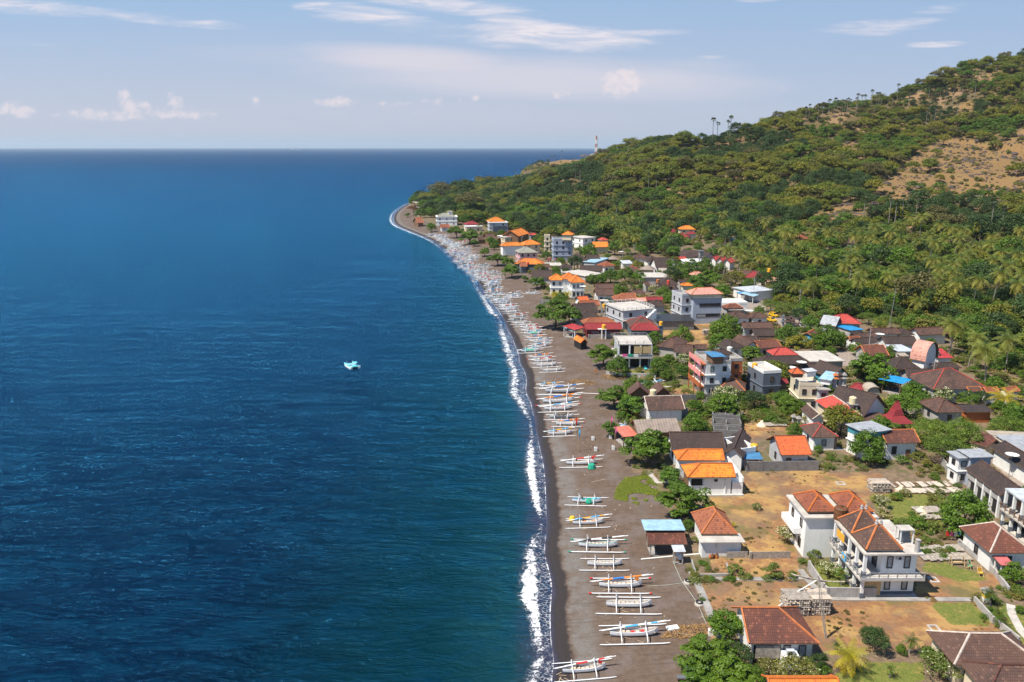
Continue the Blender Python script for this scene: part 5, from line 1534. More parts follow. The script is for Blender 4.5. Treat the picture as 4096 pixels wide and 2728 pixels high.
for i_, (yc, dd) in enumerate(((y0 + .35 + (d - .7) * .25, (d - .7) * .5), (y0 + .35 + (d - .7) * .74, (d - .7) * .5))):
    ww = w - 3.0
    rb, caps = roof_mb('hip', ww, dd - .1, 2.5, 'tile_brown')
    rf = part('roof', rb, root, (x0 + .3 + ww / 2, yc, 7.0)); part('ridge_cap', caps_mb(caps, 'cap_rust', .15), rf)
    b = MB(); b.box(x0 + .9, x0 + ww - .3, yc - dd / 2 + .5, yc + dd / 2 - .5, 6.56, 6.95, 'clean_white'); part('roof_curb', b, root)
    for sx2 in (-1, 1):
        b = MB(); b.lathe([(.22, 0), (.25, .2), (.12, .3), (.2, .45), (.05, .75), (0, .95)], 'plaster', 8, x0 + .3 + ww / 2 + sx2 * max((ww - dd) / 2, .3), yc); part('finial', b, root, (0, 0, 9.45))
b = MB(); b.box(x1 - 2.1, x1 - .2, y0 + 2.6, y0 + 4.2, 8.5, 8.62, 'concrete_pale')
for xx in (x1 - 2.0, x1 - .35):
    for yy in (y0 + 2.7, y0 + 4.05): b.box(xx, xx + .15, yy, yy + .15, 6.55, 8.5, 'clean_white')
b.box(x1 - 1.6, x1 - .5, y0 + 3.2, y0 + 3.9, 6.55, 8.3, 'slate'); part('roof_canopy', b, root)
b = MB(); b.lathe([(.0, 0), (.32, 0), (.3, 1.5), (.34, 1.7), (0, 1.7)], 'plaster', 10, x1 - .7, y0 + .7); part('chimney', b, root, (0, 0, 6.55))

root, w, d, fh = verandah_house('F1', 'F', (1480, 722), (1915, 722), (1422, 612), 6.8, 'light_grey', 'two-storey grey beach house with open verandahs and yellow bamboo blinds', 'house', 2.4, .3, ncol=(4, 2))
x0, x1, y0, y1 = -w / 2, w / 2, -d / 2, d / 2
for f_ in range(2):
    b = MB(); b.box(x0 + .7, x1 - .7, y0 + 2.36, y0 + 2.40, f_ * fh + .2, f_ * fh + fh - .5, 'dark_gap'); part('dark_glazing', b, root)
for i in range(2):
    b = MB(); xx = x1 - 4.9 + i * 2.4; b.box(xx, xx + 2.2, y0 + .02, y0 + .10, fh + 1.1, fh + 3.0, 'bamboo'); part('bamboo_blind', b, root)
for i, m_ in enumerate(('pink_cloth', 'green_cloth', 'white')):
    b = MB(); xx = x0 + 1.2 + i * 1.5; b.box(xx, xx + 1.3, y0 - .45, y0 - .30, fh + .35, fh + 1.0, m_); part('hanging_cloth', b, root)
rail(root, (0, 0, 0), 0, x0 + .1, x1 - .1, y0 + .1, y1 - .1, 7.04, 'metal', .9, 2.0)

root, w, d, fh = verandah_house('D13', 'D', (2425, 1398), (2760, 1400), (2135, 1196), 6.0, 'plaster', 'balcony house with a white sheet roof and a brown balustrade at the right edge', 'house', .3, 1.9, roofm='sheet_white', railm='wood', railside='l', ncol=(2, 4))
b = MB(); b.box(-w / 2 + 1.86, -w / 2 + 1.895, -d / 2 + .8, d / 2 - .6, .2, 2.6, 'dark_gap'); b.box(-w / 2 + 1.86, -w / 2 + 1.895, -d / 2 + .8, d / 2 - .6, 3.2, 5.4, 'wood'); part('recess_shade_panel', b, root)  # recess shade coloured into flat panels on the wall

# dark panels painting the shade of wall openings, details of single buildings
root = HROOT['B2']; c, w, d, rz, zg = rect_from('B', (487, 152), (1070, 150), 6.3, (344, -24), kind='flat')
for yy in (-d / 4, d / 4):
    for z0 in (.9, 4.0): window(root, -w / 2, yy, z0, .9, 1.4, 'l')
b = MB(); b.box(-w / 2 - 1.1, -w / 2 - .003, -d / 2 + 1.5, d / 2, 3.0, 3.9, 'clean_white'); part('balcony', b, root)
root = HROOT['D12']
c, w, d, rz, zg = rect_from('D', (2100, 1258), (2440, 1262), 4.2, (1690, 975))
for i in range(4):
    b = MB(); yy = -d / 2 + 1.2 + i * (d - 2) / 4; b.box(-w / 2 + .48, -w / 2 + .60, yy, yy + (d - 2) / 4 - .8, .4, 2.6, 'dark_gap'); part('opening', b, root)  # near-black panels painted as the shade inside open bays
    b = MB(); b.box(-w / 2 + .2, -w / 2 + .55, yy - .5, yy - .15, -.5, 4.0, 'clean_white'); part('post', b, root)
b = MB(); b.box(-w / 2 + .30, -w / 2 + .54, -d / 2 + .4, d / 2 - .4, 2.75, 4.0, 'plaster'); part('fascia', b, root)
root = HROOT['B3']
c, w, d, rz, zg = rect_from('B', (-8, 1232), (598, 1232), 3.0, 7.4)
for xx in (-w / 2 + 4.6, w / 2 - 1.7): window(root, xx, -d / 2 + .55, .7, .85, 1.7, 'f', glass='curtain', deep=.1)
b = MB(); b.box(-w / 2 + .9, -w / 2 + 3.7, -d / 2 + .15, -d / 2 + .22, .9, 2.6, 'wood_grey'); part('bamboo_blind', b, root)
b = MB(); b.box(-w / 2 + .75, -w / 2 + 3.9, -d / 2 + .45, -d / 2 + .53, .1, 2.4, 'dark_gap'); part('opening', b, root)
b = MB(); b.box(w / 2 - 4.3, w / 2 - 2.5, -d / 2 - .9, -d / 2 + .5, -.5, 1.9, 'clean_white'); part('plinth', b, root)
b = MB(); b.box(w / 2 - 3.9, w / 2 - 3.0, -d / 2 - .75, -d / 2 - .25, 1.92, 2.5, 'boat_grey'); b.box(w / 2 - 3.8, w / 2 - 3.3, -d / 2 - .77, -d / 2 - .753, 2.0, 2.42, 'dark_gap'); part('air_conditioner', b, root)
root = HROOT['C1']
c, w, d, rz, zg = rect_from('C', (1000, 1168), (1548, 1165), 3.6, 5.4)
b = MB(); b.box(-w / 2 + .8, -w / 2 + 2.7, -d / 2 + .46, -d / 2 + .54, 1.9, 3.1, 'dark_gap'); part('opening', b, root)
window(root, w / 2 - 3.2, -d / 2 + .55, 2.6, .6, .4, 'f')
b = MB()
for xx in (-w / 2 + 2.9, w / 2 - 1.6): b.box(xx, xx + .15, -d / 2 + .40, -d / 2 + .54, 0, 3.2, 'clean_white')
b.box(-w / 2 + .4, w / 2 + 1.6, -d / 2 - .1, -d / 2 + .52, -.8, .35, 'concrete_pale'); part('wall_trim', b, root)
b = MB(); b.box(w / 2 - .3, w / 2 + 1.5, -d / 2 + .55, d / 2 + 4.6, -.8, 2.5, 'clean_white'); b.box(w / 2 + 1.3, w / 2 + 1.56, -d / 2 + .5, d / 2 + 4.7, 2.5, 3.3, 'clean_white'); part('side_annex', b, root)
b = MB(); b.box(-w / 2 + .52, -w / 2 + .58, -d / 2 + 1.2, d / 2 - .5, .2, 2.7, 'wood'); part('screen', b, root)
# crimson restaurant: lettering as faint as in the photograph
root = HROOT['G5']
c, w, d, rz, zg = rect_from('G', (130, 1466), (590, 1464), 3.0, None, 1385, 'gx', .5)


def lettering(txt, x, z, size, mat, y):
    cu = bpy.data.curves.new('lettering', 'FONT'); cu.body = txt; cu.size = size; cu.extrude = .01
    t_ = bpy.data.objects.new('tmp', cu); COL.objects.link(t_); bpy.context.view_layer.update()
    me = bpy.data.meshes.new_from_object(t_.evaluated_get(bpy.context.evaluated_depsgraph_get())); bpy.data.objects.remove(t_)
    me.materials.clear(); me.materials.append(MATS[mat])
    o = put('lettering', me, root, (x, y, z)); o.rotation_euler = (math.pi / 2, 0, 0)


yf = -d / 2 + .46
lettering('Saguna', -w / 2 + 2.0, 1.75, .85, 'lilac_cloth', yf)
lettering('Amery', -w / 2 + 5.9, 1.75, .85, 'lilac_cloth', yf)
b = MB(); b.box(-w / 2 + 3.2, -w / 2 + 8.4, yf - .01, yf + .05, .95, 1.15, 'blue_cloth'); b.box(-w / 2 + 4.9, -w / 2 + 5.5, yf - .012, yf + .04, 1.7, 2.3, 'slate'); part('painted_band', b, root)
b = MB(); b.box(w / 2 - 5.3, w / 2 - 4.3, yf - .02, yf + .06, .1, 1.5, 'blue_cloth'); part('door', b, root)
for xx in (w / 2 - 7.0, w / 2 - 3.4):
    b = MB(); b.box(xx, xx + 1.2, yf - .25, yf + .06, 1.9, 2.02, 'sheet_coral'); b.box(xx, xx + 1.2, yf - .02, yf + .06, 1.5, 1.9, 'dark_gap'); part('window', b, root)
b = MB(); b.box(w / 2 - 7.6, w / 2 - 5.2, -d / 2 - .6, -d / 2 + 1.0, 3.0, 3.2, 'clean_white'); part('tank_slab', b, root)
# murals on the guesthouse
root = HROOT['H1']
c, w, d, rz, zg = rect_from('H', (395, 800), (705, 792), 8.4, (265, 680), kind='flat')
for f_, zz in enumerate((2.8, 5.6, 8.3)):
    b = MB(); b.box(-w / 2 - 1.3, -w / 2 - .02, -d / 2, d / 2, zz - .15, zz, 'orange_wall'); b.box(-w / 2 - 1.4, -w / 2 - 1.3, -d / 2, d / 2, zz - .3, zz + .85, 'mural_pink' if f_ else 'orange_wall'); part('balcony', b, root)
    for yy in (-d / 2 + .1, 0, d / 2 - .3):
        b = MB(); b.box(-w / 2 - 1.28, -w / 2 - 1.08, yy, yy + .2, zz - 2.8, zz - .15, 'orange_wall'); part('column', b, root)
b = MB(); b.box(-w / 2 - .3, w / 2 + .1, -d / 2 - .5, -d / 2 - .02, 2.75, 3.4, 'slate'); part('front_ledge', b, root)
# stair of the railed terraces
root = HROOT['G2']
c, w, d, rz, zg = rect_from('G', (605, 1238), (985, 1208), 6.2, (545, 1135), kind='flat')
b = MB(); n = 14
for i in range(n): b.box(-w / 2 + 4 + i * .55, -w / 2 + 4.55 + i * .55, -d / 2 - 1.3, -d / 2 - .02, 0, .45 + i * .44, 'clean_white')
part('outside_stair', b, root)
b = MB(); b.box(-w / 2 - .4, -w / 2 + 4, -d / 2 - 1.4, -d / 2 - .02, 3.0, 3.2, 'concrete_pale'); part('terrace_slab', b, root)
rail(root, (0, 0, 0), 0, -w / 2 - .3, -w / 2 + 3.9, -d / 2 - 1.3, -d / 2 - .1, 3.2, 'white', .9, 1.1, 'fl')
# hotel strip windows
root = HROOT['G1']
c, w, d, rz, zg = rect_from('G', (1490, 1072), (1845, 1064), 9.0, (1352, 985), kind='flat')
for zz, xa, wd_ in ((5.9, -w / 2 + 3.4, 2.6), (5.9, w / 2 - 2.9, 5.0), (2.4, w / 2 - 2.9, 5.0), (2.4, -w / 2 + 3.2, 4.0)):
    window(root, xa, -d / 2, zz, wd_, 1.15, 'f', glass='glass' if xa > 0 or zz > 5 else 'curtain')


# ------------------------------------------------------------------ low walls, paths, fences
def walls(z, pts, h, th, mat, label, name='garden_wall', cat='wall', z0=-.6):
    P_ = [hit(*nat(z, *p)) for p in pts]
    o0 = P_[0]; b = MB()
    for a, q in zip(P_[:-1], P_[1:]):
        v = q - a; L_ = math.hypot(v[0], v[1]); n = max(1, int(L_ / 6))
        nx_, ny_ = -v[1] / L_ * th / 2, v[0] / L_ * th / 2
        for i in range(n):
            s0, s1 = a + v * i / n, a + v * (i + 1) / n
            za, zb = gz(s0[0], s0[1]), gz(s1[0], s1[1])
            s0, s1 = s0 - o0, s1 - o0; za -= o0[2]; zb -= o0[2]
            V = [(s0[0] - nx_, s0[1] - ny_, za + z0), (s0[0] + nx_, s0[1] + ny_, za + z0), (s1[0] + nx_, s1[1] + ny_, zb + z0), (s1[0] - nx_, s1[1] - ny_, zb + z0)]
            V += [(p[0], p[1], p[2] - z0 + h) for p in V]
            b.poly(V, [(0, 1, 2, 3), (7, 6, 5, 4), (0, 4, 5, 1), (2, 6, 7, 3), (1, 5, 6, 2), (3, 7, 4, 0)], mat)
            if h > 1 and i % 1 == 0:
                b.box(s0[0] - .16, s0[0] + .16, s0[1] - .16, s0[1] + .16, za + z0, za + h + .06, mat)
    o = part(name, b, None, tuple(o0)); tag(o, label, cat)
    return o


def strip(z, pts, wd_, mat, name, zz=.05):
    """a flat concrete path with a real raised edge"""
    P_ = [hit(*nat(z, *p)) for p in pts]
    b = MB()
    for a, q in zip(P_[:-1], P_[1:]):
        v = q - a; L_ = math.hypot(v[0], v[1]); nx_, ny_ = -v[1] / L_ * wd_ / 2, v[0] / L_ * wd_ / 2
        za, zb = gz(a[0], a[1]) + zz, gz(q[0], q[1]) + zz
        V = [(a[0] - nx_, a[1] - ny_, za - .4), (a[0] + nx_, a[1] + ny_, za - .4), (q[0] + nx_, q[1] + ny_, zb - .4), (q[0] - nx_, q[1] - ny_, zb - .4)]
        V += [(p[0], p[1], p[2] + .4) for p in V]
        b.poly(V, [(7, 6, 5, 4), (0, 4, 5, 1), (2, 6, 7, 3), (1, 5, 6, 2), (3, 7, 4, 0)], mat)
    o = part(name, b); tag(o, kind='structure')


strip('A', [(1640, 600), (1720, 760), (1800, 950), (1900, 1190)], 1.0, 'concrete', 'path', .12)
strip('A', [(1700, 683), (2150, 683), (2500, 683), (2640, 665)], .9, 'concrete', 'path', .10)
strip('B', [(430, 600), (500, 690), (640, 850), (1000, 852), (1500, 856), (1915, 858)], .9, 'concrete', 'path', .11)
strip('C', [(545, 1100), (640, 1230)], 1.2, 'concrete_pale', 'path', .1)
strip('C', [(640, 1230), (900, 1215)], .8, 'concrete_pale', 'path', .1)
strip('B', [(2240, 900), (2250, 980), (2330, 1130), (2400, 1200)], 1.0, 'concrete_pale', 'path', .06)
strip('D', [(40, 775), (540, 768)], 1.6, 'concrete_pale', 'path', .05)
walls('B', [(505, 610), (655, 838), (1080, 842)], 1.5, .18, 'plaster', 'stained grey garden wall in front of the wraparound balcony villa')
walls('B', [(1925, 880), (2080, 1050), (2310, 1235)], .9, .25, 'plaster', 'long low grey wall running down to the right edge of the dry field')
walls('B', [(1790, 380), (2100, 640), (2220, 800)], .9, .3, 'plaster', 'pale wall along the left side of the white pyramid-roofed house')
walls('C', [(1670, 1098), (1850, 1094), (2490, 1088)], 1.9, .2, 'block_grey', 'grey concrete block wall below the red-orange gabled house')
walls('C', [(925, 312), (1260, 302)], 1.9, .2, 'block_grey', 'grey block wall along the dry yard left of the house with the orange ridge')
walls('C', [(462, 498), (998, 492)], 2.4, .2, 'block_grey', 'tall grey block wall under the brown roof with the white verge')
walls('F', [(1330, 1085), (1500, 1105), (1960, 1118)], .8, .25, 'plaster', 'low wall at the foot of the two-storey grey beach house')
walls('F', [(505, 205), (660, 207)], 1.7, .25, 'block_grey', 'short free-standing grey wall on the open beach')
walls('H', [(225, 1060), (370, 1150)], 2.0, .15, 'mural_pink', 'pink painted mural wall leading from the guesthouse towards the beach')
walls('F', [(1110, 645), (1430, 632)], 1.4, .1, 'wood_grey', 'grey bamboo fence in front of the crimson restaurant', 'bamboo_fence', 'fence')
walls('B', [(0, 505), (345, 500)], 1.1, .06, 'wood_grey', 'thin picket fence between the dry plots left of the twin-roofed villa', 'picket_fence', 'fence')
walls('A', [(1950, 500), (2130, 497)], 1.0, .06, 'wood_grey', 'short picket fence at the foot of the small white house', 'picket_fence', 'fence')
walls('D', [(1480, 960), (1560, 1060), (1660, 1150)], 1.8, .2, 'plaster', 'stained white boundary wall left of the open hall')
walls('A', [(1650, 530), (1690, 660), (1985, 655), (1950, 560)], .4, .2, 'concrete', 'low concrete kerb of an empty sand plot by the canopy', 'plot_kerb', 'kerb')

# ------------------------------------------------------------------ unfinished concrete block building
c, w, d, rz, zg = rect_from('C', (1290, 700), (1625, 725), 1.0, (1160, 470), kind='flat')
root = bpy.data.objects.new('unfinished_building', None); COL.objects.link(root); root.location = (c[0], c[1], zg); root.rotation_euler = (0, 0, rz)
tag(root, 'roofless grey concrete block building with open rooms and bare posts', 'building'); LAND.append((c[0], c[1], 'roofless grey concrete block building', w * d)); FOOTP.append((c[0], c[1], w / 2, d / 2, rz))
n = 5
for i in range(n + 1):
    yy = -d / 2 + d * i / n; b = MB(); b.box(-w / 2, w / 2 * (.55 if i % 2 else 1), yy - .1, yy + .1, -.5, 2.6 - .5 * (i % 3 == 2), 'block_grey'); part('wall', b, root)
    if i < n:
        for xx in (-w / 2, -.2, w / 2 - .2):
            if (i + int(xx)) % 4 == 3: continue
            b = MB(); b.box(xx, xx + .2, yy + .103, yy + d / n - .103, -.5, 2.4 - .4 * (i % 2), 'block_grey'); part('wall', b, root)
for i, (x, y) in enumerate([(1185, 385), (1208, 385), (1247, 400), (1360, 405), (1375, 405), (1415, 445), (1468, 440), (1500, 320), (1515, 375), (1562, 452), (1612, 520), (1262, 275), (1305, 290), (1108, 445)]):
    p = hit(*nat('C', x, y)); b = MB(); b.box(-.14, .14, -.14, .14, -.3, 2.2 + (i * 7 % 5) * .25, 'concrete')
    for a_ in (-.08, .08): b.tube([(a_, a_, 2.2), (a_ * 1.3, a_, 3.3)], .015, 'tank_rust', 4)
    o = part('concrete_post', b, None, tuple(p)); tag(o, 'bare concrete post of the ruin, %s from the left' % ['3rd', '4th', '5th', '7th', '8th', '9th', '10th', '11th', '12th', '13th', '14th', '6th', '2nd', '1st'][i], 'post', 'bare posts of the unfinished building')


# ------------------------------------------------------------------ small standing things
def thing(name, z, x, y, mb, label, cat, group=None, rz=0.0, dz=0.0, smooth=False, zoff=0.0):
    p = hit(*nat(z, x, y), dz=dz) if not zoff else None
    o = part(name, mb, None, (p[0], p[1], p[2]), rz, smooth); tag(o, label, cat, group)
    return o


def tank(z, x, y, r, h, mat, hh, label, post=None):
    """water tank whose centre is seen at the pixel, hh above the ground; post: its stand"""
    p = hit(*nat(z, x, y), dz=hh + h / 2)
    root = bpy.data.objects.new('water_tank', None); COL.objects.link(root); root.location = tuple(p)
    b = MB(); b.lathe([(0, hh), (r, hh), (r, hh + h * .3), (r * .97, hh + h * .32), (r, hh + h * .34), (r, hh + h * .6), (r * .97, hh + h * .62), (r, hh + h * .64), (r, hh + h * .85), (r * .8, hh + h * .93), (r * .25, hh + h * .98), (r * .25, hh + h * 1.06), (0, hh + h * 1.06)], mat, 14)
    part('tank', b, root, smooth=False)
    if post:
        b = MB()
        b.box(-r * 1.2, r * 1.2, -r * 1.2, r * 1.2, hh - .16, hh - .003, post)
        q = r * .9
        for sx_ in (-q, q):
            for sy_ in (-q, q): b.box(sx_ - .1, sx_ + .1, sy_ - .1, sy_ + .1, -.5, hh - .163, post)
        if post == 'slate_wall': b.box(-q, q, -q, q, -.5, hh - .163, post)
        part('stand', b, root)
    tag(root, label, 'water tank')


tank('C', 606, 200, .75, 1.6, 'tank_cream', 3.2, 'cream ribbed water tank between the two small brown gabled roofs', 'plaster')
tank('C', 1757, 822, .65, 1.4, 'tank_yellow', 2.6, 'yellow-orange water tank above the blue lean-to roof', 'slate_wall')
tank('D', 553, 260, .75, 1.5, 'tank_cream', 5.6, 'cream water tank on a metal stand over the long blackish roof', 'metal')
tank('G', 362, 1430, .65, 1.4, 'tank_yellow', 3.25, 'bright yellow water tank on the crimson restaurant', 'clean_white')
tank('G', 1078, 1390, .6, 1.3, 'tank_yellow', 4.6, 'yellow water tank on a tall grey pillar by the netted yard', 'slate_wall')
tank('G', 1170, 872, .6, 1.5, 'tank_red', 5.2, 'bright red water tank above the dark hipped roof', 'wood')
tank('G', 1040, 855, .65, 1.3, 'cap_rust', 5.2, 'terracotta water tank left of the bright red one', 'wood')
tank('H', 1002, 815, .65, 1.2, 'tank_yellow', 6.3, 'orange water tank on the corner of the dark blue-grey cube house')
tank('H', 686, 615, .75, 1.4, 'tank_white', 3.6, 'white cylindrical tank behind the guesthouse roof terrace', 'plaster')
tank('H', 860, 312, .6, 1.2, 'tank_cream', 2.2, 'small cream water tank on a broken wall left of the brown roof', 'plaster')
tank('I', 1265, 550, .7, 1.5, 'tank_cream', 5.0, 'pale water tank behind the pink barn-shaped house', 'metal')
tank('B', 782, 108, .95, 2.0, 'tank_rust', 6.5, 'rust-brown water drum between the two white villas')
tank('K', 930, 943, .7, 1.5, 'tank_yellow', 6.0, 'orange tank glowing among the dark trees', 'wood')
tank('G', 362, 1165, .55, 1.2, 'tank_yellow', 5.2, 'yellow tank under a small grey canopy on a tall pillar', 'concrete')
tank('E', 1745, 1004, .5, 1.0, 'tank_red', 4.3, 'small red tank on the wide orange beachfront roof')
for (z, x, y, hh, m1, m2, lb) in (('G', 362, 1128, 6.9, 'concrete_pale', 'concrete', 'flat grey canopy of the tank pillar by the railed terraces'), ('G', 1582, 500, 9.0, 'slate', 'plaster', 'tall concrete water tower with a dark cap behind the village'),
                                  ('K', 445, 530, 6.0, 'sheet_grey', 'sky_cloth', 'little blue box on a white pillar at the forest edge')):
    p = hit(*nat(z, x, y), dz=hh - .6)
    root = bpy.data.objects.new('water_tower', None); COL.objects.link(root); root.location = tuple(p); tag(root, lb, 'water tower')
    b = MB(); b.box(-1.4, 1.4, -1.4, 1.4, hh, hh + .2, m1); part('cap', b, root)
    b = MB(); b.box(-.9, .9, -.9, .9, hh - 2.0, hh - .003, m2); part('tank_room', b, root)
    b = MB()
    for sx_ in (-.85, .6):
        for sy_ in (-.85, .6): b.box(sx_, sx_ + .25, sy_, sy_ + .25, -.5, hh - 2.003, 'plaster')
    part('stand', b, root)


def dish(z, x, y, r, hh, label):
    p = hit(*nat(z, x, y), dz=hh)
    root = bpy.data.objects.new('satellite_dish', None); COL.objects.link(root); root.location = tuple(p)
    b = MB(); pr = [(0, 0), (r * .35, .04 * r), (r * .7, .16 * r), (r, .34 * r)]
    b.lathe([(q[0], q[1] + hh) for q in pr], 'tank_white', 16); b.lathe([(q[0], q[1] + hh - .03) for q in pr], 'metal', 16); part('bowl', b, root)
    b = MB(); b.tube([(0, 0, 0), (0, 0, hh)], .06, 'metal', 6)
    part('mast', b, root)
    b = MB(); b.tube([(0, 0, hh), (0, 0, hh + r * .7)], .03, 'metal', 4)
    for k_ in range(3): b.tube([(0, 0, hh + r * .7), (r * .8 * math.cos(k_ * 2.1), r * .8 * math.sin(k_ * 2.1), hh + .25 * r)], .02, 'metal', 4)
    part('feed', b, root); tag(root, label, 'satellite dish')


dish('D', 2215, 850, 1.15, 4.0, 'mesh satellite dish on a pole in the paved shop court')
dish('H', 1585, 797, 1.3, 4.8, 'upturned satellite dish behind the small red roof pavilion')
dish('H', 1460, 865, 1.3, 4.2, 'grey satellite dish left of the small red roof pavilion')
dish('H', 925, 150, 1.5, 4.2, 'pale satellite dish between the pair of hipped roofs')
dish('I', 625, 403, 1.3, 4.0, 'satellite dish on the dark roofs below the back row')
dish('I', 1170, 520, 1.4, 5.0, 'satellite dish behind the pink barn-shaped house')
dish('Y', 1705, 445, 1.4, 5.0, 'white satellite dish beside the right house of the orange-roofed trio')
dish('G', 575, 500, 1.5, 4.0, 'satellite dish on the dark roofs near the palms')


def pole(z, x, y, h, label, arms=True, lean=0.0, mat='plaster', name='utility_pole', cat='utility pole', r=.13):
    p = hit(*nat(z, x, y)); root = bpy.data.objects.new(name, None); COL.objects.link(root); root.location = tuple(p)
    b = MB(); b.tube([(0, 0, -.5), (lean, 0, h)], [r, r * .6], mat, 7); part('mast', b, root)
    if arms:
        b = MB(); b.box(-.9, .9, -.06, .06, h - .5, h - .38, 'metal'); b.box(-.6, .6, -.06, .06, h - 1.2, h - 1.08, 'metal')
        for xx in (-.8, -.3, .3, .8): b.lathe([(.05, h - .38), (.09, h - .25), (.04, h - .15), (0, h - .1)], 'black', 6, xx, 0)
        part('crossarm', b, root)
    tag(root, label, cat)


pole('I', 1210, 1028, 7.5, 'utility pole with insulators in front of the huge brown roof')
pole('I', 487, 665, 9, 'street light pole in the middle of the village beside the rust-spotted roof', arms=False)
pole('G', 1232, 800, 6, 'utility pole beside the round tree in the village centre')
pole('G', 735, 560, 7, 'utility pole in front of the white-walled pyramid roof house')
pole('K', 715, 1345, 9, 'utility pole before the white sheet roof at the road')
pole('K', 1333, 1450, 7, 'utility pole standing in the forest right of the road')
pole('I', 715, 405, 15, 'thin steel radio mast rising from the dark roofs', arms=False, mat='metal', name='radio_mast', cat='mast', r=.09, lean=.9)
pole('D', 1378, 430, 5, 'thin curved lamp pole beside the frangipani hedge', arms=False, mat='metal', name='lamp_pole', cat='lamp pole', r=.06)
pole('D', 182, 330, 6, 'slim steel pole rising beside the cream terrace building', arms=False, mat='metal', name='steel_pole', cat='pole', r=.07)
for lb in ('tall bleached bamboo pole leaning over the timber stacks',):
    p = hit(*nat('B', 648, 1188)); b = MB(); b.tube([(0, 0, 0), (-1.0, .3, 5.0), (-1.5, .4, 8.2)], [.09, .08, .05], 'wood_grey', 6); b.tube([(.15, 0, 0), (-.75, .25, 5.0), (-1.25, .5, 7.8)], [.08, .06, .04], 'wood_grey', 6)
    tag(part('bamboo_pole', b, None, tuple(p)), lb, 'pole')
p = hit(*nat('B', 515, 800)); b = MB(); b.tube([(-2.3, 1.2, 2.2), (0.6, -.2, 1.9), (4.0, -1.2, 2.4)], .08, 'wood_grey', 6); b.tube([(-2.2, .9, 2.2), (2.0, -.8, 2.2)], .07, 'wood_grey', 6)
tag(part('bamboo_pole', b, None, tuple(p)), 'bleached bamboo poles laid across the top of the timber stacks', 'pole')
p = hit(*nat('B', 205, 950)); b = MB(); b.tube([(0, 0, .1), (3.1, .6, 2.4), (5.6, 1.2, 3.6)], .07, 'clean_white', 6)
tag(part('outrigger_pole', b, None, tuple(p)), 'white outrigger pole leaning against the timber stacks', 'pole')


def stack(z, x, y, w, d, h, label, rz=0.0):
    """timber stack: crossed layers of logs, bottom centre at the pixel"""
    p = hit(*nat(z, x, y)); n = max(3, int(h / .26)); k_ = random.Random(int(x))
    b = MB()
    for i in range(n):
        zz = .13 + i * h / n
        if i % 2 == 0:
            m = max(3, int(d / .32))
            for j in range(m): yy = -d / 2 + d * (j + .5) / m; e = k_.uniform(-.12, .12); b.tube([(-w / 2 + e, yy, zz), (w / 2 + e, yy + k_.uniform(-.05, .05), zz)], .14, k_.choice(['wood_grey', 'wood_grey', 'wood_pale']), 5)
        else:
            m = max(3, int(w / .3))
            for j in range(m): xx = -w / 2 + w * (j + .5) / m; e = k_.uniform(-.12, .12); b.tube([(xx, -d / 2 + e, zz), (xx + k_.uniform(-.05, .05), d / 2 + e, zz)], .13, k_.choice(['wood_grey', 'wood_grey', 'wood_pale']), 5)
    o = part('timber_stack', b, None, (p[0], p[1] + d / 2, p[2]), rz); tag(o, label, 'timber stack')


stack('B', 410, 1000, 3.0, 2.6, 2.5, 'left of the two tall stacks of bleached driftwood poles in the field')
stack('B', 605, 995, 2.5, 2.6, 2.5, 'right of the two tall stacks of bleached driftwood poles in the field')
stack('D', 850, 1238, 3.0, 2.4, 1.9, 'grey stack of crossed poles on the dry field beyond the villas')
stack('H', 80, 540, 1.9, 1.6, 1.7, 'small square stack of poles in the far dry yard')
stack('H', 395, 445, 2.0, 1.8, 1.8, 'pale stack of poles beside the round mango-like tree')


def deck(z, A, B, C, label, mat='wood_pale', gap=.1, n=None, h=.35):
    c, w, d, rz, zg = rect_from(z, A, B, h, C, kind='flat')
    k_ = random.Random(int(A[0])); b = MB(); n = n or max(6, int(w / .45))
    for i in range(n):
        if k_.random() < gap: continue
        x0 = -w / 2 + w * i / n; s_ = k_.uniform(-.15, .15)
        b.box(x0, x0 + w / n * .88, -d / 2 + s_, d / 2 + s_ * .5, h - .12 + k_.uniform(-.04, .04), h + k_.uniform(-.03, .05), k_.choice([mat, mat, 'wood_grey']), rot=0)
    b.box(-w / 2, w / 2, -d / 2 + .2, -d / 2 + .35, -.3, h - .17, 'wood'); b.box(-w / 2, w / 2, d / 2 - .35, d / 2 - .2, -.3, h - .17, 'wood')
    o = part('salt_drying_trough', b, None, (c[0], c[1], zg), rz); tag(o, label, 'drying rack')


deck('D', (985, 1170), (1650, 1158), (940, 1118), 'upper row of whitened split palm trunks drying in the overgrown plot', gap=.16)
deck('D', (1050, 1235), (1710, 1220), (975, 1185), 'lower row of whitened split palm trunks drying in the overgrown plot', gap=.16)
deck('D', (1235, 1438), (1510, 1430), (1170, 1375), 'grey plank trough with a pale cone standing on it', 'wood_grey', gap=.03)
deck('D', (1300, 1500), (1500, 1500), (1255, 1455), 'short plank trough in front of the one with the pale cone', 'wood_grey', gap=.05)
deck('B', (1480, 445), (1850, 435), (1440, 388), 'rear row of weathered trunks right of the wraparound balcony villa', 'wood_grey', gap=.03)
deck('B', (1500, 515), (1925, 510), (1480, 455), 'front row of weathered trunks right of the wraparound balcony villa', 'wood_grey', gap=.03)
deck('C', (1890, 578), (2140, 575), (1870, 540), 'ribbed plank trough in the far weedy plot', 'wood_grey', gap=.03)
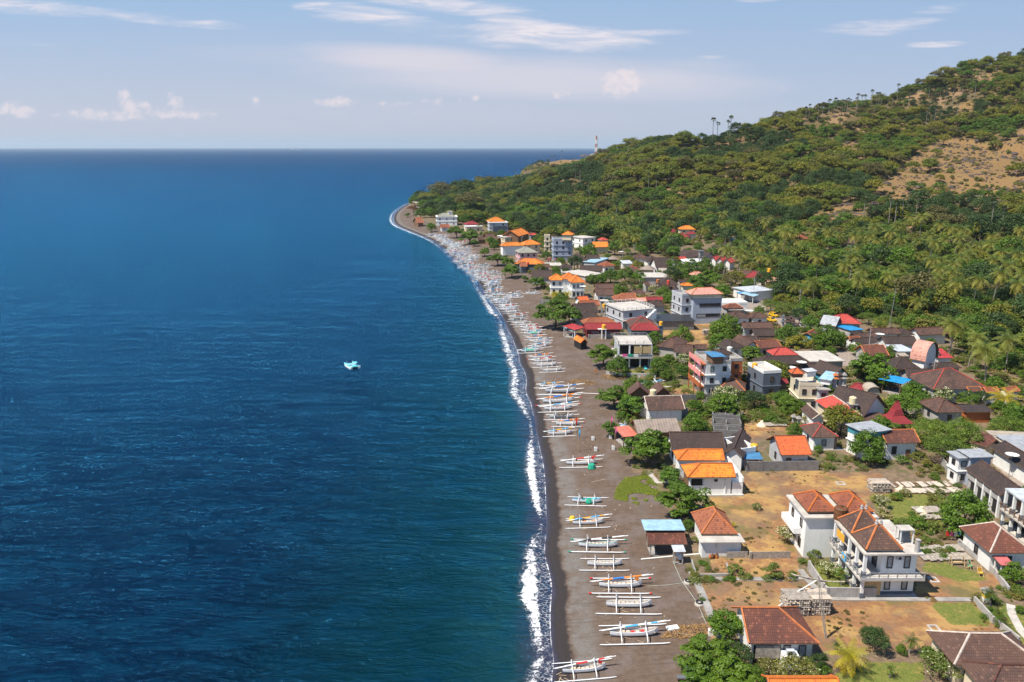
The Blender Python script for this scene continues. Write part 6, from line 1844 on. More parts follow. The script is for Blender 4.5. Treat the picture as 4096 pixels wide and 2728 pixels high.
for z, x, y, r, lb in (('D', 1270, 1415, 1.0, 'pale plaster cone on the grey plank trough'), ('D', 1055, 1215, 1.0, 'white salt cone at the left end of the lower trunk row'), ('C', 1845, 560, 1.1, 'white salt cone beside the ribbed plank trough')):
    b = MB(); b.lathe([(r, 0), (r * .95, .12), (r * .35, r * .75), (r * .28, r), (r * .2, r), (0, r * .9)], 'cream', 14); thing('salt_cone', z, x, y, b, lb, 'cone', dz=.35 if 'trough' in lb else 0)


def shrine(z, x, y, s, mat, label, tiers=2):
    p = hit(*nat(z, x, y)); root = bpy.data.objects.new('shrine', None); COL.objects.link(root); root.location = tuple(p); root.scale = (s, s, s)
    b = MB(); b.lathe([(.7, -.3), (.7, .3), (.5, .35), (.42, 1.5), (.6, 1.6), (.6, 1.75), (.4, 1.8)], 'plaster', 4); part('pedestal', b, root, rz=R(45))
    for i in range(tiers):
        b = MB(); q = 1 - .25 * i; z0 = 1.9 + i * .75
        b.lathe([(0, z0), (.95 * q, z0), (.25 * q, z0 + .55), (.12, z0 + .62), (0, z0 + .7)], mat, 4); b.box(-.25 * q, .25 * q, -.25 * q, .25 * q, z0 - .25 if i else 1.8, z0, 'plaster'); part('tier_roof', b, root, rz=R(45))
    tag(root, label, 'shrine')


for i, (z, x, y, s, m_, lb, t_) in enumerate([('H', 1350, 345, 1.1, 'slate', 'leftmost dark shrine of the roadside temple', 3), ('H', 1400, 350, 1.2, 'tile_brown', 'second shrine from the left in the roadside temple', 2), ('H', 1447, 345, 1.3, 'tile_brown', 'middle tall shrine of the roadside temple beside the white car', 2),
                                              ('H', 1480, 360, 1.1, 'tile_brown', 'shrine just right of the middle of the roadside temple', 2), ('H', 1525, 378, 1.0, 'tile_brown', 'rightmost low shrine of the roadside temple', 1)]):
    shrine(z, x, y, s, m_, lb, t_)
for i, (x, y) in enumerate([(1975, 1010), (2000, 1005), (2065, 1005)]):
    p = hit(*nat('E', x, y - 30), dz=5); shrine('E', x, y, 1.0, 'tile_crimson', ['left', 'middle', 'right'][i] + ' little red shrine roof on the raised terrace by the four-storey hotel', 1)
    o = [o for o in bpy.data.objects if o.name.startswith('shrine')][-1]
for i, (x, y, lb) in enumerate([(2000, 1090, 'left carved shrine on the terrace right of the cream building'), (2055, 1085, 'middle carved shrine with orange ornaments right of the cream building'), (2110, 1088, 'right carved shrine on the terrace right of the cream building')]):
    p = hit(*nat('H', x, y), dz=5.5); shrine('H', x, y, 1.0, ['cap_rust', 'tile_brown', 'concrete'][i], lb, 2)
    for o in bpy.data.objects:
        if o.get('label') == lb: o.location = tuple(p + np.array([0, 0, 5.6]))
for (z, x, y, lb) in (('C', 2205, 560, 'pale stone shrine beside the weedy plot'), ('C', 2262, 580, 'second pale stone shrine beside the weedy plot'), ('B', 445, 400, 'grey garden shrine with a yellow cloth left of the twin-roofed villa'), ('B', 2015, 880, 'shrine wrapped in a white and yellow cloth at the field corner')):
    shrine(z, x, y, .9, 'concrete', lb, 1)
    if 'yellow' in lb:
        o = [q for q in bpy.data.objects if q.get('label') == lb][0]; b = MB(); b.lathe([(.52, .9), (.5, 1.2), (.52, 1.5)], 'yellow_cloth', 4); b.lathe([(.55, .3), (.53, .9)], 'white', 4); part('wrapped_cloth', b, o, rz=R(45))

# mobile tower on the headland
p = hit(*nat('O', 1370, 367)); root = bpy.data.objects.new('lattice_tower', None); COL.objects.link(root); root.location = tuple(p)
tag(root, 'tall red and white lattice telecom tower on the headland', 'tower')
dd = math.hypot(p[0], p[1]); TH = 50 * .435 / 796 * dd * 1.03
for i in range(6):
    b = MB(); z0, z1 = TH * i / 6, TH * (i + 1) / 6; r0, r1 = 3.4 * (1 - .62 * i / 6), 3.4 * (1 - .62 * (i + 1) / 6); m_ = ('clean_white', 'tower_red')[i % 2] if i < 5 else 'tower_red'
    for k_ in range(4):
        a, a2 = k_ * math.pi / 2 + .4, (k_ + 1) * math.pi / 2 + .4
        P0, P1 = (r0 * math.cos(a), r0 * math.sin(a), z0), (r1 * math.cos(a), r1 * math.sin(a), z1)
        Q0, Q1 = (r0 * math.cos(a2), r0 * math.sin(a2), z0), (r1 * math.cos(a2), r1 * math.sin(a2), z1)
        b.tube([P0, P1], .42, m_, 4); b.tube([P0, Q1], .26, m_, 4); b.tube([Q0, P1], .26, m_, 4); b.tube([P1, Q1], .26, m_, 4)
    part('tower_section', b, root)
b = MB(); b.box(-3.2, -1.6, -.8, .8, TH - 9, TH - 1, 'clean_white'); part('antenna_panel', b, root)
b = MB(); b.lathe([(0, 0), (2.0, .3), (2.0, 1.2), (0, 1.3)], 'clean_white', 12); part('microwave_dish', b, root, (2.6, -1.4, TH * .52))


# vehicles
def vehicle(z, x, y, mat, rz, label, L_=4.0):
    p = hit(*nat(z, x, y)); root = bpy.data.objects.new('parked_car', None); COL.objects.link(root); root.location = tuple(p); root.rotation_euler = (0, 0, rz); tag(root, label, 'car')
    prof = [(-2.0, .35), (-2.0, .85), (-1.75, 1.0), (-1.45, 1.5), (.35, 1.52), (1.0, 1.02), (1.85, .88), (2.0, .6), (2.0, .35)]
    b = MB(); hw = .82
    for s_ in (-1, 1): b.face([(a, s_ * (hw if c_ < 1.1 else hw - .15), c_) for a, c_ in prof][::s_], mat)
    for (a0, c0_), (a1, c1_) in zip(prof, prof[1:] + prof[:1]):
        h0, h1 = (hw if c0_ < 1.1 else hw - .15), (hw if c1_ < 1.1 else hw - .15)
        b.face([(a0, -h0, c0_), (a0, h0, c0_), (a1, h1, c1_), (a1, -h1, c1_)], 'glass' if (a0, c0_) in ((-1.75, 1.0), (.35, 1.52)) else mat)
    part('body', b, root)
    b = MB()
    for s_ in (-1, 1): b.box(-1.3, .3, s_ * .76 - .03, s_ * .76 + .03, 1.03, 1.42, 'glass')
    part('side_glass', b, root)
    for xx in (-1.25, 1.25):
        for s_ in (-1, 1):
            b = MB(); b.tube([(xx, s_ * .62, .32), (xx, s_ * .86, .32)], .32, 'black', 12); part('wheel', b, root)


vehicle('H', 1240, 208, 'car_yellow', R(-70), 'yellow taxi van parked on the road under the trees')
vehicle('H', 1492, 335, 'car_white', R(10), 'white car parked behind the roadside temple')
vehicle('H', 1205, 268, 'car_yellow', R(-65), 'yellow car at the near end of the road by the brown hipped roof')
for i, (x, y) in enumerate(((745, 1020), (778, 1025), (812, 1030))):
    b = MB()
    for xx in (-.6, .6): b.tube([(xx, -.06, .3), (xx, .06, .3)], .3, 'black', 10)
    b.box(-.5, .35, -.13, .13, .45, .72, ['black', 'red_cloth', 'blue_cloth'][i]); b.tube([(.6, 0, .3), (.42, 0, 1.0)], .05, 'metal', 5); b.tube([(.42, -.3, 1.0), (.42, .3, 1.0)], .03, 'black', 4); b.box(-.6, .1, -.12, .12, .72, .82, 'black')
    thing('motorbike', 'I', x, y, b, ['black', 'red', 'blue'][i] + ' motorbike parked beside the bright blue awning', 'motorbike', 'motorbikes parked by the blue awning', rz=R(60 + 15 * i))


# ------------------------------------------------------------------ vegetation
def unit(n, g_):
    v = g_.normal(size=(n, 3)); return v / np.linalg.norm(v, axis=1)[:, None]


def leafquads(P_, N_, size, g_, asp=.62):
    n = len(P_)
    t = np.cross(N_, unit(n, g_)); t /= np.linalg.norm(t, axis=1)[:, None] + 1e-9
    b = np.cross(N_, t)
    s = (size * g_.uniform(.6, 1.3, n))[:, None]
    t, b = t * s * .5, b * s * .5 * asp
    return np.stack([P_ - t * .9 - b * .2, P_ - t * .1 - b, P_ + t, P_ + b - t * .1], 1)


def crown_mesh(name, seed, rx, rz, nc_, nl, leaf, mats, flat=.75, shell=.5, layers=0, flower=0.0, up=.45, cr=.36, low=.25):
    g_ = np.random.default_rng(seed)
    c = unit(nc_, g_); c[:, 2] = np.abs(c[:, 2]) * (.9 + low) - low
    r = g_.uniform(shell, 1, nc_) ** .6
    c = c * r[:, None]
    if layers:
        c[:, 2] = np.round(c[:, 2] * layers) / layers + g_.normal(0, .04, nc_)
    # crown outline is uneven: some sectors reach further
    ang = np.arctan2(c[:, 1], c[:, 0]); k1, k2 = g_.uniform(0, 6.28, 2)
    f = 1 + .16 * np.sin(2 * ang + k1) + .12 * np.sin(3 * ang + k2)
    c[:, :2] *= f[:, None]
    c = c * np.array([rx, rx, rz])
    R_ = rx * cr * g_.uniform(.6, 1.2, nc_)
    u = unit(nc_ * nl, g_); ci = np.repeat(np.arange(nc_), nl)
    low = u[:, 2] < -.25; u[low, 2] *= -1
    q = g_.uniform(.62, 1.08, nc_ * nl)
    P_ = c[ci] + u * (R_[ci] * q)[:, None] * np.array([1, 1, flat])
    N_ = u + unit(len(u), g_) * .75 + np.array([0, 0, up]); N_ /= np.linalg.norm(N_, axis=1)[:, None]
    V = leafquads(P_, N_, leaf, g_)
    rv = np.clip(g_.uniform(0, 1, nc_)[ci] * .55 + g_.uniform(0, .6, len(u)), 0, 1)
    mi = (g_.uniform(0, 1, len(u)) < flower) & (u[:, 2] > 0) if flower else np.zeros(len(u), bool)
    return quads(name, V, mats, mi.astype(int), rv), c


def limb_mesh(name, seed, h0, c, r0, mat='trunk_brown', n=6, multi=1, lean=.4):
    k_ = random.Random(seed); b = MB()
    top = Vector((k_.uniform(-lean, lean), k_.uniform(-lean, lean), h0 * .72))
    b.tube([(0, 0, -.4), (top[0] * .35, top[1] * .35, h0 * .35), top], [r0 * 1.25, r0 * .9, r0 * .62], mat, 7)
    idx = list(range(len(c))); k_.shuffle(idx)
    for i in idx[:n]:
        e = Vector((c[i][0] * .8, c[i][1] * .8, h0 + c[i][2] * .8)); s_ = top * k_.uniform(.55, 1.0)
        m_ = (s_ + e) * .5 + Vector((0, 0, -.2))
        b.tube([s_, m_, e], [r0 * .5, r0 * .32, r0 * .12], mat, 5)
    return b.mesh(name, True)


def tree_proto(name, seed, H0, rx, rz, nc_, nl, leaf, mats, tr=.18, tmat='trunk_brown', **kw):
    cm, c = crown_mesh('crown', seed, rx, rz, nc_, nl, leaf, mats, **kw)
    for v_ in ():
        pass
    tm = limb_mesh('trunk', seed, H0, c, tr, tmat)
    return dict(name=name, crown=cm, trunk=tm, H=H0, R=rx)


PR = {}
PR['T'] = [tree_proto('beach_almond_tree', 11 + i, 3.3, 4.0, 2.7, 60, 95, .48, ['leaf_green'], .26, layers=5, flat=.5, shell=.25, cr=.27, up=.8, low=.6) for i in range(3)]
PR['G'] = [tree_proto('leafy_tree', 21 + i, 2.8, 3.0, 2.9, 60, 85, .34, ['leaf_green'], .2, cr=.34, low=.6) for i in range(3)]
PR['M'] = [tree_proto('mango_tree', 31, 3.0, 3.2, 2.6, 48, 70, .38, ['leaf_forest'], .2, cr=.33, shell=.6)]
PR['F'] = [tree_proto('frangipani_tree', 41 + i, 2.0, 2.2, 1.5, 40, 60, .28, ['leaf_shrub', 'blossom'], .12, flower=.26, cr=.30) for i in range(2)]
PR['W'] = [tree_proto('feathery_tree', 51 + i, 3.6, 4.6, 2.7, 60, 110, .30, ['leaf_acacia'], .22, flat=.7, up=.7, cr=.32) for i in range(2)]
PR['D'] = [tree_proto('dark_tree', 61 + i, 4.0, 3.4, 3.0, 44, 70, .42, ['leaf_dark'], .2) for i in range(2)]
PR['O'] = [tree_proto('spreading_tree', 71 + i, 6.0, 5.2, 2.6, 46, 60, .5, ['leaf_olive'], .25, layers=4, flat=.4, shell=.3, tmat='trunk_grey') for i in range(2)]
PR['S'] = [tree_proto('shrub', 81 + i, .55, 1.0, .75, 22, 40, .20, [m_], .05, cr=.42) for i, m_ in enumerate(['leaf_shrub', 'leaf_green', 'leaf_shrub'])]
PR['Y'] = [tree_proto('flowering_shrub', 91, .8, 1.6, 1.0, 34, 60, .18, ['leaf_shrub', 'blossom'], .06, flower=.10, cr=.36)]
PR['R'] = [tree_proto('reddish_tree', 95, 3.2, 3.0, 2.2, 36, 50, .4, ['leaf_red'], .15)]
KN = dict(T='broad layered beach almond tree', G='round leafy green tree', M='dense olive-tinged mango-like tree', F='flowering tree speckled with pale blossom', W='wide feathery light green tree', D='dark green tree',
          O='wide flat-topped olive tree', S='small green shrub', Y='shrub dotted with pale flowers', R='reddish-leaved tree')
for i in range(4):
    PR['f%d' % i] = [tree_proto('forest_tree', 101 + i, [4.6, 5.2, 4.2, 5.6][i], [4.4, 5.0, 3.8, 4.6][i], [2.7, 2.6, 2.5, 3.2][i], [42, 46, 38, 42][i], [54, 54, 50, 54][i], [.56, .58, .52, .56][i],
                                [['leaf_forest'], ['leaf_forest'], ['leaf_green'], ['leaf_olive']][i], .24, layers=[0, 0, 0, 0][i], flat=[.7, .75, .75, .75][i], shell=[.5, .35, .5, .5][i], cr=.34, up=.6)]
PR['f4'] = [tree_proto('forest_tree', 105, 4.6, 4.0, 3.2, 40, 52, .52, ['leaf_dark'], .24, cr=.35)]


def palm_proto(seed, ht, lf, nfr, mat, old=.35, droop=1.0, tilt=0.9):
    g_ = np.random.default_rng(seed); V = []; rv = []
    top = np.array([tilt * .9, tilt * .3, ht])
    for i in range(nfr):
        a = i * 2.399 + g_.uniform(-.2, .2); age = (i + .5) / nfr
        e = 1.25 - age * 1.75 + g_.uniform(-.1, .1); L_ = lf * (.75 + .25 * math.sin(age * 3.1)) * g_.uniform(.9, 1.1)
        p = top.copy(); pts = [p.copy()]; N = 9
        for k_ in range(N):
            e -= (.13 + .09 * age) * droop * (1 if e > -1.2 else 0)
            p = p + np.array([math.cos(a) * math.cos(e), math.sin(a) * math.cos(e), math.sin(e)]) * L_ / N; pts.append(p.copy())
        side = np.array([-math.sin(a), math.cos(a), 0])
        for k_ in range(N):
            t_ = (k_ + .5) / N; wl = lf * .17 * math.sin(math.pi * min(.97, t_ * .85 + .16)) + .08
            p0, p1 = pts[k_], pts[k_ + 1]; d_ = (p1 - p0)
            for s_ in (-1, 1):
                for h_ in range(3):
                    q0 = p0 + d_ * (h_ / 3.0); q1 = p0 + d_ * ((h_ + .50) / 3.0)
                    dr = -.38 - .5 * g_.uniform(0, 1) - .25 * age
                    off = (side * s_ * wl + d_ / np.linalg.norm(d_) * wl * .45 + np.array([0, 0, dr * wl])) * g_.uniform(.8, 1.1)
                    V.append([q0, q1, q1 + off * .98, q0 + off]); rv.append(min(1, max(0, age * (1 + old) - .25 + g_.uniform(-.12, .12))))
    me = quads('crown', np.array(V), [mat], None, np.array(rv))
    b = MB(); b.tube([(0, 0, -.4), (tilt * .15, 0, ht * .3), (tilt * .5, tilt * .1, ht * .65), tuple(top)], [.24, .17, .14, .13], 'trunk_grey', 7)
    for j in range(6): b.lathe([(0, -.2), (.16, -.05), (.16, .1), (0, .2)], 'cap_rust', 5, top[0] + .32 * math.cos(j), top[1] + .32 * math.sin(j))
    b.v = [(v[0], v[1], v[2] + (ht - .25 if i >= len(b.v) - 6 * 0 - 1e9 and abs(v[2]) <= .21 and math.hypot(v[0] - top[0], v[1] - top[1]) < .6 and i > 100 else 0)) for i, v in enumerate(b.v)]
    return dict(name='coconut_palm', crown=me, trunk=b.mesh('trunk', True), H=ht, R=lf * .8)


def lontar_proto(seed, ht):
    g_ = np.random.default_rng(seed); V = []; rv = []
    for i in range(26):
        d_ = unit(1, g_)[0]; d_[2] = abs(d_[2]) * 1.2 - .35; d_ /= np.linalg.norm(d_)
        c = np.array([0, 0, ht]) + d_ * 1.0; s_ = np.cross(d_, [0, 0, 1]); s_ /= np.linalg.norm(s_) + 1e-6; u_ = np.cross(s_, d_)
        for k_ in range(-3, 4):
            a = k_ * .36; dd = d_ * math.cos(a) + s_ * math.sin(a); w_ = (s_ * math.cos(a) - d_ * math.sin(a)) * .16
            V.append([c - w_ * .4, c + w_ * .4, c + dd * 1.15 + w_ - u_ * .1, c + dd * 1.15 - w_ - u_ * .1]); rv.append(g_.uniform(0, 1))
    me = quads('crown', np.array(V), ['leaf_lontar'], None, np.array(rv))
    b = MB(); b.tube([(0, 0, -.5), (.1, 0, ht * .5), (0, 0, ht)], [.30, .2, .2], 'trunk_grey', 7)
    return dict(name='lontar_palm', crown=me, trunk=b.mesh('trunk', True), H=ht, R=2.1)


PR['P'] = [palm_proto(201 + i, [9.5, 11.5, 8.0][i], [5.0, 4.8, 5.2][i], 19, 'leaf_palm', tilt=[.9, 1.6, -1.2][i]) for i in range(3)]
PR['p'] = [palm_proto(211, 3.0, 2.2, 14, 'leaf_green', .1, .8, .2)]
PR['y'] = [palm_proto(221, 3.4, 4.0, 20, 'leaf_palm_yellow', .3, .8, .3)]
PR['L'] = [lontar_proto(231 + i, [13, 15.5][i]) for i in range(2)]
KN.update(P='tall coconut palm with yellowing fronds', p='small feather-leaved garden palm', y='bright yellow-green coconut palm', L='slender lontar palm')
PLANTS = []


def plant_at(kind, loc, s, rz=None, sz=None, seed=None, parts=True):
    k_ = random.Random(seed if seed is not None else (round(loc[0] * 7.1) * 31 + round(loc[1] * 3.3)))
    p_ = k_.choice(PR[kind]); rz = k_.uniform(0, 6.28) if rz is None else rz
    o = bpy.data.objects.new(p_['name'], None); COL.objects.link(o)
    o.location = tuple(loc); o.rotation_euler = (0, 0, rz); o.scale = (s, s, s * (sz or k_.uniform(.9, 1.12))); o.empty_display_size = .3
    put('trunk', p_['trunk'], o)
    put('crown', p_['crown'], o, (0, 0, 0 if p_['name'].endswith('palm') else p_['H']))
    return o, p_


def seed_tree(kind, z, x, y, wpx, tall=1.0):
    """crown centre and crown width as seen"""
    px, py = nat(z, x, y); wn = wpx * Z_[z][2] / 4
    p_ = PR[kind][0]; s = 1.0
    for _ in range(5):
        P_ = hit(px, py, dz=p_['H'] * s * tall * 1.05); d_ = P_[1] * CP + (H - P_[2]) * SP
        s = max(.15, wn * d_ / 796 / 2 / (p_['R'] * .98))
    o, q = plant_at(kind, P_, s, sz=tall)
    PLANTS.append((o, kind, P_[0], P_[1], s * q['R'] * 2))
    return o


VT = dict(
    C=[('T', 160, 230, 330), ('T', 370, 330, 330), ('T', 560, 800, 500), ('T', 610, 590, 260), ('T', 130, 600, 230), ('T', 800, 1140, 280), ('T', 950, 1400, 540), ('G', 1080, 560, 290), ('G', 1140, 240, 130), ('G', 1080, 360, 180),
       ('F', 1450, 210, 250), ('D', 1765, 265, 240), ('G', 1620, 260, 140), ('G', 2150, 330, 230), ('G', 2060, 260, 160), ('S', 2240, 450, 130), ('p', 900, 790, 130), ('p', 1050, 765, 150), ('p', 730, 1030, 90), ('S', 1290, 290, 110),
       ('S', 1430, 330, 90), ('S', 1900, 430, 120), ('S', 1750, 440, 120), ('G', 2240, 620, 170), ('y', 400, 420, 90)],
    A=[('T', 1700, 1470, 330), ('D', 2080, 1320, 200), ('G', 1620, 215, 110), ('S', 1690, 345, 80), ('T', 1960, 1055, 330), ('T', 1800, 1340, 470), ('T', 2010, 1500, 420), ('S', 2020, 605, 130), ('y', 2010, 200, 60)],
    B=[('F', 325, 285, 170), ('S', 205, 620, 160), ('p', 615, 330, 150), ('p', 800, 610, 150), ('F', 690, 590, 160), ('S', 540, 470, 110), ('S', 505, 545, 70), ('y', 860, 1330, 330), ('D', 1080, 1190, 210), ('D', 1010, 1150, 130), ('G', 1300, 1280, 90), ('p', 1385, 1190, 160), ('p', 1210, 1440, 110),
       ('Y', 1650, 1440, 340), ('S', 1540, 1330, 150), ('G', 1870, 110, 400), ('F', 1150, 120, 150), ('S', 1440, 200, 150), ('S', 1290, 200, 130), ('S', 1570, 230, 130), ('p', 2080, 790, 150), ('p', 2150, 960, 150), ('G', 2280, 620, 190), ('p', 760, 1230, 110),
       ('Y', 400, 1470, 340), ('Y', 150, 1440, 200), ('S', 630, 1460, 130), ('G', 50, 1490, 150), ('Y', 60, 60, 90), ('S', 2300, 450, 110), ('S', 500, 1380, 90), ('D', 600, 1380, 140), ('S', 640, 740, 80), ('S', 590, 700, 70), ('S', 2000, 1180 if False else 1000, 60), ('S', 2300, 760, 80), ('G', 2320, 940, 70)],
    D=[('G', 705, 740, 350), ('G', 1005, 765, 150), ('W', 1400, 600, 430), ('W', 1680, 590, 430), ('W', 1530, 760, 420), ('M', 430, 460, 360), ('G', 190, 770, 90), ('F', 860, 1310, 170), ('S', 1010, 1270, 110), ('F', 90, 455, 140), ('W', 2200, 540, 350), ('W', 2000, 590, 150),
       ('S', 1230, 860, 150), ('S', 1060, 890, 130), ('S', 1320, 920, 110), ('G', 2010, 1310, 170), ('S', 1810, 1230, 120), ('S', 1440, 990, 120), ('y', 915, 270, 150), ('y', 2135, 220, 300), ('G', 1290, 300, 220), ('F', 1500, 200, 220), ('F', 1300, 205, 130), ('G', 1760, 250, 180), ('D', 1900, 230, 140), ('G', 2240, 370, 200), ('G', 2080, 330, 150), ('G', 1190, 165, 200), ('Y', 1100, 1235, 130)],
    F=[('T', 700, 300, 480), ('T', 870, 330, 250), ('G', 770, 130, 150), ('T', 1300, 830, 370), ('G', 1990, 990, 250), ('D', 1370, 200, 120), ('y', 1420, 270, 140), ('G', 1560, 470, 90), ('p', 1555, 940, 100), ('p', 1720, 880, 110), ('p', 1850, 880, 110), ('F', 960, 430, 90), ('G', 2080, 740, 120), ('G', 1970, 780, 130), ('G', 2110, 900, 150), ('G', 2100, 1090, 170), ('y', 690, 70, 140), ('y', 840, 70, 130), ('p', 1390, 90, 0)][:-1],
    G=[('G', 560, 975, 170), ('O', 700, 870, 220), ('G', 850, 920, 120), ('F', 980, 960, 140), ('G', 1180, 1060, 150), ('T', 1690, 815, 300), ('O', 1960, 820, 260), ('G', 1900, 960, 110), ('G', 1250, 660, 220), ('G', 1450, 690, 230), ('G', 1630, 650, 180), ('G', 1820, 690, 150), ('G', 500, 440, 190), ('G', 170, 490, 230), ('D', 400, 1110, 120),
       ('y', 480, 1240, 130), ('G', 640, 780, 220), ('G', 800, 810, 180), ('G', 450, 790, 190), ('G', 330, 820, 140), ('G', 210, 830, 130), ('G', 150, 620, 90), ('F', 690, 530, 90), ('G', 560, 640, 90), ('G', 1350, 740, 120), ('O', 1430, 850, 120), ('D', 1340, 900, 90), ('F', 870, 1090, 90), ('G', 760, 1060, 70), ('F', 640, 1400, 90)],
    H=[('G', 625, 370, 400), ('G', 560, 530, 260), ('T', 960, 660, 280), ('G', 1420, 440, 300), ('M', 1550, 555, 290), ('G', 1900, 470, 330), ('G', 1810, 610, 110), ('G', 1970, 640, 110), ('G', 100, 890, 180), ('F', 110, 740, 190), ('G', 1350, 1240, 220), ('G', 1480, 1330, 230), ('S', 1330, 1380, 130), ('G', 860, 1000, 160), ('y', 940, 1020, 90), ('F', 1750, 270, 120), ('G', 290, 640, 120), ('T', 370, 960, 110),
       ('W', 1200, 60, 230), ('W', 1400, 110, 280), ('G', 1060, 130, 130), ('D', 1560, 190, 200), ('S', 990, 430, 70), ('p', 1060, 330, 80), ('p', 1180, 320, 80), ('G', 1590, 1330, 150), ('y', 1380, 930, 70)],
    I=[('T', 540, 740, 460), ('T', 620, 890, 280), ('G', 370, 560, 150), ('G', 760, 590, 160), ('G', 80, 420, 190), ('G', 200, 440, 150), ('G', 60, 580, 120), ('G', 1000, 1040, 230), ('G', 330, 530, 110), ('F', 1160, 400, 120), ('G', 1100, 400, 110), ('G', 1200, 480, 110), ('G', 40, 290, 120), ('W', 700, 250, 260), ('y', 630, 260, 180), ('G', 930, 280, 120), ('W', 500, 200, 200)],
    E=[('T', 1560, 1080, 215), ('T', 1850, 1215, 190), ('T', 1250, 870, 135), ('T', 1080, 690, 220), ('T', 930, 640, 180), ('T', 1400, 950, 200), ('G', 1360, 805, 100), ('T', 1140, 765, 110), ('T', 1510, 985, 150), ('T', 1710, 1175, 100), ('G', 640, 595, 110), ('O', 740, 140, 280), ('O', 1080, 275, 330), ('G', 700, 340, 150), ('G', 450, 285, 130), ('R', 440, 390, 120), ('D', 510, 220, 130),
       ('D', 910, 130, 150), ('D', 1030, 135, 190), ('D', 1120, 110, 90), ('T', 370, 450, 70), ('G', 570, 360, 120), ('G', 520, 430, 120), ('D', 840, 320, 170), ('G', 800, 350, 110), ('G', 1030, 500, 120), ('G', 960, 450, 110), ('G', 640, 430, 110), ('G', 1960, 905, 110), ('G', 2120, 980, 100), ('S', 1810, 1070, 60), ('G', 2180, 1090, 90), ('G', 790, 610, 60), ('G', 1180, 600, 70)],
)
for z_, lst in VT.items():
    for kd, x, y, w_ in lst:
        seed_tree(kd, z_, x, y, w_)

COCO = dict(K=[(90, 360), (300, 250), (350, 350), (910, 300), (340, 700), (530, 700), (720, 620), (860, 590), (980, 640), (950, 760), (1110, 420), (1120, 560), (1290, 520), (1210, 680), (1500, 390), (1750, 410), (1910, 500), (2190, 540), (2130, 430), (2290, 410), (2030, 790),
               (1300, 1080), (1560, 1070), (1860, 1080), (2190, 960), (2140, 780), (1440, 1100)],
            M=[(50, 560), (190, 620), (390, 640), (500, 590), (820, 520), (910, 500), (1010, 480), (1150, 490), (1230, 510), (730, 560), (650, 650), (780, 620), (1300, 590), (1440, 590), (1490, 570), (1640, 560), (1740, 590), (1940, 620), (2060, 600), (960, 700), (1100, 740), (1200, 740),
               (1370, 690), (560, 690), (990, 850), (1080, 920), (1210, 870), (1230, 960), (1380, 900), (1780, 880), (1990, 930), (400, 990), (560, 1020), (700, 990), (1780, 1100), (990, 1280), (280, 880), (1120, 1060), (1260, 620), (1590, 740), (1730, 740), (2030, 560), (1350, 1490)],
            G=[(230, 20), (370, 80), (500, 100), (560, 90), (690, 110), (850, 100), (1030, 10), (600, 310), (760, 290), (1050, 280), (1880, 540), (2060, 500), (2130, 430), (1850, 60), (1890, 180)],
            J=[(630, 1160), (800, 1080), (770, 1150), (980, 1050), (1130, 1040), (1200, 1120), (1260, 1090), (1340, 1150), (1300, 1010), (1490, 1140), (1500, 1020), (1640, 1050), (1290, 1320), (1420, 1270)], I=[(1670, 470), (1890, 500), (2110, 460), (1460, 290)])
LONT = dict(L=[(60, 700), (95, 670), (180, 680), (225, 645), (285, 645), (340, 640), (370, 610), (410, 640), (440, 610), (465, 605), (485, 620), (560, 590), (600, 580), (632, 560), (695, 560), (745, 545), (783, 500), (820, 505), (550, 615), (765, 580), (790, 570), (1145, 600), (1250, 510), (1355, 540), (1420, 490),
               (1410, 560), (1490, 470), (1555, 450), (1578, 440), (1250, 690), (1310, 700), (1230, 700), (1320, 640), (1480, 560), (1060, 540), (1650, 470), (1700, 450), (1530, 640), (900, 560), (850, 600)],
            J=[(1340, 340), (1250, 370), (2160, 130), (2205, 130), (2310, 115), (2337, 80), (840, 600), (915, 790), (935, 795), (795, 580), (1110, 810), (1145, 830), (1185, 780), (1220, 960), (1340, 480), (1560, 670), (1640, 690), (1100, 830), (535, 470), (570, 475), (565, 460), (645, 430), (715, 430), (800, 420), (840, 420), (885, 410),
               (155, 620), (10, 680)], M=[(420, 290), (690, 290), (750, 300), (820, 290), (965, 300), (1760, 350), (1870, 380)])
kq = random.Random(5)
FFP = [(945, 455), (985, 497), (1060, 512), (1120, 517), (1180, 533), (1230, 538), (1330, 556), (1420, 562), (1480, 578), (1530, 566), (1640, 562), (1700, 600), (1790, 690), (1850, 725), (1900, 722), (2000, 730), (2110, 755), (2200, 775), (2230, 815), (2290, 835), (2354, 862), (2700, 930)]


def free_pts(X, Y, mar=1.5):
    ok = np.ones(X.shape, bool)
    for cx_, cy_, hw, hd, rz in FOOTP:
        c_, s_ = math.cos(rz), math.sin(rz); dx, dy = X - cx_, Y - cy_
        u_, v_ = dx * c_ + dy * s_, -dx * s_ + dy * c_
        ok &= ~((np.abs(u_) < hw + mar) & (np.abs(v_) < hd + mar))
    return ok


